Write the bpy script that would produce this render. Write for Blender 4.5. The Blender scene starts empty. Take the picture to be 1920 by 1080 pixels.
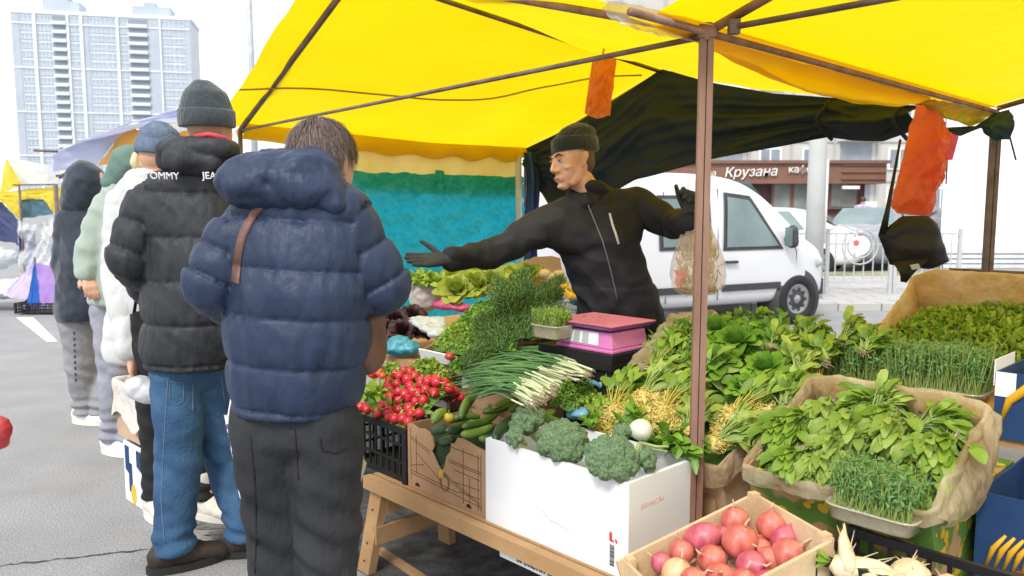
import bpy, bmesh, math, random
import numpy as np
from mathutils import Vector as V, Matrix, noise
random.seed(7)
C = bpy.context.scene.collection
R = math.radians
PI = math.pi

# ---------------------------------------------------------------- camera maths
CH = 1.45; CF = 1493.0; CP = math.atan(155 / 1493)
def _ray(x, y):
    cx = x - 960; cy = 540 - y
    return cx, cy * math.sin(CP) + CF * math.cos(CP), cy * math.cos(CP) - CF * math.sin(CP)
def P(x, y, Y):
    a, b, c = _ray(x, y); t = Y / b
    return V((a * t, Y, CH + c * t))
def G(x, y, z):
    a, b, c = _ray(x, y); t = (z - CH) / c
    return V((a * t, b * t, z))
# stall frame: origin at the front pole, U runs away-left along the stall, W runs into the stall
O0 = V((.571, 2.4, 0)); U = V((-.687, .727, 0)); W = V((.727, .687, 0)); Z = V((0, 0, 1))
def S(s, t, z=0): return O0 + U * s + W * t + Z * z
def stf(p):
    d = p - O0; return d.dot(U), d.dot(W)
def rnd(a, b): return random.uniform(a, b)
def rv(): 
    v = V((random.gauss(0, 1), random.gauss(0, 1), random.gauss(0, 1))); return v.normalized()
def lerp(a, b, t): return a + (b - a) * t

# ---------------------------------------------------------------- materials
MATS = {}
def mat(name, col, rough=.6, col2=None, var=.12, scale=6, bump=0, bscale=60, metal=0, trans=0, tcol=None, island=0,
        alpha=1, coat=0, sheen=0, stretch=(1, 1, 1), spec=.5, detail=4, bdist=.01, emit=None, transm=0, ior=1.45):
    if name in MATS: return MATS[name]
    m = bpy.data.materials.new(name); m.use_nodes = True
    nt = m.node_tree; N = nt.nodes; L = nt.links
    bs = N['Principled BSDF']; out = N['Material Output']
    c1 = tuple(c * (1 - var) for c in col); c2 = col2 if col2 else tuple(min(1, c * (1 + var)) for c in col)
    tc = N.new('ShaderNodeTexCoord'); mp = N.new('ShaderNodeMapping'); mp.inputs['Scale'].default_value = stretch
    L.new(tc.outputs['Object'], mp.inputs['Vector'])
    nz = N.new('ShaderNodeTexNoise'); nz.inputs['Scale'].default_value = scale; nz.inputs['Detail'].default_value = detail
    L.new(mp.outputs['Vector'], nz.inputs['Vector'])
    mr = N.new('ShaderNodeMapRange'); mr.inputs['From Min'].default_value = .3; mr.inputs['From Max'].default_value = .7
    L.new(nz.outputs['Fac'], mr.inputs['Value'])
    fac = mr.outputs['Result']
    if island:
        ge = N.new('ShaderNodeNewGeometry'); mx = N.new('ShaderNodeMix'); mx.data_type = 'FLOAT'
        mx.inputs[0].default_value = island
        L.new(fac, mx.inputs[2]); L.new(ge.outputs['Random Per Island'], mx.inputs[3]); fac = mx.outputs[0]
    mc = N.new('ShaderNodeMix'); mc.data_type = 'RGBA'
    mc.inputs[6].default_value = (*c1, 1); mc.inputs[7].default_value = (*c2, 1)
    L.new(fac, mc.inputs[0]); L.new(mc.outputs[2], bs.inputs['Base Color'])
    m['c'] = 0
    bs.inputs['Roughness'].default_value = rough; bs.inputs['Metallic'].default_value = metal
    bs.inputs['Specular IOR Level'].default_value = spec; bs.inputs['Alpha'].default_value = alpha
    bs.inputs['Coat Weight'].default_value = coat; bs.inputs['Sheen Weight'].default_value = sheen
    bs.inputs['Transmission Weight'].default_value = transm; bs.inputs['IOR'].default_value = ior
    if emit:
        bs.inputs['Emission Color'].default_value = (*emit[:3], 1); bs.inputs['Emission Strength'].default_value = emit[3]
    if bump:
        bn = N.new('ShaderNodeTexNoise'); bn.inputs['Scale'].default_value = bscale; bn.inputs['Detail'].default_value = 5
        L.new(mp.outputs['Vector'], bn.inputs['Vector'])
        bu = N.new('ShaderNodeBump'); bu.inputs['Strength'].default_value = bump; bu.inputs['Distance'].default_value = bdist
        L.new(bn.outputs['Fac'], bu.inputs['Height']); L.new(bu.outputs['Normal'], bs.inputs['Normal'])
    if trans:
        tr = N.new('ShaderNodeBsdfTranslucent'); ms = N.new('ShaderNodeMixShader'); ms.inputs[0].default_value = trans
        if tcol: tr.inputs['Color'].default_value = (*tcol, 1)
        else: L.new(mc.outputs[2], tr.inputs['Color'])
        L.new(bs.outputs[0], ms.inputs[1]); L.new(tr.outputs[0], ms.inputs[2]); L.new(ms.outputs[0], out.inputs['Surface'])
    MATS[name] = m
    return m
def nodes_of(m):
    nt = m.node_tree; return nt, nt.nodes, nt.links, nt.nodes['Principled BSDF']

# ---------------------------------------------------------------- objects
ORIG = {}
def tag(o, label=None, cat=None, group=None, kind=None):
    if label: o['label'] = label
    if cat: o['category'] = cat
    if group: o['group'] = group
    if kind: o['kind'] = kind
    return o
def thing(name, label, cat, loc=(0, 0, 0), group=None):
    o = bpy.data.objects.new(name, None); C.objects.link(o); o.location = loc; o.empty_display_size = .05
    ORIG[o.name] = V(loc)
    return tag(o, label, cat, group)
def link(name, me, m=None, parent=None, smooth=False, local=False):
    if m is not None:
        for x in (m if isinstance(m, (list, tuple)) else [m]): me.materials.append(x)
    if smooth: me.polygons.foreach_set('use_smooth', [True] * len(me.polygons))
    o = bpy.data.objects.new(name, me); C.objects.link(o)
    if parent is not None:
        org = ORIG[parent.name]
        if not local: me.transform(Matrix.Translation(-org))
        o.parent = parent; ORIG[o.name] = org if not local else V((0, 0, 0))
    else: ORIG[o.name] = V((0, 0, 0))
    return o
def copy_tree(o, label=None):
    r = o.copy(); C.objects.link(r)
    if label: r['label'] = label
    for ch in o.children:
        c = ch.copy(); C.objects.link(c); c.parent = r
        for g in ch.children:
            d = g.copy(); C.objects.link(d); d.parent = c
    return r

class MB:
    def __init__(s): s.v = []; s.f = []; s.mi = []; s.m = 0
    def add(s, vs, fs):
        b = len(s.v); s.v.extend([tuple(x) for x in vs]); s.f.extend([tuple(i + b for i in f) for f in fs]); s.mi.extend([s.m] * len(fs)); return s
    def box(s, c, sx, sy, sz, ax=None):
        # centre, full sizes, axes (x,y,z vectors)
        c = V(c); X, Y_, Z_ = ax if ax else (V((1, 0, 0)), V((0, 1, 0)), V((0, 0, 1)))
        vs = [c + X * (sx / 2 * i) + Y_ * (sy / 2 * j) + Z_ * (sz / 2 * k) for k in (-1, 1) for j in (-1, 1) for i in (-1, 1)]
        return s.add(vs, [(0, 2, 3, 1), (4, 5, 7, 6), (0, 1, 5, 4), (2, 6, 7, 3), (0, 4, 6, 2), (1, 3, 7, 5)])
    def bar(s, a, b, w, h, up=Z):
        a = V(a); b = V(b); d = b - a; L = d.length; d.normalize()
        x = d.cross(up)
        if x.length < 1e-4: x = d.cross(V((1, 0, 0)))
        x.normalize(); y = x.cross(d)
        return s.box((a + b) / 2, w, L, h, (x, d, y))
    def tube(s, pts, r, n=8, cap=True):
        pts = [V(p) for p in pts]; rs = r if isinstance(r, (list, tuple)) else [r] * len(pts)
        vs = []; fs = []; prev = None
        for i, p in enumerate(pts):
            d = (pts[min(i + 1, len(pts) - 1)] - pts[max(i - 1, 0)])
            if d.length < 1e-9: d = V((0, 0, 1))
            d.normalize()
            if prev is None: x = d.orthogonal().normalized()
            else:
                x = prev - d * prev.dot(d)
                if x.length < 1e-6: x = d.orthogonal()
                x.normalize()
            prev = x; y = d.cross(x)
            for k in range(n):
                a = 2 * PI * k / n; vs.append(p + (x * math.cos(a) + y * math.sin(a)) * rs[i])
        for i in range(len(pts) - 1):
            for k in range(n):
                k2 = (k + 1) % n; fs.append((i * n + k, i * n + k2, (i + 1) * n + k2, (i + 1) * n + k))
        if cap: fs.append(tuple(range(n - 1, -1, -1))); fs.append(tuple((len(pts) - 1) * n + k for k in range(n)))
        return s.add(vs, fs)
    def lathe(s, c, prof, n=16, ax=None, sq=(1, 1)):
        c = V(c); X, Y_, Z_ = ax if ax else (V((1, 0, 0)), V((0, 1, 0)), V((0, 0, 1)))
        vs = []; fs = []
        for r, h in prof:
            for k in range(n):
                a = 2 * PI * k / n; vs.append(c + X * (r * math.cos(a) * sq[0]) + Y_ * (r * math.sin(a) * sq[1]) + Z_ * h)
        for i in range(len(prof) - 1):
            for k in range(n):
                k2 = (k + 1) % n; fs.append((i * n + k, i * n + k2, (i + 1) * n + k2, (i + 1) * n + k))
        fs.append(tuple(range(n - 1, -1, -1))); fs.append(tuple((len(prof) - 1) * n + k for k in range(n)))
        return s.add(vs, fs)
    def grid(s, fn, nu, nv):
        vs = [fn(i / nu, j / nv) for j in range(nv + 1) for i in range(nu + 1)]
        fs = [(j * (nu + 1) + i, j * (nu + 1) + i + 1, (j + 1) * (nu + 1) + i + 1, (j + 1) * (nu + 1) + i) for j in range(nv) for i in range(nu)]
        return s.add(vs, fs)
    def prism(s, poly, d):
        # poly: list of points, extruded by vector d
        n = len(poly); vs = [V(p) for p in poly] + [V(p) + V(d) for p in poly]
        return s.add(vs, [tuple(range(n - 1, -1, -1)), tuple(range(n, 2 * n))] + [(i, (i + 1) % n, n + (i + 1) % n, n + i) for i in range(n)])
    def leaf(s, p, d, n, L, Wd, curl=.5, fold=.25, seg=3, wav=0, tip=.1):
        p = V(p); d = d.normalized(); n = (n - d * n.dot(d))
        if n.length < 1e-4: n = d.orthogonal()
        n.normalize(); x = d.cross(n); vs = []; q = p.copy(); a = 0
        for i in range(seg + 1):
            t = i / seg; w = Wd * .5 * max(tip, math.sin(PI * min(1, .12 + t * .84)) ** .7)
            dd = d * math.cos(a) - n * math.sin(a); nn = n * math.cos(a) + d * math.sin(a)
            wv = wav * Wd * rnd(-1, 1); wv2 = wav * Wd * rnd(-1, 1)
            vs += [q - x * w + nn * (w * fold + wv), q, q + x * w + nn * (w * fold + wv2)]
            a += curl / seg; q = q + dd * (L / seg)
        fs = []
        for i in range(seg):
            b = i * 3; fs += [(b, b + 1, b + 4, b + 3), (b + 1, b + 2, b + 5, b + 4)]
        return s.add(vs, fs)
    def build(s, name, m, parent=None, smooth=False, local=False, solid=0):
        me = bpy.data.meshes.new(name); me.from_pydata(s.v, [], s.f); 
        if isinstance(m, (list, tuple)): me.polygons.foreach_set('material_index', s.mi)
        me.update()
        o = link(name, me, m, parent, smooth, local)
        if solid:
            md = o.modifiers.new('solid', 'SOLIDIFY'); md.thickness = solid; md.offset = 0
        return o

_ico = {}
def ico(sub):
    if sub not in _ico:
        b = bmesh.new(); bmesh.ops.create_icosphere(b, subdivisions=sub, radius=1); _ico[sub] = np.array([v.co[:] for v in b.verts]); b.free()
    return _ico[sub]
def sculpt(hulls, voxel, smooth=2, disp=None, sub=3):
    """continuous surface: convex hulls of ellipsoids, fused by a voxel remesh; returns a mesh"""
    bm = bmesh.new()
    for h in hulls:
        vs = []
        for e in h:
            c, r = V(e[0]), e[1]; rot = e[2] if len(e) > 2 else None
            r = np.array(r if isinstance(r, (tuple, list)) else (r, r, r))
            pts = ico(sub) * r
            if rot is not None: pts = pts @ np.array(rot).T
            pts = pts + np.array(c)
            vs += [bm.verts.new(p) for p in pts]
        res = bmesh.ops.convex_hull(bm, input=vs)
        junk = [g for g in res['geom_interior'] if isinstance(g, bmesh.types.BMVert)]
        junk += [g for g in res['geom_unused'] if isinstance(g, bmesh.types.BMVert)]
        junk = list({v for v in junk if v.is_valid and not v.link_faces})
        if junk: bmesh.ops.delete(bm, geom=junk, context='VERTS')
    me = bpy.data.meshes.new('tmp'); bm.to_mesh(me); bm.free()
    o = bpy.data.objects.new('tmp', me); C.objects.link(o)
    m = o.modifiers.new('r', 'REMESH'); m.mode = 'VOXEL'; m.voxel_size = voxel; m.adaptivity = 0
    if smooth:
        sm = o.modifiers.new('s', 'SMOOTH'); sm.iterations = smooth; sm.factor = .6
    dg = bpy.context.evaluated_depsgraph_get(); dg.update()
    out = bpy.data.meshes.new_from_object(o.evaluated_get(dg))
    bpy.data.objects.remove(o); bpy.data.meshes.remove(me)
    if disp:
        n = len(out.vertices); co = np.empty(n * 3); out.vertices.foreach_get('co', co); co = co.reshape(-1, 3)
        no = np.empty(n * 3); out.vertices.foreach_get('normal', no); no = no.reshape(-1, 3)
        d = disp(co, no)
        co = co + (no * d[:, None] if d.ndim == 1 else d)
        out.vertices.foreach_set('co', co.reshape(-1)); out.update()
    return out
def nz(co, f, seed=0):
    f = f if isinstance(f, (tuple, list)) else (f, f, f)
    return np.array([noise.noise(V((c[0] * f[0] + seed, c[1] * f[1] - seed, c[2] * f[2] + seed * 2))) for c in co])
def solid(name, hulls, voxel, m, parent, smooth=2, disp=None, local=False, sub=3):
    return link(name, sculpt(hulls, voxel, smooth, disp, sub), m, parent, True, local)
def frame(fwd, up=Z):
    f = V(fwd).normalized(); r = f.cross(up).normalized(); u = r.cross(f)
    return Matrix((r, f, u)).transposed()      # columns: right, forward, up
def text(name, body, size, loc, X, Y_, m, parent=None, depth=.0015, align='CENTER', shear=0):
    c = bpy.data.curves.new(name, 'FONT'); c.body = body; c.size = size; c.extrude = depth; c.align_x = align; c.align_y = 'CENTER'; c.shear = shear
    c.resolution_u = 3
    o = bpy.data.objects.new('tmp', c); C.objects.link(o)
    dg = bpy.context.evaluated_depsgraph_get(); dg.update()
    me = bpy.data.meshes.new_from_object(o.evaluated_get(dg)); bpy.data.objects.remove(o)
    X = V(X).normalized(); Y_ = V(Y_); Y_ = (Y_ - X * Y_.dot(X)).normalized(); N_ = X.cross(Y_)
    M = Matrix((X, Y_, N_)).transposed().to_4x4(); M.translation = V(loc); me.transform(M)
    return link(name, me, m, parent)
from mathutils.bvhtree import BVHTree
def bvh_of(o): return BVHTree.FromPolygons([v.co + ORIG[o.name] for v in o.data.vertices], [p.vertices[:] for p in o.data.polygons])
def onto(bv, x, y, off, far=2.0):
    a, b, c_ = _ray(x, y); d = V((a, b, c_)).normalized(); h = bv.ray_cast(V((0, 0, CH)), d); return V((0, 0, CH)) + d * ((h[3] if h[0] else far) - off)
# ---------------------------------------------------------------- camera, light, sky
sc = bpy.context.scene
cam = bpy.data.cameras.new('camera'); co_ = bpy.data.objects.new('camera', cam); C.objects.link(co_)
cam.sensor_width = 36; cam.lens = 36 * CF / 1920; cam.clip_end = 2000; cam.clip_start = .05
co_.location = (0, 0, CH); co_.rotation_euler = (PI / 2 - CP, 0, 0); sc.camera = co_
cam.dof.use_dof = True; cam.dof.focus_distance = 2.8; cam.dof.aperture_fstop = 5.0
sc.view_settings.view_transform = 'Standard'; sc.view_settings.look = 'None'; sc.view_settings.exposure = 1.1
wd = bpy.data.worlds.new('World'); sc.world = wd; wd.use_nodes = True
wn = wd.node_tree.nodes; wl = wd.node_tree.links; bg = wn['Background']
sky = wn.new('ShaderNodeTexSky'); sky.sky_type = 'NISHITA'; sky.sun_disc = False
sky.sun_elevation = R(48); sky.sun_rotation = R(205); sky.dust_density = 3; sky.air_density = 1.2
hs = wn.new('ShaderNodeHueSaturation'); hs.inputs['Saturation'].default_value = .22; hs.inputs['Value'].default_value = 1.0
# overcast: a thick even cloud layer brightens and whitens the whole dome
mxw = wn.new('ShaderNodeMix'); mxw.data_type = 'RGBA'; mxw.inputs[0].default_value = .72; mxw.inputs[7].default_value = (9.4, 9.6, 10, 1)
wl.new(sky.outputs[0], hs.inputs['Color']); wl.new(hs.outputs[0], mxw.inputs[6]); wl.new(mxw.outputs[2], bg.inputs[0]); bg.inputs[1].default_value = .085
sun = bpy.data.lights.new('sun', 'SUN'); sun.energy = 1.2; sun.angle = R(14); sun.color = (1, .96, .9)
so = bpy.data.objects.new('sun', sun); C.objects.link(so)
sd = V((math.sin(R(205)) * math.cos(R(48)), math.cos(R(205)) * math.cos(R(48)), math.sin(R(48))))
so.rotation_euler = sd.to_track_quat('Z', 'Y').to_euler(); so.location = (0, 0, 20)

# ---------------------------------------------------------------- ground
asph = mat('asphalt', (.30, .30, .305), .9, var=.09, scale=2.6, bump=.6, bscale=90, bdist=.01, detail=8)
nt, N, L, bs = nodes_of(asph)
sp = N.new('ShaderNodeTexNoise'); sp.inputs['Scale'].default_value = 130; sp.inputs['Detail'].default_value = 2
tcx = N.new('ShaderNodeTexCoord'); L.new(tcx.outputs['Object'], sp.inputs['Vector'])
rp = N.new('ShaderNodeMapRange'); rp.inputs['From Min'].default_value = .35; rp.inputs['From Max'].default_value = .68; rp.inputs['To Min'].default_value = .72; rp.inputs['To Max'].default_value = 1.2
L.new(sp.outputs['Fac'], rp.inputs['Value'])
mu = N.new('ShaderNodeMix'); mu.data_type = 'RGBA'; mu.blend_type = 'MULTIPLY'; mu.inputs[0].default_value = 1
src = bs.inputs['Base Color'].links[0].from_socket
L.new(src, mu.inputs[6]); L.new(rp.outputs[0], mu.inputs[7]); L.new(mu.outputs[2], bs.inputs['Base Color'])
g = MB(); g.add([(-600, -60, 0), (600, -60, 0), (600, 900, 0), (-600, 900, 0)], [(0, 1, 2, 3)]); tag(g.build('ground', asph), kind='structure')
# asphalt under the stall, its shade painted in as a darker sheet
dk = mat('asphalt_painted_shade', (.06, .06, .062), .85, var=.4, scale=14, bump=.8, bscale=70, col2=(.12, .12, .12))
g = MB(); pts = [S(3.4, -.42, .004), S(-2.6, -.42, .004), S(-2.6, 2.9, .004), S(3.4, 2.9, .004)]; g.add(pts, [(0, 1, 2, 3)]); tag(g.build('stall_shade_sheet', dk), kind='structure')
# joint across the asphalt
crk = mat('tar_joint', (.05, .05, .05), .8)
g = MB(); a = G(-60, 1068, 0); b = G(420, 1015, 0); pr_ = []
for i in range(41):
    t = i / 40; p = lerp(a, b, t); w = rnd(.002, .008) * (1.0 if .1 < (t * 3) % 1 else .6); o = V((0, rnd(-.008, .008), 0)); pr_.append((p + o + V((0, -w, .003)), p + o + V((0, w, .003))))
for (a1, b1), (a2, b2) in zip(pr_, pr_[1:]): g.add([a1, a2, b2, b1], [(0, 1, 2, 3)])
g.build('crack_marking', crk)['kind'] = 'structure'
ptch = mat('dark_patch', (.1, .1, .1), .55, var=.5, scale=30, col2=(.2, .2, .2))  # irregular ground patches, darker and smoother than the asphalt
g = MB()
for (cx, cy, rx, ry) in ((400, 1040, .12, .05), (455, 1000, .16, .06), (330, 1090, .1, .04), (395, 985, .12, .045)):
    c = G(cx, cy, .0035); n = 22; ps = [c]
    for k in range(n):
        a = 2 * PI * k / n; w = 1 + .35 * noise.noise(V((cx + 2 * math.cos(a), cy + 2 * math.sin(a), 0))) + rnd(-.1, .1); ps.append(c + V((math.cos(a) * rx * w, math.sin(a) * ry * w, 0)))
    g.add(ps, [(0, 1 + k, 1 + (k + 1) % n) for k in range(n)])
g.build('ground_patch', ptch)['kind'] = 'structure'
# painted bay line on the left
wp = mat('road_paint', (.75, .75, .73), .7, var=.15, scale=20)
g = MB(); g.add([G(30, 595, .004), G(62, 595, .004), G(108, 640, .004), G(88, 641, .004)], [(0, 3, 2, 1)]); g.build('road_marking', wp)['kind'] = 'structure'
# paved strip, kerb and verge across the road on the right
pav = mat('pale_paving', (.45, .44, .42), .9, var=.12, scale=2)
nt, N, L, bs = nodes_of(pav)
br = N.new('ShaderNodeTexBrick'); br.inputs['Scale'].default_value = 1.0; br.inputs['Brick Width'].default_value = .6; br.inputs['Row Height'].default_value = .3; br.inputs['Mortar Size'].default_value = .012
br.inputs['Color1'].default_value = (.46, .45, .43, 1); br.inputs['Color2'].default_value = (.4, .39, .38, 1); br.inputs['Mortar'].default_value = (.2, .2, .19, 1)
tcx = N.new('ShaderNodeTexCoord'); L.new(tcx.outputs['Object'], br.inputs['Vector']); L.new(br.outputs['Color'], bs.inputs['Base Color'])
g = MB(); g.box((9, 13.1, .05), 14, 4.4, .1); g.build('pavement', pav)['kind'] = 'structure'
grs = mat('verge', (.2, .22, .09), 1, col2=(.42, .4, .3), scale=3, bump=1, bscale=40)
g = MB(); g.box((9, 15.8, .055), 14, .95, .11); g.build('grass_verge', grs)['kind'] = 'structure'

# ---------------------------------------------------------------- tower block on the left
fac = mat('tower_panel', (.56, .59, .63), .8, var=.05, scale=.2)
fac2 = mat('tower_light_panel', (.70, .73, .77), .8, var=.04, scale=.2)
fac3 = mat('tower_grey_panel', (.42, .47, .54), .8, var=.06, scale=.2)
gl = mat('tower_glass', (.34, .41, .49), .4, var=.2, scale=.6, island=.7)
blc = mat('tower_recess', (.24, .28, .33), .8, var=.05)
TY = 285.0
tl = P(34, 250, TY).x; tr = P(322, 250, TY).x; tz = P(200, 25, TY).z; slope = .0
tang = R(12)
tx = V((math.cos(tang), math.sin(tang), 0)); tn = V((math.sin(tang), -math.cos(tang), 0))   # along facade; outward normal to camera
t0 = V((tl, TY, 0)); tw = (tr - tl) / math.cos(tang) * 1.06
tb = thing('tower_block', 'tall pale grey-blue apartment tower far behind the market with stacked balconies', 'building', t0)
FH = 3.05; NF = 22; top = NF * FH + 1
body = MB(); body.box(t0 + tx * tw / 2 - tn * 9 + Z * top / 2, tw, 18, top, (tx, -tn, Z)); body.build('wall', fac, tb)
trim = MB(); trim.box(t0 + tx * tw / 2 - tn * 9 + Z * (top + .6), tw + .8, 18.8, 1.2, (tx, -tn, Z))
trim.build('cornice', fac2, tb); trim = MB()
trim.box(t0 + tx * 15 - tn * 8 + Z * (top + 3.2), 12, 9, 4.6, (tx, -tn, Z)); trim.box(t0 + tx * 13 - tn * 8 + Z * (top + 6.4), 8, 7, 2.2, (tx, -tn, Z))
trim.build('rooftop_block', fac3, tb); trim = MB()
trim.box(t0 + tx * 45 - tn * 8 + Z * (top + 3.0), 13, 9, 4.2, (tx, -tn, Z)); trim.box(t0 + tx * 44 - tn * 8 + Z * (top + 5.9), 4, 5, 2.0, (tx, -tn, Z))
trim.build('rooftop_block', fac3, tb)
cols = []   # (start, width, kind)
wds = [('g', 2.6), ('w', 4.4), ('p', .9), ('w', 5.2), ('b', 4.6), ('p', .8), ('w', 3.6), ('p', .9), ('g', 1.8), ('w', 5.6), ('w', 3.6), ('p', .8), ('w', 3.2), ('b', 6.4), ('g', 4.0), ('p', .5), ('w', 4.2), ('w', 3.8), ('g', 2)]
tot = sum(w for _, w in wds); x = 0
strip = MB(); grey = MB(); wins = []; bals = []
for kd, w in wds:
    w = w * tw / tot; c = t0 + tx * (x + w / 2)
    if kd == 'p': strip.box(c + tn * .35 + Z * top / 2, w, .7, top - .3, (tx, -tn, Z))
    elif kd == 'g': grey.box(c + tn * .12 + Z * top / 2, w - .02, .24, top - .6, (tx, -tn, Z))
    for i in range(NF):
        zc = i * FH + 2.4
        if kd == 'w': wins.append((c + Z * zc, w - .5, 2.0))
        if kd == 'b': bals.append((c + Z * (i * FH + 1.9), w - .1))
    x += w
# side face windows
sx0 = t0 - tn * 2
strip.build('pilaster', fac2, tb); grey.build('render_band', fac3, tb)
fl = MB()
for i in (1, 6, 11, 16, 21): fl.box(t0 + tx * tw / 2 + tn * .2 + Z * (i * FH + .75), tw - .3, .5, .5, (tx, -tn, Z))
fl.build('storey_band', fac2, tb)
wins.sort(key=lambda q: -q[0].z)
def winmesh(m, c, w, h):
    m.m = 0; m.box(c + tn * .1, w, .12, h, (tx, -tn, Z))
    m.m = 1
    n = max(2, int(w / 1.1))
    for k in range(n + 1): m.box(c + tn * .17 + tx * (w * (k / n - .5)), .14, .12, h + .1, (tx, -tn, Z))
    m.box(c + tn * .17 - Z * (h * .2), w, .1, .12, (tx, -tn, Z)); m.box(c + tn * .18 - Z * (h * .5), w, .16, .14, (tx, -tn, Z)); m.box(c + tn * .18 + Z * (h * .5), w, .16, .14, (tx, -tn, Z))
for c, w, h in wins[:100]: 
    m = MB(); winmesh(m, c, w, h); m.build('window', [gl, fac2], tb)
m = MB()
for c, w, h in wins[100:]: winmesh(m, c, w, h)
for i in range(NF):
    for k in range(4):
        cc = t0 - tn * (2.6 + k * 4.2) + Z * (i * FH + 2.4) - tx * .05
        m.m = 0; m.box(cc, .15, 2.6, 1.8); m.m = 1; m.box(cc - tx * .06, .15, .2, 1.9)
tag(m.build('window_grid', [gl, fac2], tb), kind='stuff')
for c, w in bals:
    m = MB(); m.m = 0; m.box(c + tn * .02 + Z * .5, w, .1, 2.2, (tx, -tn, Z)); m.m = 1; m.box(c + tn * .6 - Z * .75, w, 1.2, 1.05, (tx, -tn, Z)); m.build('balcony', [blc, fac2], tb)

# street light pole by the tower
lp = mat('galvanised', (.45, .48, .5), .5, metal=.3)
t = thing('lamp_mast', 'thin grey steel mast rising into the white sky left of the yellow awning', 'pole', P(476, 300, 24).xy.to_3d())
m = MB(); b = P(478, 300, 24); m.tube([V((b.x, b.y, 0)), V((b.x, b.y, 5)), V((b.x - .05, b.y, 12))], [.11, .09, .06], 10); m.build('mast', lp, t, True)
m = MB(); m.tube([V((b.x - .05, b.y, 12)), V((b.x + .5, b.y - .3, 12.6)), V((b.x + 1.2, b.y - .6, 12.7))], .04, 8); m.box(V((b.x + 1.5, b.y - .7, 12.7)), .7, .25, .12); m.build('lamp_arm', lp, t)

# ---------------------------------------------------------------- pale housing block far right behind the kiosk
pan = mat('concrete_panel', (.50, .485, .455), .9, var=.06, scale=.6); pan2 = mat('panel_white', (.78, .78, .77), .8, var=.04); dkw = mat('house_window', (.22, .25, .28), .2, var=.3, scale=1, island=.5)
HY = 60.0
hx0 = P(1000, 350, HY).x; hx1 = P(1770, 350, HY).x
hb = thing('housing_block', 'pale panel housing block rising behind the brown kiosk', 'building', (hx0, HY, 0))
m = MB(); m.box(((hx0 + hx1) / 2, HY + 6, 13), hx1 - hx0, 12, 26); m.build('wall', pan, hb)
m = MB()
for i in range(9): m.box(((hx0 + hx1) / 2, HY - .05, i * 2.9 + .35), hx1 - hx0, .1, .1)
k = hx0
while k < hx1: m.box((k, HY - .06, 13), .12, .12, 26); k += 3.2
m.build('panel_joint', mat('joint', (.42, .42, .42), .9), hb)
k = hx0 + 1.6; q = 0
while k < hx1:
    for i in range(1, 5):
        f = MB(); zc = i * 2.9 - .9
        if q % 3 == 1:
            f.box((k, HY - .5, zc - .75), 2.6, 1.0, .95); f.box((k, HY - .5, zc + 1.35), 2.7, 1.0, .1); o = f.build('loggia', pan2, hb)
            f = MB(); f.box((k, HY - .03, zc + .5), 2.3, .1, 1.5); f.build('pane', dkw, o)
        else:
            f.m = 0; f.box((k, HY - .08, zc), 1.7, .14, 1.6); o = f.build('window', pan2, hb)
            f = MB(); f.box((k - .38, HY - .17, zc), .62, .05, 1.35); f.box((k + .38, HY - .17, zc), .62, .05, 1.35); f.build('pane', dkw, o)
    k += 3.2; q += 1

# ---------------------------------------------------------------- brown kiosk
KY = 26.0
kb = mat('kiosk_wall', (.11, .055, .058), .7, var=.08); kf = mat('kiosk_fascia', (.22, .11, .075), .6, var=.1, scale=2); kt = mat('kiosk_trim', (.2, .11, .09), .6)
kg = mat('shop_glass', (.16, .20, .22), .12, var=.35, scale=.9, col2=(.34, .34, .30)); wl_ = mat('sign_white', (.85, .83, .8), .5)
kx0 = P(1190, 400, KY).x; kx1 = P(1555, 400, KY).x; kx2 = P(1622, 400, KY).x
ktop = P(1500, 308, KY).z; kfb = P(1500, 345, KY).z
kk = thing('kiosk', 'brown roadside kiosk with cursive white sign across its fascia', 'kiosk', (kx0, KY, 0))
m = MB(); m.box(((kx0 + kx2) / 2, KY + 2.6, ktop / 2 - .1), kx2 - kx0, 5, ktop - .2); m.build('wall', kb, kk)
m = MB(); m.box(((kx0 + kx2) / 2 + .15, KY + 2.3, (ktop + kfb) / 2), kx2 - kx0 + .5, 5.6, ktop - kfb); 
for i in range(3): m.box(((kx1 + kx2) / 2 + .25, KY - .53, kfb + .15 + i * .22), kx2 - kx1 + .25, .06, .04)
m.build('fascia', kf, kk)
m = MB(); m.box(((kx0 + kx2) / 2 + .15, KY + 2.3, ktop + .05), kx2 - kx0 + .7, 5.8, .1); m.build('roof', kt, kk)
def kwin(xa, xb, ya, yb):
    a = P(xa, ya, KY - .06); b = P(xb, yb, KY - .06)
    m = MB(); m.box(((a.x + b.x) / 2, KY + .03, (a.z + b.z) / 2), b.x - a.x, .14, a.z - b.z); o = m.build('window', kt, kk)
    m = MB(); m.box(((a.x + b.x) / 2, KY - .03, (a.z + b.z) / 2), b.x - a.x - .14, .06, a.z - b.z - .14); m.build('pane', kg, o)
for w_ in ((1370, 1412, 347, 395), (1448, 1484, 341, 400), (1486, 1530, 341, 400), (1556, 1608, 341, 392)): kwin(*w_)
m = MB(); m.box((P(1585, 330, KY).x, KY - .45, kfb - .12), .55, .1, .1); m.build('strip_light', wl_, kk)
a = P(1407, 323, KY - .55); text('lettering', 'Крузана', .42, (a.x, KY - .56, a.z), (1, .0, .03), Z, wl_, kk, .02, shear=.25)
a = P(1326, 325, KY - .55); text('lettering', 'кава', .26, (a.x, KY - .56, a.z), (1, 0, 0), Z, wl_, kk, .02)
a = P(1500, 318, KY - .55); text('lettering', 'кафе', .32, (a.x, KY - .56, a.z), (1, 0, 0), Z, wl_, kk, .02)

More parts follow.
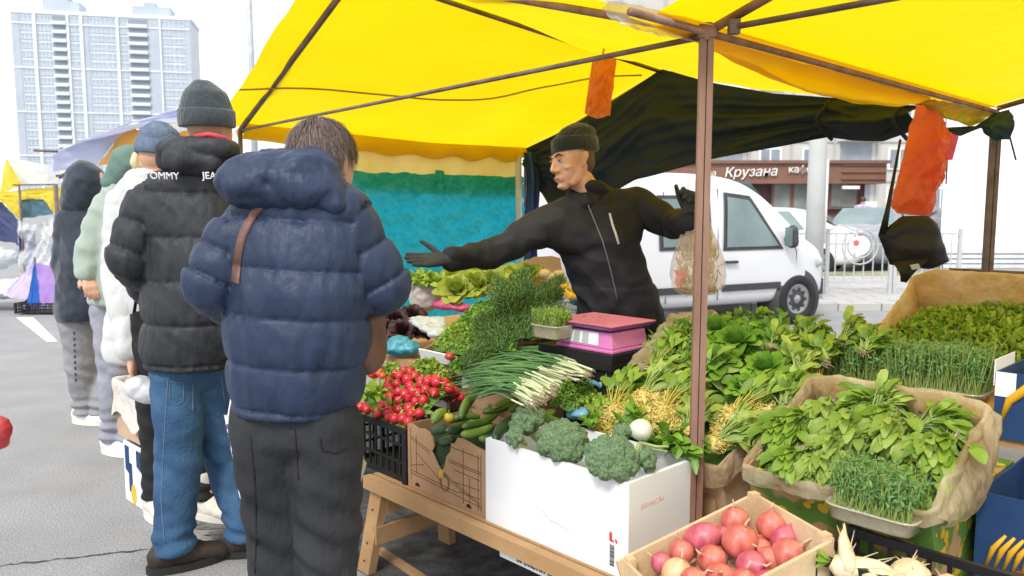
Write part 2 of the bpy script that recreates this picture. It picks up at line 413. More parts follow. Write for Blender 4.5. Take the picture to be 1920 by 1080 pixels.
# concrete lamp post
cp = mat('concrete_post', (.5, .52, .5), .85, var=.08, scale=3, bump=.2)
b = P(1529, 400, 11.6); t = thing('lamp_post', 'thick pale concrete post standing beside the white van', 'lamp post', (b.x, b.y, 0))
m = MB(); m.tube([V((b.x, b.y, 0)), V((b.x, b.y, 2.2)), V((b.x, b.y, 9))], [.135, .125, .09], 20); m.build('post', cp, t, True)
m = MB(); m.tube([V((b.x + .14, b.y - .02, 2.1)), V((b.x + .14, b.y - .02, .9))], .02, 8); m.build('cable_conduit', wl_, t, True)

# person by the kiosk, tiny
def fence_section():
    pass
# white metal fence with ring ornament
fm = mat('white_rail', (.46, .47, .48), .5, var=.05)
FY = 12.2
fx0 = P(1475, 500, FY).x; 
def fence(xa, xb, label, ring):
    z0 = .1; ztop = 1.02
    t = thing('metal_fence', label, 'fence', (xa, FY, 0), 'white railing panels along the pavement')
    for zz, ww_ in ((ztop, .03), (z0 + .18, .03), (ztop - .16, .02)):
        q = MB(); q.bar((xa, FY, zz), (xb, FY, zz), ww_, ww_); q.build('rail', fm, t)
    for xx in (xa + .02, xb - .02):
        m = MB(); m.box((xx, FY, .55), .05, .05, 1.1); m.build('post', fm, t)
    m = MB(); n = int((xb - xa) / .13)
    for i in range(1, n): 
        xx = lerp(xa, xb, i / n); m.box((xx, FY, (z0 + .18 + ztop) / 2), .014, .014, ztop - z0 - .18)
    m.build('baluster', fm, t)
    if ring:
        cx = (xa + xb) / 2; m = MB()
        for r_, cz in ((.19, .84), (.27, .82)):
            m.tube([V((cx + r_ * math.cos(a * PI / 14), FY - .02, cz + r_ * math.sin(a * PI / 14))) for a in range(29)], .012, 6, False)
        m.tube([V((cx - .6, FY - .02, 1.0)), V((cx - .3, FY - .02, 1.16)), V((cx, FY - .02, 1.03)), V((cx + .3, FY - .02, 1.16)), V((cx + .6, FY - .02, 1.0))], .013, 6); m.build('ring_ornament', fm, t, True)
        m = MB(); m.tube([V((cx, FY - .035, .84)), V((cx, FY - .02, .84))], .15, 24); m.build('badge', mat('badge_white', (.7, .68, .68), .4), t)
        m = MB(); m.tube([V((cx - .07, FY - .045, .88)), V((cx - .07, FY - .03, .88))], .042, 14); m.build('badge_mark', mat('badge_red', (.6, .12, .13), .4), t)
xa = P(1460, 500, FY).x; xb = P(1538, 500, FY).x; fence(xa, xb, 'short white railing panel left of the concrete post', False)
xa = P(1548, 500, FY).x; xb = P(1672, 500, FY).x; fence(xa, xb, 'white railing panel with round red and white badge', True)
xa = P(1675, 500, FY).x; xb = P(1800, 500, FY).x; fence(xa, xb, 'white railing panel behind the hanging black bag', False)

# white market wall on the right
ww = mat('white_cladding', (.86, .86, .85), .6, var=.02, scale=.5); ribm = mat('grey_plinth', (.6, .62, .64), .8, var=.1, scale=3)
WY = 18.5; a = P(1762, 470, WY)
t = thing('market_hall', 'blank white hall wall with low grey plinth at the right edge', 'building', (a.x, WY, 0))
m = MB(); m.prism([V((a.x, WY, .4)), V((a.x + 12, WY, .4)), V((a.x + 16, WY + 6, .4)), V((a.x + 3.6, WY + 6, .4))], Z * 5.6); m.build('wall', ww, t)
m = MB()
for i in range(4): m.prism([V((a.x - .02, WY - .04 - i * .06, .34 - i * .11)), V((a.x + 12, WY - .04 - i * .06, .34 - i * .11)), V((a.x + 12, WY + .3, .34 - i * .11)), V((a.x + .2, WY + .3, .34 - i * .11))], Z * .085)
m.build('plinth', ribm, t)
m = MB(); m.bar((a.x, WY - .03, 6.02), (a.x + 12, WY - .03, 6.02), .1, .12); m.build('coping', ribm, t)
# ---------------------------------------------------------------- awning frame and canvas
def RP(x, y, p0, n):
    a, b, c = _ray(x, y); o = V((0, 0, CH)); d = V((a, b, c)); return o + d * ((V(p0) - o).dot(n) / d.dot(n))
steel = mat('weathered_steel', (.20, .10, .065), .6, col2=(.33, .20, .15), scale=16, bump=.2, stretch=(1, 1, .15))
steel2 = mat('dark_steel', (.10, .07, .06), .55, col2=(.2, .14, .12), scale=12)
J0 = V((.571, 2.4, 1.956)); J1 = V((-1.885, 5.6, 1.965)); J2 = V((2.636, 4.4, 1.954)); J3 = V((.124, 7.5, 1.919)); AP = V((1.137, 6.2, 2.46))
F1 = J1.lerp(J0, .45); F1.z = 2.62
F2 = J0 - U * 2.0; F2.z = 2.62; A2 = J2 - U * 1.9; A2.z = 2.42
K0 = J0 - U * 4; K2 = J2 - U * 4
canvas = mat('yellow_canvas', (.72, .43, .003), .62, col2=(.90, .66, .008), scale=1.4, trans=.55, tcol=(1.0, .72, .003), bump=.6, bscale=5, bdist=.05)
canvas_pale = mat('pale_yellow_canvas', (.86, .62, .12), .6, col2=(.9, .7, .25), scale=3, trans=.5)
film = mat('clear_film', (.8, .72, .58), .25, alpha=.55, col2=(.9, .85, .75), scale=6, bump=.6, bscale=14, bdist=.03)
def sag_patch(a, b, c, d, sag, amp, sd, eave=0):
    # a-b front edge, d-c rear edge (u from a to b, v front to rear)
    def fn(u, v):
        p = a.lerp(b, u).lerp(d.lerp(c, u), v)
        s = math.sin(PI * u) * math.sin(PI * min(1, max(0, v))) * sag
        w = noise.noise(V((u * 3.1 + sd, v * 4.3, sd))) * amp + noise.noise(V((u * 11 + sd, v * 5, sd))) * amp * .25
        return p + Z * (w * (1 - abs(2 * u - 1) ** 6) - s)
    return fn
def awning(nm, label, corners_, parts):
    t = thing(nm, label, 'market awning', corners_)
    return t
UPZ = Z * .03
t1 = thing('market_awning', 'big yellow canvas awning over the vegetable stall on rusty steel posts', 'awning', (J0.x, J0.y, 0))
ov = -W * .19
def withov(fn, f):     # front overhang past the rafter
    def g_(u, v):
        return fn(u, v)
    return g_
m = MB(); m.grid(sag_patch(J1 + UPZ + ov, F1 + UPZ + ov, AP + UPZ + W * .08, J3 + UPZ + W * .08, .10, .05, 1.3), 44, 50)
m.build('canvas_slope', canvas, t1, True)
m = MB(); m.grid(sag_patch(F1 + UPZ + ov, J0 + Z * .014 + ov - U * .03, J2 + Z * .014 - U * .03, AP + UPZ + W * .08, .12, .05, 4.2), 44, 50)
m.build('canvas_slope', canvas, t1, True)
# drooping belly of canvas beside the J0-J2 bar
pl = [(1180, 30, 1180, 32), (1325, 66, 1325, 80), (1400, 90, 1400, 113), (1480, 112, 1470, 150), (1560, 132, 1540, 180), (1640, 152, 1620, 196), (1700, 168, 1690, 200), (1745, 182, 1745, 190)]
nW = U.copy()
bp = [(RP(a, b, J0 + U * .02, nW), RP(c, d, J0 + U * .12, nW)) for a, b, c, d in pl]
def belly(u, v):
    x = u * (len(bp) - 1); i = min(int(x), len(bp) - 2); f = x - i
    a = bp[i][0].lerp(bp[i + 1][0], f); b = bp[i][1].lerp(bp[i + 1][1], f)
    return a.lerp(b, v) + U * (.10 * math.sin(PI * v) * math.sin(PI * u)) + Z * (.006 * noise.noise(V((u * 14, v * 5, 2))))
m = MB(); m.grid(belly, 40, 10); m.build('canvas_sag', canvas, t1, True)
pl = [(1752, 186, 1750, 190), (1790, 194, 1775, 222), (1825, 202, 1820, 236), (1858, 212, 1858, 226), (1874, 216, 1874, 217)]
bp2 = [(RP(a, b, J0 + U * .02, nW), RP(c, d, J0 + U * .1, nW)) for a, b, c, d in pl]
def belly2(u, v):
    x = u * (len(bp2) - 1); i = min(int(x), len(bp2) - 2); f = x - i
    return bp2[i][0].lerp(bp2[i + 1][0], f).lerp(bp2[i][1].lerp(bp2[i + 1][1], f), v) + U * (.07 * math.sin(PI * v)) + Z * (.01 * noise.noise(V((u * 9, v * 6, 7))))
m = MB(); m.grid(belly2, 20, 8); m.build('canvas_sag', mat('olive_yellow_canvas', (.5, .42, .02), .6, col2=(.75, .6, .02), scale=14, trans=.3), t1, True)
# rolled hem at the back eave, and pale valance
eN = (J3 - J1).normalized(); pN = Z.cross(eN)
def hem(u, v):
    p = J1.lerp(J3, .985 * u) + Z * .10; a = v * PI * 1.5
    s = .035 * math.sin(PI * u); r = .075 + .015 * math.sin(u * 40 + 3 * v) * u
    return p - Z * (.02 + s + r * (1 - math.cos(a)) * .9) - pN * (r * math.sin(a))
m = MB(); m.grid(hem, 60, 10); m.build('canvas_hem', canvas, t1, True)
def val(u, v):
    p = J1.lerp(J3, .31 + .675 * u); return p + Z * (-.0 - .37 * v - .02 * math.sin(PI * u)) + pN * (.012 * math.sin(u * 9 + v) + .01)
m = MB(); m.grid(val, 30, 6); m.build('valance', canvas_pale, t1, True)
def bar_(t, nm, a, b, r=.016, mt=steel2):
    m = MB(); m.tube([a, b], r, 10); return m.build(nm, mt, t, True)
# poles: the front one is a pair of square tubes side by side
m = MB(); sx = V((1, 0, 0)); sy = V((0, 1, 0))
m.box((J0.x - .011, J0.y, .99), .019, .022, 1.98, (sx, sy, Z)); m.box((J0.x + .0105, J0.y, .985), .018, .026, 1.97, (sx, sy, Z)); m.box((J0.x, J0.y, .03), .1, .1, .01)
m.build('post', steel, t1)
for j in (J1, J3):
    m = MB(); m.tube([V((j.x, j.y, 0)), j], .016, 10); m.build('post', steel2, t1, True)
m = MB(); m.box((J2.x - .016, J2.y, .97), .022, .03, 1.94); m.box((J2.x + .012, J2.y, .97), .022, .03, 1.94); m.build('post', steel2, t1)
bar_(t1, 'eave_bar', J1, J0 + V((0, 0, -.012)), .009); bar_(t1, 'cross_bar', J0 - W * .36, J2, .011, steel); bar_(t1, 'rear_bar', J1, J1.lerp(J3, .95), .014)
bar_(t1, 'rafter', J1, F1, .018); bar_(t1, 'ridge_bar', F1, AP, .014); bar_(t1, 'rafter', J0, F1, .014, steel); bar_(t1, 'rafter', J3, AP, .014); bar_(t1, 'rafter', J2, AP, .014)
m = MB(); m.box(J0 + Z * .0, .05, .035, .035); m.tube([J0 - Z * .025, J0 + Z * .025], .018, 8); m.build('corner_joint', steel, t1)
# rope seam along the left slope
fnL = sag_patch(J1 + UPZ + ov, F1 + UPZ + ov, AP + UPZ, J3 + UPZ, .10, .035, 1.3)
rp_ = []
for i in range(33):
    v = i / 32; u = .30 + .06 * math.sin(v * 9) * (1 - v) + .62 * v ** 1.2; rp_.append(fnL(min(u, .99), v * .97) - Z * .012)
m = MB(); m.tube(rp_, .006, 6); m.build('rope', mat('hemp_rope', (.35, .22, .06), .9), t1, True)
# film gathered at the joint
fp = [(1140, 0), (1190, 8), (1260, 26), (1340, 64)]; fq = [(1180, 48), (1215, 62), (1290, 76), (1320, 80)]
def filmf(u, v):
    x = u * 3; i = min(int(x), 2); f = x - i
    a = (lerp(fp[i][0], fp[i + 1][0], f), lerp(fp[i][1], fp[i + 1][1], f)); b = (lerp(fq[i][0], fq[i + 1][0], f), lerp(fq[i][1], fq[i + 1][1], f))
    p = RP(lerp(a[0], b[0], v), lerp(a[1], b[1], v), J0 + U * .03, U); return p + U * (.04 * math.sin(PI * v) + .02 * noise.noise(V((u * 12, v * 6, 0))))
m = MB(); m.grid(filmf, 24, 8); m.build('film_wrap', film, t1, True)
# second awning nearer, its rear slope over the top right of the view
t2 = thing('market_awning', 'second yellow awning joining at the post, filling the top right corner', 'awning', (K0.x, K0.y, 0))
m = MB(); m.grid(sag_patch(J0 + Z * .018 + U * .10 + ov, F2 + UPZ + ov, A2 + UPZ + W * .05, J2 + Z * .018 + U * .10 + W * .05, .05, .04, 8.1), 44, 44); m.build('canvas_slope', canvas, t2, True)
m = MB(); m.grid(sag_patch(F2 + UPZ + ov, K0 + Z * .03 + ov, K2 + Z * .03, A2 + UPZ, .05, .03, 2.1), 20, 20); m.build('canvas_slope', canvas, t2, True)
bar_(t2, 'rafter', J0 + Z * .01 + V((.02, 0, 0)), F2, .014, steel); bar_(t2, 'eave_bar', J0 - U * .1 + Z * .0, K0, .009); bar_(t2, 'rafter', J2 + Z * .02, A2, .014); bar_(t2, 'rafter', K0, F2, .014)
m = MB(); m.tube([V((K0.x, K0.y, 0)), K0], .018, 10); m.build('post', steel2, t2, True)
m = MB(); m.tube([V((K2.x, K2.y, 0)), K2], .018, 10); m.build('post', steel2, t2, True)
m = MB(); m.box(J0 - U * .09, .03, .03, .04); m.build('clamp', steel2, t2)

# ---------------------------------------------------------------- tarps
teal = mat('teal_tarp', (.015, .25, .34), .4, col2=(.03, .36, .46), scale=9, trans=.45, tcol=(.02, .62, .80), bump=.9, bscale=9, bdist=.05)
t = thing('tarp_wall', 'crinkled teal plastic tarp closing the far end of the stall', 'tarp', (J3.x, J3.y, 0))
def tf(u, v):
    p = J1.lerp(J3, .30 + .685 * u); zt = 1.71 + .02 * noise.noise(V((u * 12, 0, 0))) + (.03 if .45 < u < .5 else 0)
    q = p + Z * lerp(zt - p.z, .35 - p.z, v)
    cr = .03 * noise.noise(V((u * 9 + v * 6, v * 9, 3))) + .020 * (1 - 2 * abs(noise.noise(V((u * 22 - v * 16, v * 12, 5))))) + .014 * (1 - 2 * abs(noise.noise(V((u * 40 + v * 30, v * 24 - u * 10, 8))))) + .008 * noise.noise(V((u * 90, v * 70, 2)))
    return q + pN * (cr - .05)
m = MB(); m.grid(tf, 220, 120); m.build('tarp', teal, t, True)
# dark rear tarp, slung across the gable end and rolled up
dtm = mat('dark_tarp', (.028, .038, .022), .75, col2=(.020, .026, .065), scale=1.2, trans=.12, tcol=(.03, .04, .02), spec=.25, bump=.4, bscale=8, bdist=.04)  # olive tint paints in yellow light reflected onto the navy tarp
nB = Z.cross((J2 - J3).normalized())
tt = [(976, 283), (1060, 243), (1140, 197), (1240, 129), (1330, 154), (1450, 175), (1560, 183), (1600, 185)]
tb_ = [(992, 330), (1040, 392), (1110, 392), (1190, 337), (1300, 309), (1400, 287), (1520, 262), (1585, 252)]
def px_interp(pts, u):
    x = u * (len(pts) - 1); i = min(int(x), len(pts) - 2); f = x - i; return lerp(pts[i][0], pts[i + 1][0], f), lerp(pts[i][1], pts[i + 1][1], f)
def dt(u, v):
    a = px_interp(tt, u); b = px_interp(tb_, u)
    p = RP(lerp(a[0], b[0], v), lerp(a[1], b[1], v), J3 + nB * -.05, nB)
    w = .10 * noise.noise(V((u * 3.2 + v * 1.6, v * 3.2, 1))) + .06 * noise.noise(V((u * 15 - v * 6, v * 1.6, 4))) * (1.1 - u) + .05 * noise.noise(V((u * 4 + v * .5, v * 12 + u * 7, 9)))
    e = math.sin(PI * min(1, v * 3) / 2) if v < .33 else 1
    return p + nB * (w * e * (1 if nB.y < 0 else -1))
t = thing('rear_tarp', 'dark navy tarp, its reflected light painted olive, slung across the back above the seller', 'tarp', (J2.x, J2.y, 0))
m = MB(); m.grid(dt, 120, 50); m.build('tarp', dtm, t, True)
tt2 = [(1560, 189), (1600, 193), (1660, 196), (1725, 198)]; tb2 = [(1556, 258), (1600, 264), (1660, 266), (1725, 240)]
def dt2(u, v):
    a = px_interp(tt2, u); b = px_interp(tb2, u); p = RP(lerp(a[0], b[0], v), lerp(a[1], b[1], v), J3 - nB * .05, nB)
    s = -1 if nB.y > 0 else 1
    return p + nB * s * (.12 * math.sin(PI * v) + .03 * noise.noise(V((u * 4, v * 9, 3))) + .02 * math.sin(v * 12 + u * 3))
m = MB(); m.grid(dt2, 40, 30); m.build('rolled_flap', dtm, t, True)
m = MB()
for px_ in (1558, 1700):
    m = MB()
    pp = [RP(px_ + 3 * math.sin(k), lerp(188, 262, k / 8), J3 - nB * .05, nB) + nB * ((-1 if nB.y > 0 else 1) * (.14 * math.sin(PI * k / 8) + .01)) for k in range(9)]
    m.tube(pp, .012, 6); m.build('tie_strap', dtm, t, True)
# little dark cloth tied round the right post
t = thing('tie_cloth', 'dark green and blue cloth knotted round the right awning post', 'cloth', (J2.x, J2.y, 1.7))
c1 = [(1752, 240), (1790, 238), (1830, 236), (1865, 212), (1892, 205)]; c2 = [(1756, 243), (1800, 256), (1838, 240), (1858, 262), (1892, 262)]
def tcf(u, v):
    a = px_interp(c1, u); b = px_interp(c2, u); p = RP(lerp(a[0], b[0], v), lerp(a[1], b[1], v), J2 - V((0, .05, 0)), V((0, 1, 0)))
    return p + V((0, -.05 * math.sin(PI * v) * u - .02 * noise.noise(V((u * 9, v * 7, 0))), 0))
m = MB(); m.grid(tcf, 30, 12); m.build('cloth', mat('blue_green_cloth', (.01, .03, .05), .6, col2=(.02, .06, .03), scale=12), t, True)
m = MB()
m.tube([P(1888, 240, 4.36), P(1895, 262, 4.36), P(1905, 300, 4.36)], .005, 5); m.tube([P(1783, 245, 4.36), P(1777, 290, 4.36), P(1774, 345, 4.36)], .004, 5); m.build('cord', dtm, t)
# striped curtain strip beside J3
blu = mat('curtain_blue', (.02, .05, .16), .6, col2=(.05, .1, .25), scale=8, trans=.2); wht = mat('curtain_white', (.75, .76, .8), .6, trans=.3)
t = thing('side_curtain', 'narrow navy curtain strip hanging beside a white pole behind the seller', 'curtain', (J3.x, J3.y, 0))
def cur(x0, x1, y0, y1, k):
    def f(u, v):
        return P(lerp(x0, x1, u) + 5 * math.sin(v * 5 + k) + 3 * math.sin(v * 11), lerp(y0, y1, v), 7.2) + V((0, .05 * math.sin(u * 9 + v * 2 + k), 0))
    return f
m = MB(); m.grid(cur(981, 1006, 285, 620, 0), 14, 30); m.build('curtain', blu, t, True)
m = MB(); m.tube([P(972, 292, 7.35), P(974, 600, 7.35)], .03, 10); m.build('white_pole', wht, t, True)

# ---------------------------------------------------------------- bags and tie-ons hanging from the awning
def sheet_bag(name, label, cat, top, bot, Y, m_, group=None, thick=.05, handles=False):
    t = thing(name, label, cat, P(top[0][0], top[0][1], Y), group)
    def f(sgn):
        def g_(u, v):
            a = px_interp(top, u); b = px_interp(bot, u); p = P(lerp(a[0], b[0], v), lerp(a[1], b[1], v), Y)
            return p + V((0, sgn * thick * math.sin(PI * min(.98, max(.02, u))) * (.2 + .8 * math.sin(PI * (.1 + v * .85))) + .03 * noise.noise(V((u * 5 + v * 3, v * 5, Y * sgn))) + .014 * (1 - 2 * abs(noise.noise(V((u * 9 + v * 4, v * 7, Y))))) + .007 * noise.noise(V((u * 20, v * 18, Y))), 0))
        return g_
    m = MB(); m.grid(f(-1), 24, 34); m.grid(f(1), 24, 34); m.build('bag', m_, t, True)
    return t
org1 = mat('orange_plastic', (.85, .26, .03), .3, col2=(.9, .40, .08), scale=5, trans=.6, tcol=(1, .45, .08), bump=1, bscale=18, bdist=.02)
org2 = mat('coral_plastic', (.75, .11, .06), .3, col2=(.85, .26, .05), scale=4, trans=.5, tcol=(1, .3, .12), bump=1, bscale=18, bdist=.02)
t = sheet_bag('plastic_bag', 'small orange plastic bag pinned to the awning bar above the seller', 'bag', [(1112, 106), (1135, 104), (1156, 112)], [(1096, 212), (1120, 222), (1144, 216)], 4.3, org1, thick=.06)
m = MB(); m.tube([P(1130, 104, 4.28), P(1134, 84, 4.3)], .006, 5); m.build('loop', org1, t)
t = sheet_bag('plastic_bag', 'large orange red carrier bag hanging from the right awning bar', 'bag', [(1722, 196), (1745, 206), (1768, 238), (1790, 262)], [(1670, 386), (1690, 400), (1720, 404), (1747, 404)], 4.0, org2, thick=.11)
m = MB(); m.grid(lambda u, v: P(lerp(lerp(1772, 1798, u), lerp(1776, 1786, u), v), lerp(lerp(244, 256, u), 300, v), 3.98), 6, 6); m.build('pink_handle', mat('pink_plastic', (.75, .12, .3), .4, trans=.4), t)
m = MB(); m.tube([P(1738, 200, 3.98), P(1735, 190, 4.05)], .01, 5); m.build('loop', org2, t)
# black shoulder bag
blk = mat('black_nylon', (.010, .010, .011), .5, col2=(.014, .014, .016), scale=5, spec=.35, bump=.3, bscale=12, bdist=.03)
t = thing('shoulder_bag', 'black nylon shoulder bag hanging by a long strap under the orange bag', 'bag', P(1700, 460, 3.8))
bt = [(1646, 440), (1690, 405), (1740, 404), (1758, 420)]; bb = [(1668, 496), (1690, 500), (1745, 505), (1780, 490)]
def bgf(sg):
    def f(u, v):
        a = px_interp(bt, u); b = px_interp(bb, u); p = P(lerp(a[0], b[0], v), lerp(a[1], b[1], v), 3.8)
        return p + V((0, sg * .05 * math.sin(PI * u) ** .5 * math.sin(PI * v) ** .4 + .012 * noise.noise(V((u * 3, v * 4, 1))), 0))
    return f
m = MB(); m.grid(bgf(-1), 20, 20); m.grid(bgf(1), 20, 20); m.build('bag_body', blk, t, True)
bt2 = [(1672, 492), (1700, 488), (1740, 480)]; bb2 = [(1688, 528), (1700, 530), (1728, 495)]
m = MB(); m.grid(lambda u, v: P(lerp(px_interp(bt2, u)[0], px_interp(bb2, u)[0], v), lerp(px_interp(bt2, u)[1], px_interp(bb2, u)[1], v), 3.76) + V((0, -.03 * math.sin(PI * v), 0)), 12, 8); m.build('flap', blk, t, True)
m = MB(); m.grid(lambda u, v: P(1706 + u * 16 + v * 4, 497 + v * 9 - u * 3, 3.70), 1, 1); m.build('buckle', mat('buckle_grey', (.4, .45, .5), .4), t, solid=.004)
m = MB(); m.tube([P(1688, 262, 3.9), P(1676, 330, 3.85), P(1664, 395, 3.8), P(1655, 440, 3.8)], [.006, .008, .012, .02], 8); m.build('strap', blk, t, True)
# tarp-topped rail behind right boxes
t = thing('rail', 'dark horizontal steel rail behind the boxes at the right post', 'rail', P(1850, 515, 4.5))
m = MB(); a = P(1780, 508, 4.6); b = P(1990, 518, 4.4); m.bar(a, b, .03, .035); m.bar((a.x + .02, a.y, a.z), (a.x + .02, a.y, 0), .03, .03); m.bar((b.x, b.y, b.z), (b.x, b.y, 0), .03, .03); m.build('rail', steel2, t)

# ---------------------------------------------------------------- timber table
wood = mat('pale_timber', (.38, .21, .09), .7, col2=(.50, .31, .15), scale=5, stretch=(1, 1, 1), bump=.3, bscale=30, island=.3)
nt, N, L, bs = nodes_of(wood)
wood2 = mat('raw_crate_wood', (.58, .40, .22), .75, col2=(.68, .52, .33), scale=10, bump=.3, bscale=40, island=.4)
screw = mat('screw', (.15, .12, .1), .4, metal=.8)
AX = (U, W, Z)
tbl = thing('trestle_table', 'low timber trestle table carrying the front row of vegetable boxes', 'table', S(.5, 0, 0))
m = MB(); m.box(S(.46, -.365, .355), 1.66, .035, .05, AX); m.build('front_rail', wood, tbl)
m = MB(); m.box(S(.46, .50, .355), 1.66, .035, .05, AX); m.build('back_rail', wood, tbl)
m = MB()
for k in range(6): m.box(S(.46, -.27 + k * .137, .3665), 1.66, .128, .024, AX)
m.build('table_top', wood, tbl)
def trestle(s0):
    for t0_, dt_ in ((-.33, -.07), (-.02, .03), (.46, .03)):
        m = MB(); m.bar(S(s0, t0_, .352), S(s0 + (.01 if t0_ < 0 else 0), t0_ + dt_, 0), .075, .036, up=W); m.build('leg', wood, tbl)
    m = MB(); m.bar(S(s0 - .03, -.385, .155), S(s0 - .03, .0, .155), .024, .07); m.build('crossbar', wood, tbl)
    m = MB(); m.bar(S(s0 - .028, -.33, .26), S(s0 - .028, .47, .26), .022, .055); m.build('crossbar', wood, tbl)
trestle(1.24); trestle(-.32)
m = MB()
for q in (.33, .25, .12, .05): 
    c = S(1.24, -.33, .352).lerp(S(1.25, -.40, 0), 1 - q / .352) - W * .02; m.tube([c, c - W * .0035], .004, 8)
m.build('screw', screw, tbl)
t = thing('timber_offcut', 'long bare timber batten lying on the ground under the table', 'plank', G(760, 1060, .01))
m = MB(); m.bar(G(712, 1032, .012), G(830, 1110, .012), .03, .02); m.build('batten', wood, t)
whc = mat('white_card', (.80, .81, .82), .7, var=.03, scale=3, bump=.1, bscale=20)
ink = mat('dark_ink', (.06, .06, .07), .6)
t = thing('flat_carton', 'flattened white carton with dark print tucked under the table rail', 'carton', S(.35, -.3, .3))
m = MB(); m.box(S(.30, -.26, .310), .44, .18, .036, AX); m.build('carton', whc, t)
text('print', 'БРОКОЛИ 10 кг', .026, S(.34, -.3525, .311), -U, Z, ink, t)
m = MB(); m.bar(S(.5, -.3, .285), S(.5, .5, .285), .03, .015); m.bar(S(.1, -.3, .285), S(.1, .5, .285), .03, .015); m.build('under_batten', wood, tbl)
# ---------------------------------------------------------------- vehicles
wpaint = mat('white_paint', (.70, .71, .74), .3, var=.015, coat=.3); vglass = mat('vehicle_glass', (.16, .22, .23), .08, col2=(.22, .29, .29), scale=1.5, spec=.5)
rub = mat('rubber', (.02, .02, .021), .8); plast = mat('dark_plastic', (.05, .052, .055), .6); alloy = mat('wheel_alloy', (.35, .36, .37), .4, metal=.6); seam = mat('door_gap', (.12, .12, .13), .7)
spaint = mat('silver_paint', (.30, .32, .35), .35, metal=.3, coat=.3); hlm = mat('headlight_glass', (.5, .53, .55), .15); red = mat('tail_red', (.5, .03, .03), .3)
def wheel(par, c, e, n, r=.31, w=.2):
    # c hub centre, e along car, n outward
    m = MB(); pr = [(r * .62, -w / 2), (r * .97, -w / 2), (r, -w * .3), (r, w * .3), (r * .95, w / 2), (r * .66, w / 2), (r * .62, w * .3)]
    m.lathe(c, pr, 36, (e, Z, n)); o = m.build('wheel', rub, par, True)
    m = MB(); m.lathe(c, [(r * .63, w * .2), (r * .63, w * .42), (r * .55, w * .36), (r * .2, w * .3), (r * .1, w * .44), (.01, w * .46)], 30, (e, Z, n)); m.build('rim', alloy, o, True)
    m = MB()
    for k in range(9):
        a = 2 * PI * k / 9; m.tube([c + (e * math.cos(a) + Z * math.sin(a)) * r * .42 + n * (w * .33), c + (e * math.cos(a) + Z * math.sin(a)) * r * .42 + n * (w * .41)], r * .07, 8)
    m.build('rim_slot', plast, o)
def car_body(st, hw_f):
    # st: stations (x, zsill, zbelt, ztop, wtop)
    rings = []
    for (x, zs, zb, zt, wt, w) in st:
        ring = []
        half = [(0, zs), (w * .9, zs), (w * .985, zs + .1), (w, lerp(zs, zb, .5)), (w * .985, zb - .02), (lerp(w, wt, .5) if zt - zb > .05 else w * .93, lerp(zb, zt, .55)), (wt, zt - .06 if zt - zb > .1 else zt - .015), (wt * .82, zt - .01), (0, zt)]
        for y, z in half: ring.append((x, y, z))
        for y, z in half[-2:0:-1]: ring.append((x, -y, z))
        rings.append(ring)
    return rings
def loft(m, rings, Mx):
    n = len(rings[0]); vs = [Mx(p) for r_ in rings for p in r_]
    fs = [(i * n + k, i * n + (k + 1) % n, (i + 1) * n + (k + 1) % n, (i + 1) * n + k) for i in range(len(rings) - 1) for k in range(n)]
    fs.append(tuple(range(n))[::-1]); fs.append(tuple((len(rings) - 1) * n + k for k in range(n))); m.add(vs, fs)
def subsurf(o, l=2):
    md = o.modifiers.new('sub', 'SUBSURF'); md.levels = l; md.render_levels = l
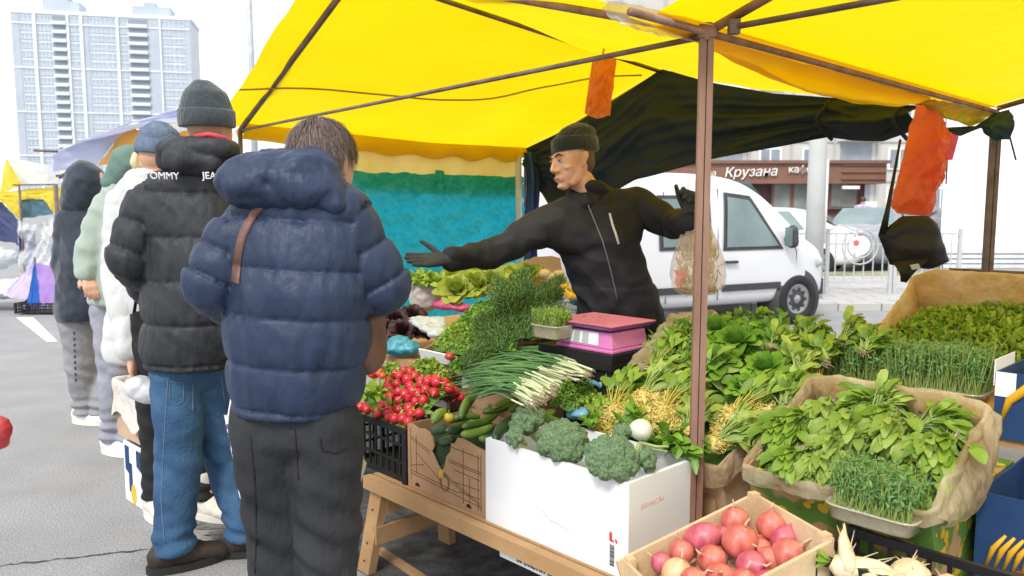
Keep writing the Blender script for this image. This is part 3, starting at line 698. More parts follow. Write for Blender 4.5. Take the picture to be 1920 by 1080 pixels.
def make_van():
    ang = R(27); e = V((math.cos(ang), math.sin(ang), 0)); lat = Z.cross(e)      # e forward, lat to its left (far side); near side = -lat
    A = V((3.46, 9.72, 0))    # front near wheel contact
    o_ = A + lat * .80
    Mx = lambda p: o_ + e * p[0] + lat * p[1] + Z * p[2]
    t = thing('van', 'white delivery van parked right behind the seller with black side strip', 'van', A)
    st = [(-3.28, .42, .95, 1.70, .66, .76), (-3.2, .30, 1.0, 1.80, .72, .84), (-2.6, .26, 1.02, 1.83, .74, .86), (-1.6, .26, 1.02, 1.84, .74, .87), (-1.0, .26, 1.02, 1.82, .73, .87), (-.55, .26, 1.02, 1.70, .70, .87), (-.12, .26, 1.02, 1.36, .74, .87), (.10, .26, 1.0, 1.10, .80, .87), (.35, .26, .93, .98, .74, .84), (.56, .28, .82, .86, .6, .74), (.66, .34, .66, .7, .5, .6)]
    m = MB(); loft(m, car_body(st, 0), Mx); b = m.build('body', wpaint, t, True); subsurf(b)
    ns = -lat   # near side outward
    def side(x, z, off=.0):
        # surface y at x,z on near side
        for i in range(len(st) - 1):
            if st[i][0] <= x <= st[i + 1][0]: break
        f = (x - st[i][0]) / (st[i + 1][0] - st[i][0]); s_ = [lerp(a, b, f) for a, b in zip(st[i], st[i + 1])]
        zs, zb, zt, wt, w = s_[1:]
        pr = [(zs, w * .9), (zs + .1, w * .985), (lerp(zs, zb, .5), w), (zb - .02, w * .985), (lerp(zb, zt, .55), lerp(w, wt, .5)), (zt - .06, wt)]
        y = pr[-1][1]
        for (z1, y1), (z2, y2) in zip(pr, pr[1:]):
            if z <= z2: y = lerp(y1, y2, max(0, min(1, (z - z1) / (z2 - z1)))); break
        return o_ + e * x - lat * (y - .004 + off) + Z * z
    def panel(nm, poly, mt, off=.012, par=t, nseg=6):
        # poly: 4 corners (x,z) -> grid
        a, b_, c, d = poly
        m = MB(); m.grid(lambda u, v: side(*[lerp(lerp(a[i], b_[i], u), lerp(d[i], c[i], u), v) for i in (0, 1)], off), nseg, nseg); return m.build(nm, mt, par, True)
    w1 = panel('window_frame', [(-1.20, .93), (-.26, .93), (-.72, 1.56), (-1.14, 1.60)], plast, .010)
    w = panel('window', [(-1.15, .97), (-.34, .97), (-.76, 1.51), (-1.10, 1.55)], vglass, .018)
    w1 = panel('window_frame', [(-2.1, .95), (-1.36, .95), (-1.36, 1.56), (-2.1, 1.56)], plast, .010)
    w = panel('window', [(-2.05, .99), (-1.40, .99), (-1.40, 1.52), (-2.05, 1.52)], vglass, .018)
    # windscreen
    m = MB(); m.grid(lambda u, v: Mx((lerp(-.62, .02, v), lerp(-.62, .62, u), lerp(1.70, 1.16, v) + .04)), 6, 6); m.build('windscreen', vglass, t, True)
    # seams, strip, handle
    for pts in ([(-1.26, .36), (-1.27, 1.0), (-1.22, 1.64)], [(-.06, .36), (-.04, .9), (-.12, 1.04)], [(-2.0, .36), (-2.0, 1.6)]):
        m = MB(); m.tube([side(*q, .003) for q in pts], .006, 6); m.build('door_gap', seam, t)
    panel('side_strip', [(-1.22, .46), (-.30, .46), (-.30, .54), (-1.22, .54)], plast, .02); panel('side_strip', [(-2.6, .46), (-1.30, .46), (-1.30, .54), (-2.6, .54)], plast, .02)
    m = MB(); m.bar(side(-1.18, .80, .03), side(-1.00, .80, .03), .03, .03); m.build('handle', plast, t)
    m = MB(); m.bar(side(-1.55, .80, .03), side(-1.37, .80, .03), .03, .03); m.build('handle', plast, t)
    # mirror
    mc = side(-.22, 1.07, .12)
    rr = frame(e)
    o = solid('mirror', [[(mc - Z * .06, (.09, .055, .07), rr), (mc + Z * .07, (.08, .05, .08), rr)], [(mc + lat * .1, .02), (side(-.2, 1.0, -.02), .03)]], .012, plast, t)
    m = MB(); m.grid(lambda u, v: mc - e * .060 + Z * lerp(-.10, .12, v) - lat * lerp(-.06, .06, u), 3, 3); m.build('mirror_glass', vglass, o)
    # arches and wheels
    for x in (0, -2.62):
        c = o_ + e * x - lat * .80 + Z * .31
        m = MB(); ns_ = -lat
        m.lathe(c - ns_ * .25, [(.36, 0), (.37, .31)], 30, (e, Z, ns_)); m.build('wheel_arch', plast, t, True)
        wheel(t, c + ns_ * .0 , e, ns_, .30, .18)
        c2 = o_ + e * x + lat * .74 + Z * .31; wheel(t, c2, e, lat, .30, .18)
    m = MB(); m.box(Mx((.60, 0, .42)), .14, 1.3, .2, (e, lat, Z)); m.build('bumper', plast, t)
    m = MB(); c = side(.36, .76, -.06); 
    solid('headlight', [[(c, (.13, .05, .09), rr)]], .012, hlm, t)
    return t
make_van()
def make_car(A, ang, label, paint):
    e = V((math.cos(ang), math.sin(ang), 0)); lat = Z.cross(e); o_ = V(A); Mx = lambda p: o_ + e * p[0] + lat * p[1] + Z * p[2]
    t = thing('car', label, 'car', A, 'cars parked across the road')
    st = [(-2.15, .4, .85, .88, .6, .7), (-2.05, .25, .92, .97, .66, .8), (-1.6, .2, .95, 1.02, .62, .84), (-1.1, .2, .95, 1.34, .56, .85), (-.5, .2, .95, 1.43, .56, .85), (.2, .2, .95, 1.40, .56, .85), (.75, .2, .93, 1.12, .6, .85), (1.05, .2, .9, .96, .7, .85), (1.7, .22, .82, .86, .66, .82), (2.05, .25, .68, .72, .56, .72), (2.15, .35, .58, .6, .5, .6)]
    m = MB(); loft(m, car_body(st, 0), Mx); b = m.build('body', paint, t, True); subsurf(b)
    for sg in (-1, 1):
        for (xa, xb, xc, xd) in ((-1.05, -.28, -.28, -.7), (-.22, .78, .28, -.22)):
            m = MB()
            def f(u, v): 
                x = lerp(lerp(xa, xb, u), lerp(xd, xc, u), v); z = lerp(.97, 1.33, v); return Mx((x, sg * (lerp(.83, .63, v) + .005), z))
            m.grid(f, 4, 4); m.build('window', vglass, t, True)
        for x in (-1.35, 1.35): wheel(t, Mx((x, sg * .78, .3)), e, lat * sg, .3, .17)
        m = MB(); m.box(Mx((-2.08, sg * .62, .80)), .1, .24, .14, (e, lat, Z)); m.build('tail_light', red, t)
        m = MB(); m.box(Mx((2.0, sg * .55, .60)), .12, .26, .1, (e, lat, Z)); m.build('headlight', hlm, t)
        m = MB(); m.box(Mx((.55, sg * .95, .98)), .1, .16, .11, (e, lat, Z)); m.build('mirror', paint, t)
    m = MB(); m.grid(lambda u, v: Mx((lerp(.92, .35, v), lerp(-.6, .6, u) * lerp(1.1, .85, v), lerp(1.02, 1.38, v))), 4, 4); m.build('windscreen', vglass, t, True)
    m = MB(); m.grid(lambda u, v: Mx((lerp(-1.62, -1.0, v), lerp(-.6, .6, u) * lerp(1.1, .85, v), lerp(1.05, 1.39, v))), 4, 4); m.build('rear_window', vglass, t, True)
    m = MB(); m.box(Mx((-2.17, 0, .62)), .03, .52, .11, (e, lat, Z)); m.build('number_plate', wpaint, t)
    return t
make_car((5.5, 17.6, 0), R(150), 'white car parked behind the concrete post in front of the kiosk', wpaint)
make_car((8.35, 18.3, 0), R(55), 'silver car parked behind the railing badge with its rear facing us', spaint)
make_car((11.8, 21.0, 0), R(8), 'dark grey car farthest off at the hall corner behind the hanging bags', mat('grey_paint', (.3, .3, .33), .35, coat=.3))
# ---------------------------------------------------------------- people
skin = mat('skin', (.60, .33, .21), .55, col2=(.68, .39, .27), scale=9, var=.1, bump=.08, bscale=90)
skin_w = mat('skin_warm', (.54, .27, .15), .5, col2=(.70, .40, .25), scale=22, bump=.25, bscale=160, bdist=.004)
nt, N, L, bs = nodes_of(skin_w); bs.inputs['Subsurface Weight'].default_value = .08
eyew = mat('eye_white', (.42, .38, .34), .2); iris = mat('iris', (.06, .05, .04), .2); lipm = mat('lip', (.42, .16, .12), .5); brow = mat('brow_hair', (.05, .03, .02), .9)
lace = mat('lace', (.75, .72, .66), .8)
def gmat(name, col, col2, rough=.6, sheen=0, bump=.45, bscale=38, stretch=(1, 1, .5), bd=.015, spec=.3):
    return mat(name, col, rough, col2=col2, scale=4, bump=bump, bscale=bscale, stretch=stretch, bdist=bd, sheen=sheen, spec=spec)
def capsule(a, ra, b, rb): return [(a, ra), (b, rb)]
def hand_hulls(w, d, n, side, r=.0088, curl=.5, spread=.10, L=1.0, th=.9):
    """w wrist, d direction to the fingertips, n palm normal (curl direction), side: +1 thumb on d x n side"""
    d = V(d).normalized(); n = V(n); n = (n - d * n.dot(d)).normalized(); x = d.cross(n) * side
    H = []
    k0 = w + d * .085 * L
    H.append([(w, (.024 * L)), (w + d * .02 * L + x * .012, .02 * L), (k0 + x * .030 * L, .013 * L), (k0 - x * .030 * L, .012 * L)])
    lens = [(.074, .030), (.083, .010), (.077, -.010), (.060, -.029)]
    for i, (ln, off) in enumerate(lens):
        p = k0 + x * off * L; dd = (d + x * (off / .03) * spread).normalized(); a = curl * (.30 + .06 * i)
        q = p; rr = r * (1.0 if i < 3 else .88)
        for k, fr in enumerate((.45, .32, .23)):
            ax = dd.cross(n).normalized(); dd = (Matrix.Rotation(a * (1 if k else .8), 3, -ax if (Matrix.Rotation(.1, 3, ax) @ dd).dot(n) < dd.dot(n) else ax) @ dd)
            q2 = q + dd * ln * fr * L; H.append(capsule(q, rr, q2, rr * .92)); q = q2; rr *= .93
    b = w + d * .022 * L + x * .022 * L; dd = (d * .6 + x * th + n * .25).normalized(); q = b + dd * .045 * L; H.append(capsule(b, .014 * L, q, .0115 * L))
    dd = (dd + d * .35 + n * .1).normalized(); q2 = q + dd * .032 * L; H.append(capsule(q, .0110 * L, q2, .0095 * L)); dd = (dd + d * .2).normalized(); H.append(capsule(q2, .0095 * L, q2 + dd * .024 * L, .008 * L))
    return H
def head_hulls(c, F, k=1.0, detail=True):
    """c centre of the skull, F frame matrix (right, fwd, up columns)"""
    def T(x, y, z): return c + F @ V((x * k, y * k, z * k))
    def e(x, y, z, rx, ry, rz, rot=None): return (T(x, y, z), (rx * k, ry * k, rz * k), F)
    H = [[e(0, -.012, .030, .073, .090, .082), e(0, .030, .0, .062, .062, .072)],
         [e(0, .035, -.02, .058, .050, .05), e(0, .058, -.092, .026, .022, .020)],
         [e(.040, -.0, -.035, .020, .04, .04), e(-.040, -.0, -.035, .020, .04, .04), e(.030, .035, -.082, .018, .025, .018), e(-.030, .035, -.082, .018, .025, .018)],
         [e(0, .058, .025, .05, .03, .022), e(0, .066, .030, .044, .024, .010)]]
    if detail:
        H += [[e(0, .090, .012, .008, .010, .008), e(0, .108, -.024, .009, .010, .009)],          # nose bridge to tip
              [e(0, .106, -.026, .009, .010, .008), e(.013, .094, -.030, .007, .010, .007)], [e(0, .106, -.026, .009, .010, .008), e(-.013, .094, -.030, .007, .010, .007)],
              [e(.020, .078, -.058, .010, .012, .006), e(0, .088, -.054, .010, .010, .006), e(-.020, .078, -.058, .010, .012, .006)],
              [e(.018, .078, -.068, .010, .012, .006), e(0, .085, -.069, .010, .010, .006), e(-.018, .078, -.068, .010, .012, .006)],
              [e(0, .078, -.094, .014, .014, .011)],
              [e(.034, .074, .034, .018, .014, .006), e(.012, .086, .032, .01, .010, .006)], [e(-.034, .074, .034, .018, .014, .006), e(-.012, .086, .032, .01, .010, .006)],
              [e(.045, .058, -.02, .018, .018, .014)], [e(-.045, .058, -.02, .018, .018, .014)]]
    for s in (1, -1):
        if detail: H.append([e(s * .034, .040, -.020, .030, .032, .030), e(s * .022, .045, -.074, .022, .024, .018)]); H.append([e(s * .046, .0, -.020, .022, .04, .03), e(s * .030, .03, -.078, .020, .028, .016)])
        H.append([e(s * .074, -.004, .018, .006, .012, .016), e(s * .082, -.016, .022, .005, .013, .016), e(s * .075, -.002, -.018, .006, .008, .010)])
    return H
def body(t, J, m_, voxel=.012, hk=1.0, detail=False, hands=True):
    """one continuous body: head, neck, torso, arms with hands, legs and feet, posed by joints J"""
    F = J['F']; H = head_hulls(J['head'], F, hk, detail)
    hb = J['head'] - F @ V((0, .02, .06)) * hk
    H.append(capsule(hb, .054, J['neck'], .058))
    ch = J['neck'].lerp((J['hipL'] + J['hipR']) / 2, .38); sf = J['SF']
    H.append([(J['neck'] - Z * .03, .06), (J['shL'], .045), (J['shR'], .045), (ch, (.15, .10, .1), sf)])
    pel = (J['hipL'] + J['hipR']) / 2
    H.append([(ch, (.145, .10, .1), sf), (pel + Z * .08, (.13, .09, .08), sf)]); H.append([(pel + Z * .08, (.12, .08, .08), sf), (pel, (.12, .08, .08), sf)])
    for s in 'LR':
        H.append(capsule(J['sh' + s], .045, J['el' + s], .036)); H.append(capsule(J['el' + s], .036, J['wr' + s], .026))
        H.append(capsule(J['hip' + s], .066, J['kn' + s], .050)); H.append(capsule(J['kn' + s], .055, J['an' + s], .038))
        H.append([(J['an' + s] - Z * .02, .036), (J['an' + s] - Z * (J['an' + s].z - .04) - J['ft' + s] * .04, .035), (J['an' + s] - Z * (J['an' + s].z - .035) + J['ft' + s] * .13, .028)])
        if 'hd' + s in J and hands:
            d, n, side, kw = J['hd' + s]; H += hand_hulls(J['wr' + s], d, n, side, **kw)
    return solid('body', H, voxel, m_, t, smooth=2)
def quilter(segs, zs=None, amp=.02, wr=.006, sd=0, seg_n=None, diag=1.0, seamlean=(0, 0)):
    """segs: (a, b, r, n, kind) ; torso uses world-z seam list zs"""
    def f(co, no):
        n = len(co); best = np.full(n, 1e9); prof = np.zeros(n); ph = np.zeros(n)
        for (a, b, r, k, kind) in segs:
            a_ = np.array(a); d = np.array(b) - a_; L2 = d @ d; t = np.clip(((co - a_) @ d) / L2, 0, 1)
            dist = np.linalg.norm(co - (a_ + t[:, None] * d), axis=1) / r
            if kind == 'torso':
                zz = co[:, 2] + seamlean[0] * (co[:, 0] - a_[0]) + seamlean[1] * (co[:, 1] - a_[1]); q = np.full(n, .5)
                for z1, z2 in zip(zs, zs[1:]):
                    mk = (zz <= z1) & (zz > z2); q[mk] = (z1 - zz[mk]) / (z1 - z2)
            else: q = (t * k) % 1.0; q = np.where(t >= 1, .5, q)
            w = dist < best; best[w] = dist[w]; prof[w] = q[w]
        b = np.abs(np.sin(PI * np.clip(prof, 0, 1))) ** .30
        w1 = nz(co, (15, 15, 4.5), sd); w2 = nz(co, (38, 38, 12), sd + 3); w3 = nz(co @ np.array([[.8, 0, .6], [0, 1, 0], [-.6, 0, .8]]), (5, 5, 17), sd + 5)
        rid = 1 - np.abs(w3) * 2
        return amp * (b - .75) + wr * (w1 * (1.55 - b * 1.0) + w2 * .9 * (1.45 - b)) * 1.5 + wr * .5 * diag * rid
    return f
def folds(amp=.008, sd=0, f1=(5, 5, 14), f2=(11, 11, 22)):
    rot = np.array([[.8, 0, .6], [0, 1, 0], [-.6, 0, .8]])
    def f(co, no):
        w = nz(co @ rot, f1, sd); w2 = nz(co @ rot.T, f2, sd + 9); w3 = nz(co, (4, 4, 4), sd + 2)
        return amp * ((1 - np.abs(w) * 2.4) * .8 + w2 * .6 + w3 * .6)
    return f
def trousers(t, J, m_, rt=.115, rk=.085, ra=.075, amp=.009, voxel=.010, sd=0, waist=.15, low=.0, hemk=1.1):
    sf = J['SF']; pel = (J['hipL'] + J['hipR']) / 2
    H = [[(pel + Z * .10, (waist, .105, .03), sf), (J['hipL'] + Z * .0, (rt, rt * 1.05, .1), sf), (J['hipR'] + Z * .0, (rt, rt * 1.05, .1), sf)]]
    for s in 'LR':
        k = J['kn' + s]; a = J['an' + s] + Z * low
        H.append(capsule(J['hip' + s], rt, k, rk)); H.append(capsule(k, rk, a + Z * .04, ra)); H.append([(a + Z * .05, (ra, ra, .02)), (a - Z * .02, (ra * hemk, ra * hemk, .012))])
    def f(co, no):
        d = folds(amp, sd)(co, no)
        for s in 'LR':          # stacked creases towards the hem and behind the knee
            a = np.array(J['an' + s]); k = np.array(J['kn' + s]); z = (co[:, 2] - a[2]) / (k[2] - a[2]); near = np.linalg.norm(co - (a + (k - a) * np.clip(z, 0, 1)[:, None]), axis=1) < .2
            d = d + near * amp * .9 * np.sin(co[:, 2] * 95 + 6 * nz(co, 3, sd + 7)) * np.exp(-((z - .08) / .22) ** 2) + near * amp * .6 * np.sin(co[:, 2] * 60 + co[:, 0] * 30 + sd) * np.exp(-((z - 1.0) / .18) ** 2)
        return d
    return solid('trousers', H, voxel, m_, t, 2, f)
def jacket(name, t, J, m_, segs_n=5, rs=.085, re=.078, rw=.062, chest=(.2, .15), waist=(.2, .16), hem=(.2, .16), hemz=.95, amp=.02, wr=.006, zs=None, voxel=.009, sd=0, collar=.085, hemc=None, extra=(), lean=(0, 0), plain=False):
    sf = J['SF']; neck = J['neck']; pel = (J['hipL'] + J['hipR']) / 2
    ch = neck.lerp(pel, .42)
    hc = hemc if hemc is not None else V((pel.x, pel.y, hemz + .03))
    H = [[(neck + Z * .015, (collar, collar * .95, .035), sf), (J['shL'] + Z * .005, rs * .92), (J['shR'] + Z * .005, rs * .92), (ch, (chest[0], chest[1], .1), sf)],
         [(ch, (chest[0], chest[1], .1), sf), (ch.lerp(hc, .5), (waist[0], waist[1], .1), sf)],
         [(ch.lerp(hc, .5), (waist[0], waist[1], .1), sf), (hc + Z * .05, (hem[0], hem[1], .05), sf), (hc, (hem[0] * .96, hem[1] * .96, .03), sf)]]
    segs = [(neck, hc, (chest[0] + chest[1]) * .5, 1, 'torso')]
    for s in 'LR':
        H.append(capsule(J['sh' + s], rs, J['el' + s], re)); w = J['wr' + s] - (J['wr' + s] - J['el' + s]).normalized() * .02
        H.append(capsule(J['el' + s], re, w, rw)); segs.append((J['sh' + s], J['el' + s], rs, segs_n * .6, 'arm')); segs.append((J['el' + s], w, re, segs_n * .55, 'arm'))
    H += list(extra)
    d = folds(amp, sd, (6, 6, 11), (14, 14, 18)) if plain else quilter(segs, zs, amp, wr, sd, seamlean=lean)
    return solid(name, H, voxel, m_, t, 2, d)
def cuff(t, p, d, r, m_):
    d = V(d).normalized(); m = MB(); m.tube([p - d * .03, p - d * .015, p + d * .005, p + d * .015], [r, r * 1.05, r * 1.0, r * .9], 16); return m.build('cuff', m_, t, True)
def shoe(t, an, ft, m_, sole, L=.28, w=.05, h=.09, boot=0, name='shoe'):
    f = V((ft.x, ft.y, 0)).normalized(); b = V((an.x, an.y, 0)); rr = frame(f)
    H = [[(b - f * .05 + Z * .06, (w, .05, .055), rr), (b + f * .07 + Z * .055, (w, .06, .05), rr)], [(b + f * .05 + Z * .055, (w, .06, .04), rr), (b + f * (L - .13) + Z * .045, (w * .92, .055, .032), rr)],
         [(b + Z * .06, (w * .9, .055, .04), rr), (b + Z * (h + boot), (w * .95, .055, .02), rr)]]
    o = solid(name, H, .008, m_, t, 2, folds(.003, 3, (20, 20, 30)))
    m = MB(); ps = []
    for k in range(24):
        a = 2 * PI * k / 24; ps.append(b + f * (L / 2 - .10 + (L / 2 + .005) * math.cos(a)) + Z.cross(f) * ((w + .006) * math.sin(a) * (1 - .12 * math.cos(a))) + Z * .003)
    m.prism(ps, Z * .028); m.build('sole', sole, o)
    return o
def hair_strands(name, par, c, F, k, mt, n=900, zmin=-.05, rad=(.082, .100, .105), crown=(0, -.03, .09), L=.09, sd=1, face=.25, base=True, rn=.0022):
    """a soft cap plus combed strand ribbons over the skull"""
    rs = random.Random(sd); m = MB()
    if base:
        bm_ = sculpt([[(c + F @ (V((0, -.016, .036)) * k), (rad[0] * k * .97, rad[1] * k * .97, rad[2] * k * .90), F), (c + F @ (V((0, -.045, -.02)) * k), (rad[0] * k * .8, rad[1] * k * .55, rad[2] * k * .6), F)]], .008, 2)
        # drop what would cover the face
        b = bmesh.new(); b.from_mesh(bm_); Fi = F.transposed()
        kill = []
        for f_ in b.faces:
            q = Fi @ (f_.calc_center_median() - c) / k
            if q.y > .045 and q.z < .075 or (abs(q.x) > .055 and q.y > -.02 and q.z < .03): kill.append(f_)
        bmesh.ops.delete(b, geom=kill, context='FACES'); b.to_mesh(bm_); b.free()
        base_o = link(name, bm_, mt, par, True)
    cr = V(crown)
    for i in range(n):
        a = rs.uniform(0, 2 * PI); el = math.acos(rs.uniform(-.35, 1)); q = V((math.sin(el) * math.cos(a) * rad[0], math.sin(el) * math.sin(a) * rad[1] - .016, math.cos(el) * rad[2] * .93 + .032))
        if q.y > .05 and q.z < .08: continue
        if abs(q.x) > .050 and q.y > -.035 and q.z < .055: continue
        if q.z < zmin: continue
        pts = []; p = q.copy(); ctr = V((0, -.016, .03)); dirn = (p - cr); 
        for s_ in range(5):
            nrm = (p - ctr).normalized(); dr = (p - cr); dr = dr - nrm * dr.dot(nrm)
            if dr.length < 1e-3: dr = nrm.orthogonal()
            dr = (dr.normalized() + V((.25, .35, -.2)) * .6); dr = (dr - nrm * dr.dot(nrm)).normalized()
            pts.append(p + nrm * (.002 + .004 * s_ * rs.random())); p = p + dr * (L / 4) * rs.uniform(.7, 1.1); 
            nn = p - ctr; l = math.sqrt((nn.x / rad[0]) ** 2 + (nn.y / rad[1]) ** 2 + (nn.z / rad[2]) ** 2); p = ctr + nn / max(l, 1e-3)
        w = [c + F @ (x * k) for x in pts]
        sidev = (w[-1] - w[0]).cross(w[0] - c).normalized(); vs = []
        for j, x in enumerate(w): ww = rn * (1 - .2 * j); vs += [x - sidev * ww, x + sidev * ww]
        m.add(vs, [(2 * j, 2 * j + 1, 2 * j + 3, 2 * j + 2) for j in range(len(w) - 1)])
    return (m.build('hair_strand', mt, base_o if base else par, True) if base else m.build(name, mt, par, True))
def beanie(t, c, F, k, mt, h=.16, sd=0, fold=True, r=(.088, .105), tip=.0, back=0):
    H = [[(c + F @ V((0, -.012, .045)) * k, (r[0] * k, r[1] * k, .045 * k), F), (c + F @ V((0, -.012 - back, h * .72)) * k, (r[0] * .80 * k, r[1] * .80 * k, .035 * k), F), (c + F @ V((tip, -.02 - back, h)) * k, (.03 * k, .04 * k, .012 * k), F)]]
    def rib(co, no):
        q = (co - np.array(c)) @ np.array(F); a = np.arctan2(q[:, 1], q[:, 0]); return .0016 * np.sin(a * 60) + .004 * nz(co, 9, sd)
    o = solid('beanie', H, .006, mt, t, 2, rib)
    if fold:
        m = MB(); X, Y_, Z_ = F.col[0], F.col[1], F.col[2]
        m.lathe(c + F @ V((0, -.012, 0)) * k, [(1.0, .002), (1.04, .006), (1.05, .03), (1.04, .058), (1.0, .062)], 48, (X * r[0] * k, Y_ * r[1] * k, Z_ * 1.0 * k)); m.build('brim_fold', mt, o, True)
    return o

def SFm(d): return frame(V((d[0], d[1], 0)))
# ---- B: man in the navy puffer, near, back to us
navy = gmat('navy_nylon', (.017, .029, .066), (.027, .044, .092), .5, 0, .5, 34, spec=.35)
JB = dict(head=P(607, 316, 2.17), neck=P(566, 350, 2.06), shL=P(455, 432, 2.06), shR=P(640, 408, 2.05), elL=P(402, 528, 2.02), wrL=P(450, 575, 2.26), elR=P(712, 532, 2.08), wrR=P(700, 548, 2.34),
          hipL=P(500, 800, 2.08), hipR=P(606, 800, 2.06), knL=P(520, 985, 2.08), knR=P(616, 985, 2.06), anL=V((-.60, 2.10, .09)), anR=V((-.43, 2.06, .09)), ftL=V((-.2, .95, 0)), ftR=V((.25, .95, 0)))
JB['F'] = frame(V((.42, .80, -.30)), V((.10, .35, 1))); JB['SF'] = SFm((.22, .97))
JB['hdL'] = (V((.5, .9, .1)), V((0, 0, -1)), 1, dict(curl=1.2)); JB['hdR'] = (V((-.5, .85, 0)), V((0, 0, -1)), -1, dict(curl=1.2))
JB['anL'] = JB['knL'] + V((.02, .0, 0)); JB['anL'].z = .09; JB['anR'] = JB['knR'] + V((-.03, .0, 0)); JB['anR'].z = .09
tB = thing('person', 'man in navy quilted puffer and black trousers, head bowed over the stall', 'person', V((JB['hipL'].x, JB['hipL'].y, 0)))
body(tB, JB, skin, .010)
zB = [P(550, y, 1.93).z for y in (300, 412, 507, 600, 696, 784, 806)]
hemcB = V((-.575, 2.09, P(550, 786, 1.93).z))
hood = [[(P(500, 335, 2.01), (.10, .08, .05)), (P(565, 350, 2.0), (.085, .07, .045)), (P(565, 312, 2.04), (.09, .08, .045))], [(P(500, 330, 2.02), (.110, .08, .055)), (P(565, 308, 2.06), (.095, .08, .045))], [(P(470, 345, 2.00), (.085, .07, .055)), (P(560, 355, 1.99), (.09, .06, .05))], [(P(560, 325, 2.03), (.09, .09, .045)), (P(635, 385, 2.04), (.05, .08, .030))]]
jkB = jacket('jacket', tB, JB, navy, 3.4, rs=.080, re=.078, rw=.070, chest=(.198, .155), waist=(.190, .162), hem=(.172, .160), hemz=.95, amp=.020, wr=.0048, zs=zB, voxel=.0065, sd=2, hemc=hemcB, lean=(.06, 0))
def hoodfold(co, no):
    d = .007 * (1 - np.abs(nz(co, (9, 9, 11), 5)) * 2.6) + .004 * nz(co, 22, 3) + .004 * (1 - np.abs(nz(co, (30, 30, 12), 9)) * 2)
    for (x1, y1, x2, y2, w) in ((515, 262, 500, 345, 6), (500, 345, 545, 392, 6), (520, 268, 625, 300, 5), (440, 300, 500, 345, 7)):
        a = np.array(P(x1, y1, 1.93)); b = np.array(P(x2, y2, 1.93)); ab = (b - a)[[0, 2]]; q = co[:, [0, 2]] - a[[0, 2]]; t = np.clip((q @ ab) / (ab @ ab), 0, 1); ds = np.linalg.norm(q - t[:, None] * ab, axis=1); d -= .004 * np.exp(-(ds / (w * .0013)) ** 2)
    return d
solid('hood', hood, .006, navy, tB, 3, hoodfold)
brn = mat('brown_leather', (.10, .045, .035), .5, col2=(.17, .08, .06), scale=8, bump=.3, bscale=60)
char = gmat('charcoal_cord', (.022, .024, .028), (.040, .042, .048), .85, 0, .35, 60)
trousers(tB, JB, char, rt=.098, rk=.084, ra=.078, amp=.008, voxel=.008, sd=4, waist=.15)
bT = bvh_of([o for o in tB.children if o.name.startswith('trousers')][0]); grs_ = mat('trouser_seam', (.010, .010, .012), .9)
for sm_ in ([(553, 805), (556, 850), (560, 900)], [(470, 820), (478, 900), (480, 1000), (478, 1075)], [(600, 822), (604, 845), (632, 850), (650, 838)]):
    m = MB(); m.tube([onto(bT, lerp(a[0], b[0], k / 7), lerp(a[1], b[1], k / 7), .0005, 2.0) for a, b in zip(sm_, sm_[1:]) for k in range(8)], .0022, 5); m.build('seam', grs_, tB, True)
shoe(tB, JB['anL'], JB['ftL'], mat('black_shoe', (.02, .018, .017), .5), rub); shoe(tB, JB['anR'], JB['ftR'], MATS['black_shoe'], rub)
hairb = mat('brown_hair', (.055, .038, .032), .55, col2=(.24, .17, .15), island=.85, scale=30)
hair_strands('hair', tB, JB['head'], JB['F'], .97, hairb, 5200, -.075, L=.06, sd=3, rn=.0013)
bagB = thing('handbag', 'brown leather shoulder bag worn by the man in navy, strap across his back', 'handbag', P(690, 640, 2.1))
bB = bvh_of(jkB)
sp_ = [(490, 385), (478, 398), (466, 416), (455, 440), (448, 465), (444, 490), (442, 515), (441, 530)]
def strapf(u, v):
    x = v * (len(sp_) - 1); i = min(int(x), len(sp_) - 2); q = [lerp(sp_[i][k], sp_[i + 1][k], x - i) for k in (0, 1)]
    return onto(bB, q[0] + (u - .5) * 15, q[1] + (u - .5) * 5, .008 if .1 < u < .9 else .003)
m = MB(); m.grid(strapf, 4, 30); m.build('strap', brn, bagB, True)
solid('bag_body', [[(P(690, 600, 2.16), (.045, .09, .05)), (P(690, 655, 2.16), (.050, .10, .07))]], .010, brn, bagB, 2, folds(.004, 5))
m = MB(); m.tube([P(688, 565, 2.12), P(676, 520, 2.16), P(640, 470, 2.2)], .008, 6); m.build('bag_handle', brn, bagB, True)
# white tote at his left leg
tote = mat('white_tote', (.74, .73, .70), .8, col2=(.80, .79, .77), scale=5, bump=.4, bscale=15, bdist=.02); prn = mat('violet_print', (.20, .08, .35), .6)
t = thing('tote_bag', 'white tote bag with violet edge print hanging beside the black trousers', 'tote bag', P(455, 880, 2.3))
q1 = [(420, 778), (450, 785), (500, 790)]; q2 = [(452, 940), (490, 978), (515, 990)]
def tot(sg):
    def f(u, v):
        a = px_interp(q1, u); b = px_interp(q2, u); p = P(lerp(a[0], b[0], v), lerp(a[1], b[1], v), 2.42); return p + V((0, sg * .03 * math.sin(PI * u) + .012 * noise.noise(V((u * 4, v * 5, 0))), 0))
    return f
m = MB(); m.grid(tot(-1), 12, 16); m.grid(tot(1), 12, 16); m.build('bag', tote, t, True)
m = MB()
for k in range(5): c = P(428 + k * 3.5, 800 + k * 16, 2.395); m.box(c, .012, .004, .016)
m.build('print', prn, t)
m = MB(); m.tube([P(430, 780, 2.42), P(440, 720, 2.42), P(460, 640, 2.36)], .006, 5); m.build('handle', tote, t)
t = thing('tote_bag', 'beige cloth bag between the black trousers and the table leg', 'tote bag', P(665, 900, 2.5))
q3 = [(640, 800), (662, 830), (688, 868)]; q4 = [(640, 990), (652, 985), (664, 950)]
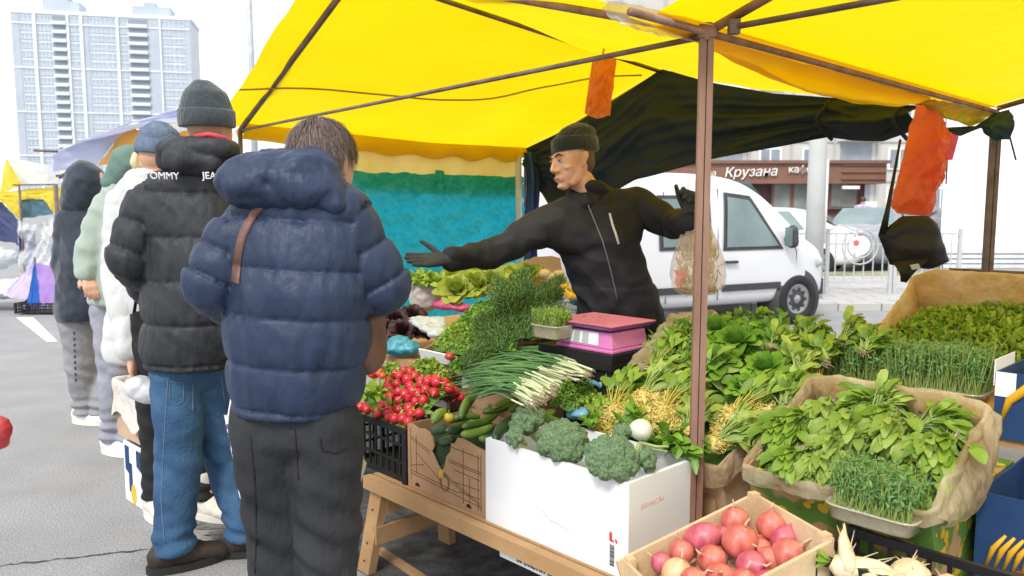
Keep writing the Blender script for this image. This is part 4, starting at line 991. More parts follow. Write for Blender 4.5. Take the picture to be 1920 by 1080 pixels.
def tot2(sg):
    def f(u, v):
        a = px_interp(q3, u); b = px_interp(q4, u); p = P(lerp(a[0], b[0], v), lerp(a[1], b[1], v), 2.55); return p + V((0, sg * .03 * math.sin(PI * u), 0))
    return f
m = MB(); m.grid(tot2(-1), 8, 12); m.grid(tot2(1), 8, 12); m.build('bag', mat('beige_cloth', (.55, .50, .40), .85, bump=.3), t, True)
m = MB(); m.tube([P(650, 812, 2.55), P(655, 720, 2.5), P(662, 640, 2.45)], .006, 5); m.build('handle', MATS['beige_cloth'], t)

# ---- A: tall man in the black puffer with a grey beanie
blkn = gmat('black_puffer', (.022, .025, .030), (.036, .040, .046), .55, 0, .5, 34)
YA = 3.16
JA = dict(head=P(395, 250, YA + .04), neck=P(375, 330, YA), shL=P(290, 372, YA), shR=P(425, 368, YA + .1), elL=P(246, 480, YA - .05), wrL=P(300, 560, YA + .24), elR=P(455, 490, YA + .05), wrR=P(440, 560, YA + .25),
          hipL=P(335, 700, YA), hipR=P(392, 700, YA + .08), knL=P(335, 862, YA - .04), knR=P(425, 862, YA + .16), anL=P(326, 1040, 3.06), anR=P(462, 1030, 3.2), ftL=V((.85, .5, 0)), ftR=V((.9, .35, 0)))
JA['anL'].z = .10; JA['anR'].z = .10
JA['F'] = frame(V((.45, .88, -.05))); JA['SF'] = SFm((.30, .95))
JA['hdL'] = (V((.5, .9, .1)), V((1, 0, 0)), 1, dict(curl=.8)); JA['hdR'] = (V((.2, .9, 0)), V((0, 0, -1)), -1, dict(curl=.8))
tA = thing('person', 'tall man in black puffer with white back lettering, grey beanie and blue jeans', 'person', V((JA['hipL'].x, JA['hipL'].y, 0)))
body(tA, JA, skin, .011)
zA = [P(340, y, YA - .15).z for y in (300, 360, 446, 530, 612, 690, 705)]
jacket('jacket', tA, JA, blkn, 3.6, rs=.094, re=.090, rw=.075, chest=(.222, .17), waist=(.215, .175), hem=(.19, .165), amp=.022, wr=.0065, zs=zA, voxel=.0085, sd=6, hemc=P(356, 678, YA), collar=.09)
hoodA = [[(P(330, 280, YA - .06), (.07, .08, .045)), (P(405, 280, YA - .06), (.08, .09, .045))], [(P(345, 300, YA - .11), (.075, .06, .05)), (P(388, 304, YA - .10), (.06, .05, .04))], [(P(325, 295, YA - .04), (.06, .06, .05)), (P(415, 300, YA - .02), (.07, .06, .05))]]
solid('hood', hoodA, .007, blkn, tA, 3, lambda co, no: .012 * (1 - np.abs(nz(co, (9, 9, 4), 8)) * 2.4) + .005 * nz(co, 22, 1))
m = MB(); m.tube([P(366, 256, YA - .10), P(392, 252, YA - .12), P(418, 258, YA - .10), P(440, 272, YA - .04)], .010, 8); m.build('hood_lining', mat('red_lining', (.55, .05, .08), .6), tA, True)
beanieM = gmat('grey_knit', (.035, .048, .055), (.055, .070, .078), .95, .4, .6, 80, (1, 1, .3))
beanie(tA, P(394, 240, YA + .02), frame(V((.45, .88, .02))), 1.10, beanieM, .155, 1, True, (.086, .100))
m = MB()
whtx = mat('white_print', (.78, .78, .78), .6)
for body_, xx in (('TOMMY', 303), ('JEANS', 404)):
    p = P(xx, 330, YA - .222); text('lettering', body_, .036, p, V((1, .0, -.02)), V((0, -.30, 1)), whtx, tA, .0025)
jean = mat('blue_denim', (.016, .055, .13), .85, col2=(.05, .13, .25), scale=5, bump=.5, bscale=90)
trousers(tA, JA, jean, rt=.108, rk=.090, ra=.076, amp=.007, voxel=.008, sd=8, waist=.16, hemk=1.08)
jA = [o for o in tA.children if o.name.startswith('trousers')][0]; bA = bvh_of(jA)
stch = mat('denim_stitch', (.10, .16, .24), .8)
for sm_ in ([(306, 705), (300, 780), (296, 860), (292, 940), (300, 1030)], [(405, 705), (412, 760)], [(352, 720), (352, 780)]):
    m = MB(); pp_ = []
    for i in range(len(sm_) - 1):
        for k in range(8): q = [lerp(sm_[i][z_], sm_[i + 1][z_], k / 8) for z_ in (0, 1)]; pp_.append(onto(bA, q[0] + 10, q[1], .001, 3.1))
    m.tube(pp_, .0022, 5); m.build('seam', stch, tA, True)
m = MB(); pk_ = [(318, 716), (345, 718), (344, 752), (332, 760), (319, 750), (318, 716)]; m.tube([onto(bA, lerp(a[0], b[0], k / 6), lerp(a[1], b[1], k / 6), .0015, 3.1) for a, b in zip(pk_, pk_[1:]) for k in range(6)], .0018, 5); m.build('back_pocket', stch, tA, True)
dsh = mat('dark_brown_shoe', (.03, .02, .016), .6)
shoe(tA, JA['anL'], JA['ftL'], dsh, rub, L=.3); shoe(tA, JA['anR'], JA['ftR'], dsh, rub, L=.3)

# ---- C: woman in the long white puffer
YC = 3.60
JC = dict(head=P(304, 306, YC), neck=P(278, 335, YC), shL=P(236, 385, YC), shR=P(320, 378, YC + .15), elL=P(225, 520, YC - .05), wrL=P(246, 660, YC - .16), elR=P(345, 520, YC + .2), wrR=P(340, 620, YC + .3),
          hipL=P(280, 655, YC), hipR=P(325, 655, YC + .1), knL=P(288, 790, YC), knR=P(372, 790, YC + .05), anL=P(292, 930, YC), anR=P(385, 940, YC), ftL=V((.5, -.6, 0)), ftR=V((.80, -.45, 0)))
JC['anL'].z = .12; JC['anR'].z = .12
JC['F'] = frame(V((.75, .6, -.1))); JC['SF'] = SFm((.5, .85))
JC['hdL'] = (V((.05, -.05, -1)), V((1, .2, 0)), -1, dict(curl=.7)); JC['hdR'] = (V((.2, .9, 0)), V((0, 0, -1)), -1, dict(curl=.8))
tC = thing('person', 'woman in a long white puffer coat and black trousers, blond hair under a blue beanie', 'person', V((JC['hipL'].x, JC['hipL'].y, 0)))
body(tC, JC, skin, .009)
wht_n = gmat('white_nylon', (.54, .55, .545), (.62, .63, .62), .5, .2, .4, 26)
zC = [P(255, y, YC - .1).z for y in (330, 385, 432, 487, 545, 590, 638, 700, 760)]
jacket('coat', tC, JC, wht_n, 6, rs=.085, re=.078, rw=.062, chest=(.19, .16), waist=(.195, .17), hem=(.195, .17), amp=.009, wr=.005, zs=zC, voxel=.011, sd=11, hemc=P(272, 668, YC + .02), collar=.09)
cuff(tC, JC['wrL'], JC['wrL'] - JC['elL'], .045, mat('pale_grey_knit', (.42, .44, .44), .9))
trousers(tC, JC, mat('black_leggings', (.012, .012, .014), .8), rt=.085, rk=.066, ra=.055, amp=.006, voxel=.010, sd=12, waist=.13)
cream = mat('cream_boot', (.62, .59, .52), .6, var=.06, bump=.2); creams = mat('cream_sole', (.66, .64, .58), .7)
for s in 'LR':
    o = shoe(tC, JC['an' + s], JC['ft' + s], cream, creams, L=.27, w=.048, h=.13, boot=.08, name='boot')
    f = JC['ft' + s].normalized(); b = JC['an' + s]; m = MB()
    for k in range(6):
        zz = .09 + k * .022; c = V((b.x, b.y, zz)) + f * (.10 - k * .010); x = Z.cross(f); m.tube([c - x * .02, c + f * .006, c + x * .02], .003, 5)
    m.build('lacing', lace, o)
bb = mat('blue_knit', (.10, .14, .21), .95, col2=(.15, .20, .28), scale=30, bump=.4, bscale=80)
beanie(tC, P(304, 292, YC), JC['F'], 1.0, bb, .14, 2, True, (.088, .1))
bl = mat('blond_hair', (.62, .45, .24), .6, col2=(.82, .66, .42), island=.8)
solid('hair', [[(P(266, 298, YC - .02), (.036, .05, .045)), (P(256, 306, YC - .03), (.022, .04, .035))], [(P(268, 298, YC), .038), (P(292, 312, YC), (.05, .06, .05))]], .007, bl, tC, 2, lambda co, no: .014 * nz(co, (45, 45, 12), 2))
sbag = thing('shoulder_bag', 'flat black bag held at the hip behind the black puffer', 'bag', P(272, 660, YC - .15))
q1 = [(243, 590), (262, 582), (292, 590)]; q2 = [(248, 660), (285, 735), (312, 740)]
def sbf(sg):
    def f(u, v):
        a = px_interp(q1, u); b = px_interp(q2, u); return P(lerp(a[0], b[0], v), lerp(a[1], b[1], v), 3.32) + V((0, sg * .025 * math.sin(PI * u) + .012 * noise.noise(V((u * 4, v * 4, 1))), 0))
    return f
m = MB(); m.grid(sbf(-1), 10, 14); m.grid(sbf(1), 10, 14); m.build('bag_body', blk, sbag, True)
m = MB(); m.tube([P(250, 595, 3.32), P(262, 520, 3.36), P(285, 440, 3.4)], .007, 5); m.build('strap', blk, sbag, True)
# ---- E: sage jacket, hands clasped behind
YE = 4.55
JE = dict(head=P(245, 314, YE), neck=P(232, 345, YE), shL=P(205, 385, YE), shR=P(262, 378, YE + .2), elL=P(168, 470, YE - .1), wrL=P(163, 515, YE - .14), elR=P(255, 480, YE + .05), wrR=P(195, 530, YE - .10),
          hipL=P(205, 580, YE), hipR=P(240, 580, YE + .15), knL=P(212, 680, YE), knR=P(245, 680, YE + .12), anL=P(212, 775, YE), anR=P(240, 780, YE), ftL=V((.8, -.4, 0)), ftR=V((.8, -.3, 0)))
JE['anL'].z = .1; JE['anR'].z = .1
JE['F'] = frame(V((.9, .4, 0))); JE['SF'] = SFm((.85, .5))
JE['hdL'] = (V((.3, -.3, -.6)), V((-.3, .5, -.6)), 1, dict(curl=1.35)); JE['hdR'] = (V((-1, -.15, .15)), V((.1, .5, -.6)), -1, dict(curl=1.3, L=1.05))
tE = thing('person', 'person in a pale sage jacket with hood, hands clasped behind the back', 'person', V((JE['hipL'].x, JE['hipL'].y, 0)))
body(tE, JE, skin, .008)
sage = gmat('sage_cloth', (.30, .37, .32), (.38, .45, .39), .8, .3, .4, 30)
jacket('jacket', tE, JE, sage, 4, rs=.085, re=.075, rw=.06, chest=(.19, .15), waist=(.18, .15), hem=(.17, .14), amp=.012, voxel=.011, sd=14, hemc=P(215, 565, YE), plain=True)
solid('hood', [[(JE['head'] + Z * .01, (.104, .115, .115)), (P(225, 340, YE), (.1, .1, .06))]], .01, mat('green_hood', (.12, .20, .17), .85, bump=.3), tE, 3, folds(.008, 3))
gry = mat('grey_blue_cotton', (.26, .27, .32), .9, col2=(.33, .34, .40), scale=5, bump=.4, bscale=50)
trousers(tE, JE, gry, rt=.105, rk=.085, ra=.070, amp=.007, voxel=.011, sd=15)
wsh = mat('white_trainer', (.74, .74, .75), .6, bump=.2)
for s in 'LR': shoe(tE, JE['an' + s], JE['ft' + s], wsh, creams, L=.29)
# ---- D: long navy coat, hood up
YD = 5.2
JD = dict(head=P(172, 345, YD), neck=P(160, 388, YD), shL=P(133, 412, YD), shR=P(185, 410, YD + .2), elL=P(120, 490, YD), wrL=P(140, 555, YD + .1), elR=P(200, 490, YD + .2), wrR=P(215, 540, YD + .2),
          hipL=P(145, 600, YD), hipR=P(178, 600, YD + .15), knL=P(152, 690, YD), knR=P(186, 690, YD + .1), anL=P(160, 780, YD), anR=P(192, 785, YD), ftL=V((.8, -.25, 0)), ftR=V((.85, -.3, 0)))
JD['anL'].z = .1; JD['anR'].z = .1
JD['F'] = frame(V((.95, .2, -.1))); JD['SF'] = SFm((.7, .7)); 
JD['hdL'] = (V((.3, .2, -.9)), V((1, 0, 0)), 1, dict(curl=.8)); JD['hdR'] = (V((.8, .3, 0)), V((0, 0, -1)), -1, dict(curl=.8))
tD = thing('person', 'farthest person in the queue, long dark navy hooded coat and grey jogging trousers', 'person', V((JD['hipL'].x, JD['hipL'].y, 0)))
body(tD, JD, mat('pink_skin', (.66, .36, .30), .5), .010)
dnv = gmat('dark_navy_cloth', (.018, .026, .042), (.034, .045, .066), .7, .3, .4, 30)
jacket('coat', tD, JD, dnv, 4, rs=.09, re=.082, rw=.065, chest=(.19, .16), waist=(.185, .165), hem=(.185, .165), amp=.012, voxel=.012, sd=21, hemc=P(155, 595, YD), plain=True)
solid('hood', [[(P(160, 345, YD), (.118, .135, .15)), (P(152, 382, YD), (.12, .12, .07))]], .01, dnv, tD, 3, folds(.010, 13))
trousers(tD, JD, mat('grey_fleece', (.24, .24, .26), .9, col2=(.31, .31, .33), scale=5, bump=.4, bscale=50), rt=.11, rk=.092, ra=.070, amp=.008, voxel=.011, sd=22)
m = MB()
for k in range(9): m.box(P(139 + k * .4, 625 + k * 11, YD - .13), .012, .004, .02)
m.build('side_stripe', mat('stripe_black', (.04, .04, .05), .8), tD)
for s in 'LR': shoe(tD, JD['an' + s], JD['ft' + s], wsh, creams, L=.3)

# ---- F: the seller
YF = 3.55
JF = dict(head=P(1074, 305, YF - .02), neck=P(1108, 368, YF + .02), shR=P(1022, 425, YF - .06), shL=P(1190, 385, YF + .06), elR=P(920, 478, YF - .14), wrR=P(838, 487, YF - .30),
          elL=P(1262, 420, YF - .05), wrL=P(1291, 402, YF - .32), hipR=P(1120, 640, YF + .05), hipL=P(1215, 640, YF + .05), knR=V((.40, 3.62, .52)), knL=V((.66, 3.65, .52)), anR=V((.42, 3.68, .1)), anL=V((.70, 3.70, .1)), ftL=V((-.3, -.9, 0)), ftR=V((-.4, -.9, 0)))
JF['F'] = frame(V((-.86, -.50, -.10)), V((-.12, .05, 1))); JF['SF'] = SFm((-.30, -.95))
palm = dict(curl=.12, spread=.06, th=.75)
JF['hdR'] = (V((-1, -.32, -.0)), V((.1, -.55, .75)), 1, palm)
JF['hdL'] = (V((.10, -.25, .9)), V((-.5, -.8, 0)), -1, dict(curl=4.2, th=.35))
tF = thing('person', 'seller in black jacket and beanie leaning over the stall with one gloved arm stretched out', 'person', V((.5, 3.65, 0)))
JFb = dict(JF); JFb['hdR'] = (JF['hdR'][0], JF['hdR'][1], 1, dict(palm, r=.0055, L=.90)); JFb['hdL'] = (JF['hdL'][0], JF['hdL'][1], -1, dict(curl=1.5, r=.0055, L=.90))
body(tF, JFb, skin_w, .0045, 1.04, True, hands=False)
c = JF['head']; Fm = JF['F']; k = 1.04
def HT(x, y, z): return c + Fm @ (V((x, y, z)) * k)
for s in (1, -1):
    m = MB(); ec = HT(s * .030, .0765, .010); m.lathe(ec, [(.0115 * math.cos(a), .0115 * math.sin(a)) for a in np.linspace(-1.5, 1.5, 9)], 14, (Fm.col[0], Fm.col[2], Fm.col[1])); o = m.build('eye', eyew, tF, True)
    m = MB(); m.tube([HT(s * .030 - .003, .0870, .009), HT(s * .030 - .003, .0885, .009)], .0058, 12); m.build('iris', iris, o)
    m = MB(); m.tube([HT(s * .045, .084, .016), HT(s * .030, .0905, .018), HT(s * .017, .088, .013)], .0022, 6); m.build('eyelid', skin_w, o, True)
    m = MB(); m.tube([HT(s * .050, .080, .030), HT(s * .034, .0895, .036), HT(s * .014, .0945, .031)], [.002, .0045, .003], 8); m.build('eyebrow', brow, tF, True)
m = MB(); m.tube([HT(.022, .085, -.0635), HT(.008, .097, -.0615), HT(-.008, .097, -.0615), HT(-.022, .085, -.0635)], [.0015, .004, .004, .0015], 8); m.build('mouth', lipm, tF, True)
hs_ = mat('short_hair', (.10, .06, .035), .9, col2=(.16, .10, .06), scale=60)
solid('hair', [[(HT(0, -.045, .00), (.072 * k, .05 * k, .06 * k), Fm), (HT(0, -.03, .05), (.076 * k, .07 * k, .04 * k), Fm)]], .006, hs_, tF, 2)
olv = gmat('olive_knit', (.015, .017, .012), (.026, .028, .018), .95, .3, .6, 80, (1, 1, .3))
beanie(tF, HT(0, -.010, .040), frame(V((-.86, -.50, -.04)), V((-.10, .1, 1))), 1.0, olv, .125, 4, True, (.089, .106), back=.02)
bkc = gmat('black_softshell', (.013, .013, .016), (.022, .022, .026), .7, 0, .3, 30)
# jacket built for the reaching pose
sf = JF['SF']; nk = JF['neck']; chs = P(1118, 455, YF); hip = P(1165, 600, YF + .05)
H = [[(nk + Z * -.01, (.085, .08, .04)), (JF['shR'], .074), (JF['shL'], .072), (chs, (.178, .12, .08), sf)], [(chs, (.178, .12, .08), sf), (P(1150, 540, YF + .02), (.178, .12, .06), sf)], [(P(1150, 540, YF + .02), (.185, .125, .06), sf), (hip, (.19, .135, .09), sf)],
     capsule(JF['shR'], .074, JF['elR'], .058), capsule(JF['elR'], .058, JF['wrR'] + (JF['elR'] - JF['wrR']).normalized() * .03, .044), capsule(JF['shL'], .074, JF['elL'], .057), capsule(JF['elL'], .057, JF['wrL'] - Z * .03, .046),
     [(nk + V((.02, .0, .02)), (.078, .075, .03)), (nk + V((.0, -.01, .05)), (.068, .066, .02))]]
solid('jacket', H, .0065, bkc, tF, 2, folds(.014, 31, (6, 6, 10), (17, 17, 17)))
H = [[(nk + V((-.085, -.03, .0)), (.03, .035, .025)), (nk + V((-.03, -.085, -.03)), (.03, .025, .03))], [(nk + V((.075, .02, .02)), (.028, .045, .026)), (nk + V((.05, -.065, -.03)), (.026, .024, .034))], [(nk + V((.02, .08, .01)), (.075, .026, .03)), (nk + V((.075, .03, .01)), (.034, .035, .026))], [(nk + V((-.085, -.03, .0)), .028), (nk + V((-.05, .06, .01)), .03)]]
solid('collar_hood', H, .006, bkc, tF, 2, folds(.005, 33))
def on_front(px_, py_, off=.0):
    # chest surface towards the camera
    return P(px_, py_, YF - .125 - off)
zipm = mat('zip_grey', (.16, .16, .17), .4, metal=.5); lgt = mat('reflective_print', (.5, .5, .5), .5)
dg_ = bpy.context.evaluated_depsgraph_get(); dg_.update()
jk = [o for o in tF.children if o.name.startswith('jacket')][0]; coll = [o for o in tF.children if o.name.startswith('collar_hood')][0]
def cast(px_, py_, off=.003):
    from mathutils.bvhtree import BVHTree
    a, b, c_ = _ray(px_, py_); d = V((a, b, c_)).normalized(); best = None
    for o in (jk, coll):
        if o.name not in _bv:
            _bv[o.name] = BVHTree.FromPolygons([v.co + ORIG[o.name] for v in o.data.vertices], [p.vertices[:] for p in o.data.polygons])
        h = _bv[o.name].ray_cast(V((0, 0, CH)), d)
        if h[0] and (best is None or h[3] < best): best = h[3]
    return V((0, 0, CH)) + d * ((best or YF) - off)
_bv = {}
m = MB(); m.tube([cast(*q) for q in ((1096, 366), (1104, 388), (1117, 420), (1130, 452), (1138, 480), (1147, 515), (1155, 550), (1158, 570))], .0035, 6); m.build('zip', zipm, tF, True)
m = MB(); m.tube([cast(*q) for q in ((1143, 400), (1148, 420), (1155, 440), (1160, 458))], .0055, 6); m.build('reflective_strip', lgt, tF, True)
glv = gmat('dark_glove', (.030, .030, .029), (.06, .058, .052), .9, 0, .5, 90, (1, 1, 1))
for s in 'RL':
    d, n, sd_, kw = JF['hd' + s]; w = JF['wr' + s]; g_ = hand_hulls(w, d, n, sd_, r=.0108, **kw); g_.append(capsule(w + (JF['el' + s] - w).normalized() * .05, .032, w, .027)); solid('glove', g_, .0028, glv, tF, 1)
JFt = dict(JF); trousers(tF, JFt, mat('black_trousers', (.015, .015, .017), .85), rt=.11, rk=.085, ra=.075, voxel=.014, sd=35)
for s in 'LR': shoe(tF, JF['an' + s], JF['ft' + s], MATS['black_shoe'], rub)
# plastic bag of greens he holds
fl2 = mat('bag_film', (.72, .52, .40), .2, alpha=.38, col2=(.85, .62, .5), scale=4, bump=.8, bscale=22, bdist=.02, spec=.8)
bagF = thing('plastic_bag', 'clear pinkish bag stuffed with yellow green shoots held up by the seller', 'bag', P(1308, 470, 3.2))
bc = P(1308, 500, 3.22); R_ = .1
m = MB(); prof = [(.022, .235), (.03, .20), (.05, .14), (.078, .07), (.098, .0), (.108, -.06), (.104, -.10), (.07, -.13), (.01, -.14)]
def bgf2(u, v):
    x = v * (len(prof) - 1); i = min(int(x), len(prof) - 2); r, h = [lerp(prof[i][j], prof[i + 1][j], x - i) for j in (0, 1)]
    a = u * 2 * PI; r *= 1 + .10 * math.sin(a * 7 + v * 3) * (1 - v) + .08 * noise.noise(V((math.cos(a) * 2, math.sin(a) * 2, v * 5)))
    return bc + V((r * 1.05 * math.cos(a), r * .8 * math.sin(a), h + .02))
m.grid(bgf2, 60, 40); m.build('bag_film', fl2, bagF, True)
m = MB()
for k in range(900):
    a = rnd(0, 2 * PI); h = rnd(-.115, .14); r = lerp(.085, .03, max(0, h / .14)) * rnd(.5, .98); p = bc + V((r * math.cos(a), r * .8 * math.sin(a), h + .02)); d = V((rnd(-.3, .3), rnd(-.3, .3), 1 if h > 0 else rnd(-1, 1))).normalized()
    m.leaf(p, d, rv(), rnd(.02, .05), rnd(.003, .009), rnd(-.8, .8), .2, 2)
m.build('shoots', mat('yellow_shoots', (.30, .34, .05), .6, col2=(.62, .58, .16), island=.9, trans=.3), bagF)
m = MB()
m.grid(lambda u, v: P(lerp(1262 + 8 * v, 1286 - 5 * v, u), lerp(506, 534 + 6 * u, v), 3.125) + V((.006 * math.sin(v * 5), -.012 * math.sin(u * PI), 0)), 8, 8); m.build('bag_handle', mat('pink_film', (.78, .38, .33), .3, trans=.5, alpha=.7), bagF)
# tiny passer-by at the kiosk
def mini(name_label, px_, py_, Y, h):
    g0 = P(px_, py_, Y); x, y = g0.x, g0.y; s = h / 1.75
    def q(a, b, c_): return V((x + a * s, y + b * s, c_ * s))
    J = dict(head=q(0, 0, 1.62), neck=q(0, 0, 1.46), shL=q(.17, 0, 1.40), shR=q(-.17, 0, 1.40), elL=q(.23, .02, 1.12), elR=q(-.23, .02, 1.12), wrL=q(.2, -.15, .95), wrR=q(-.2, -.15, .95), hipL=q(.09, 0, .9), hipR=q(-.09, 0, .9), knL=q(.1, -.03, .5), knR=q(-.1, .03, .5), anL=q(.1, 0, .09), anR=q(-.1, .06, .09), ftL=V((0, -1, 0)), ftR=V((0, -1, 0)))
    J['F'] = frame(V((.3, -1, 0))); J['SF'] = SFm((0, -1)); J['hdL'] = (V((0, -.3, -1)), V((-1, 0, 0)), 1, dict(curl=.5)); J['hdR'] = (V((0, -.3, -1)), V((1, 0, 0)), -1, dict(curl=.5))
    t = thing('person', name_label, 'person', V((x, y, 0))); body(t, J, skin, .02)
    jacket('jacket', t, J, mat('blue_white_cloth', (.3, .33, .5), .7, col2=(.6, .6, .7), scale=12), 3, voxel=.025, hemz=.85, plain=True, amp=.01); trousers(t, J, char, voxel=.025)
    solid('hair', [[(J['head'] + Z * .03, (.09, .1, .1))]], .02, iris, t, 1)
mini('small dark haired passer-by in blue at the kiosk corner', 1617, 400, 24.5, 1.72)
# ---------------------------------------------------------------- boxes and produce
kraft = mat('kraft_card', (.36, .21, .11), .85, col2=(.44, .27, .15), scale=5, bump=.15, bscale=30); kraft2 = mat('pale_kraft', (.46, .31, .19), .85, col2=(.54, .38, .25), scale=4, bump=.15, bscale=30)
liner = mat('tan_liner', (.70, .54, .32), .28, col2=(.92, .84, .66), scale=9, bump=1, bscale=24, bdist=.03, trans=.65, alpha=.70, spec=.8, stretch=(1, 1, .6)); liner_y = mat('yellow_liner', (.80, .52, .14), .4, col2=(.86, .74, .55), scale=5, bump=.9, bscale=15, bdist=.03, trans=.4)
bplast = mat('black_crate', (.013, .013, .015), .4); foamw = mat('white_box', (.80, .81, .83), .6, var=.02, scale=2, bump=.06, bscale=15); prb = mat('brown_print', (.13, .06, .035), .8); redp = mat('red_print', (.60, .05, .04), .6)
def G2(c1, c2, nm, tr=.3, rough=.55, il=.75, sc=20, bump=0): return mat(nm, c1, rough, col2=c2, island=il, scale=sc, trans=tr, bump=bump, bscale=90)
L_sp = G2((.10, .22, .02), (.34, .50, .07), 'spinach_leaf', .3, .42, bump=.3); L_spl = G2((.20, .33, .04), (.48, .60, .15), 'pale_leaf', .3, .45, bump=.3)
L_dk = G2((.06, .18, .018), (.24, .44, .05), 'dark_leaf', .22, .4); L_rd = G2((.09, .24, .02), (.26, .48, .06), 'round_leaf', .25, .38)
L_pa = G2((.06, .20, .015), (.25, .46, .05), 'parsley_leaf', .25); L_py = G2((.16, .32, .025), (.44, .58, .08), 'light_parsley', .3); L_di = G2((.015, .085, .018), (.06, .19, .04), 'dill_frond', .2)
L_pe = G2((.06, .20, .05), (.22, .42, .14), 'pea_leaf', .25); L_lt = G2((.24, .36, .03), (.52, .58, .12), 'lettuce_leaf', .35, .45, .6); L_re = G2((.028, .010, .014), (.09, .03, .035), 'red_leaf', .15)
St_g = G2((.20, .34, .06), (.42, .52, .16), 'green_stem', .2); St_y = G2((.52, .46, .06), (.72, .62, .14), 'yellow_stem', .3); Rt_y = G2((.82, .62, .10), (.92, .82, .36), 'yellow_root', .2); Rt_w = G2((.50, .36, .24), (.72, .60, .44), 'pale_root', .2)
Sc_g = G2((.045, .16, .045), (.17, .34, .12), 'scallion_green', .15, .35); Sc_w = G2((.50, .60, .28), (.78, .80, .60), 'scallion_white', .15, .35)
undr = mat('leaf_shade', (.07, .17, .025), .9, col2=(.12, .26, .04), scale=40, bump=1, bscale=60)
def oframe(th): return (-U, (W * math.cos(th) + Z * math.sin(th)), (Z * math.cos(th) - W * math.sin(th)))     # x right, y up-slope, z normal
def obox(t, org, ax, lx, ly, h, m_, th=.006, nm='side_panel', bottom=True, skip=()):
    """open box: org = left front bottom corner; x right, y back, z up"""
    X, Y_, Z_ = ax; out = []
    def wall(k, c, a, b, d):
        if k in skip: return
        m = MB(); m.box(org + X * c[0] + Y_ * c[1] + Z_ * c[2], a, b, d, ax); out.append(m.build(nm, m_, t))
    wall('f', (lx / 2, th / 2, h / 2), lx, th, h); wall('b', (lx / 2, ly - th / 2, h / 2), lx, th, h)
    wall('l', (th / 2, ly / 2, h / 2), th, ly - 2 * th - .0004, h); wall('r', (lx - th / 2, ly / 2, h / 2), th, ly - 2 * th - .0004, h)
    if bottom:
        m = MB(); m.box(org + X * lx / 2 + Y_ * ly / 2 + Z_ * (th / 2 + .002), lx - 2 * th - .001, ly - 2 * th - .001, th, ax); out.append(m.build('bottom', m_, t))
    return out
def liner_on(t, org, ax, lx, ly, h, m_, raise_=(.02, .02, .02, .02), inn=.05, dn=.07, dep=.10, sd=0, nm='liner'):
    """film draped over the rim: raise_ = extra height at front, right, back, left"""
    X, Y_, Z_ = ax
    cs = [(0, 0), (lx, 0), (lx, ly), (0, ly)]; sides = [(0, 1, (0, -1)), (1, 2, (1, 0)), (2, 3, (0, 1)), (3, 0, (-1, 0))]; per = [lx, ly, lx, ly]; tot = sum(per)
    def f(u, v):
        d = (u % 1.0) * tot; i = 0
        while i < 3 and d > per[i]: d -= per[i]; i += 1
        q = d / per[i]; a = cs[sides[i][0]]; b = cs[sides[i][1]]; n = sides[i][2]
        px_, py_ = lerp(a[0], b[0], q), lerp(a[1], b[1], q)
        rz = raise_[i]; e = .18
        if q < e: rz = lerp((raise_[i - 1] + raise_[i]) / 2, raise_[i], q / e)
        if q > 1 - e: rz = lerp(raise_[i], (raise_[(i + 1) % 4] + raise_[i]) / 2, (q - 1 + e) / e)
        if v < .45: w = v / .45; o = -inn * (1 - w) ** 1.2; zz = h - dep * (1 - w) + rz * w
        elif v < .6: w = (v - .45) / .15; o = lerp(0, .014, w); zz = h + rz + .004 * math.sin(PI * w)
        else: w = (v - .6) / .4; o = .014 + .012 * w; zz = h + rz - (dn + rz) * w * (1 + .5 * noise.noise(V((u * 9, sd, 0))))
        nn = .010 * noise.noise(V((u * 26, v * 3, sd))) + .007 * noise.noise(V((u * 60, v * 7, sd + 3)))
        k = o + nn; 
        return org + X * (px_ + n[0] * k + (.5 - px_ / lx) * 0) + Y_ * (py_ + n[1] * k) + Z_ * (zz + .008 * noise.noise(V((u * 18, v, sd + 6))) * (1 if v > .2 else 0))
    m = MB(); m.grid(f, 150, 16); return m.build(nm, m_, t, True)

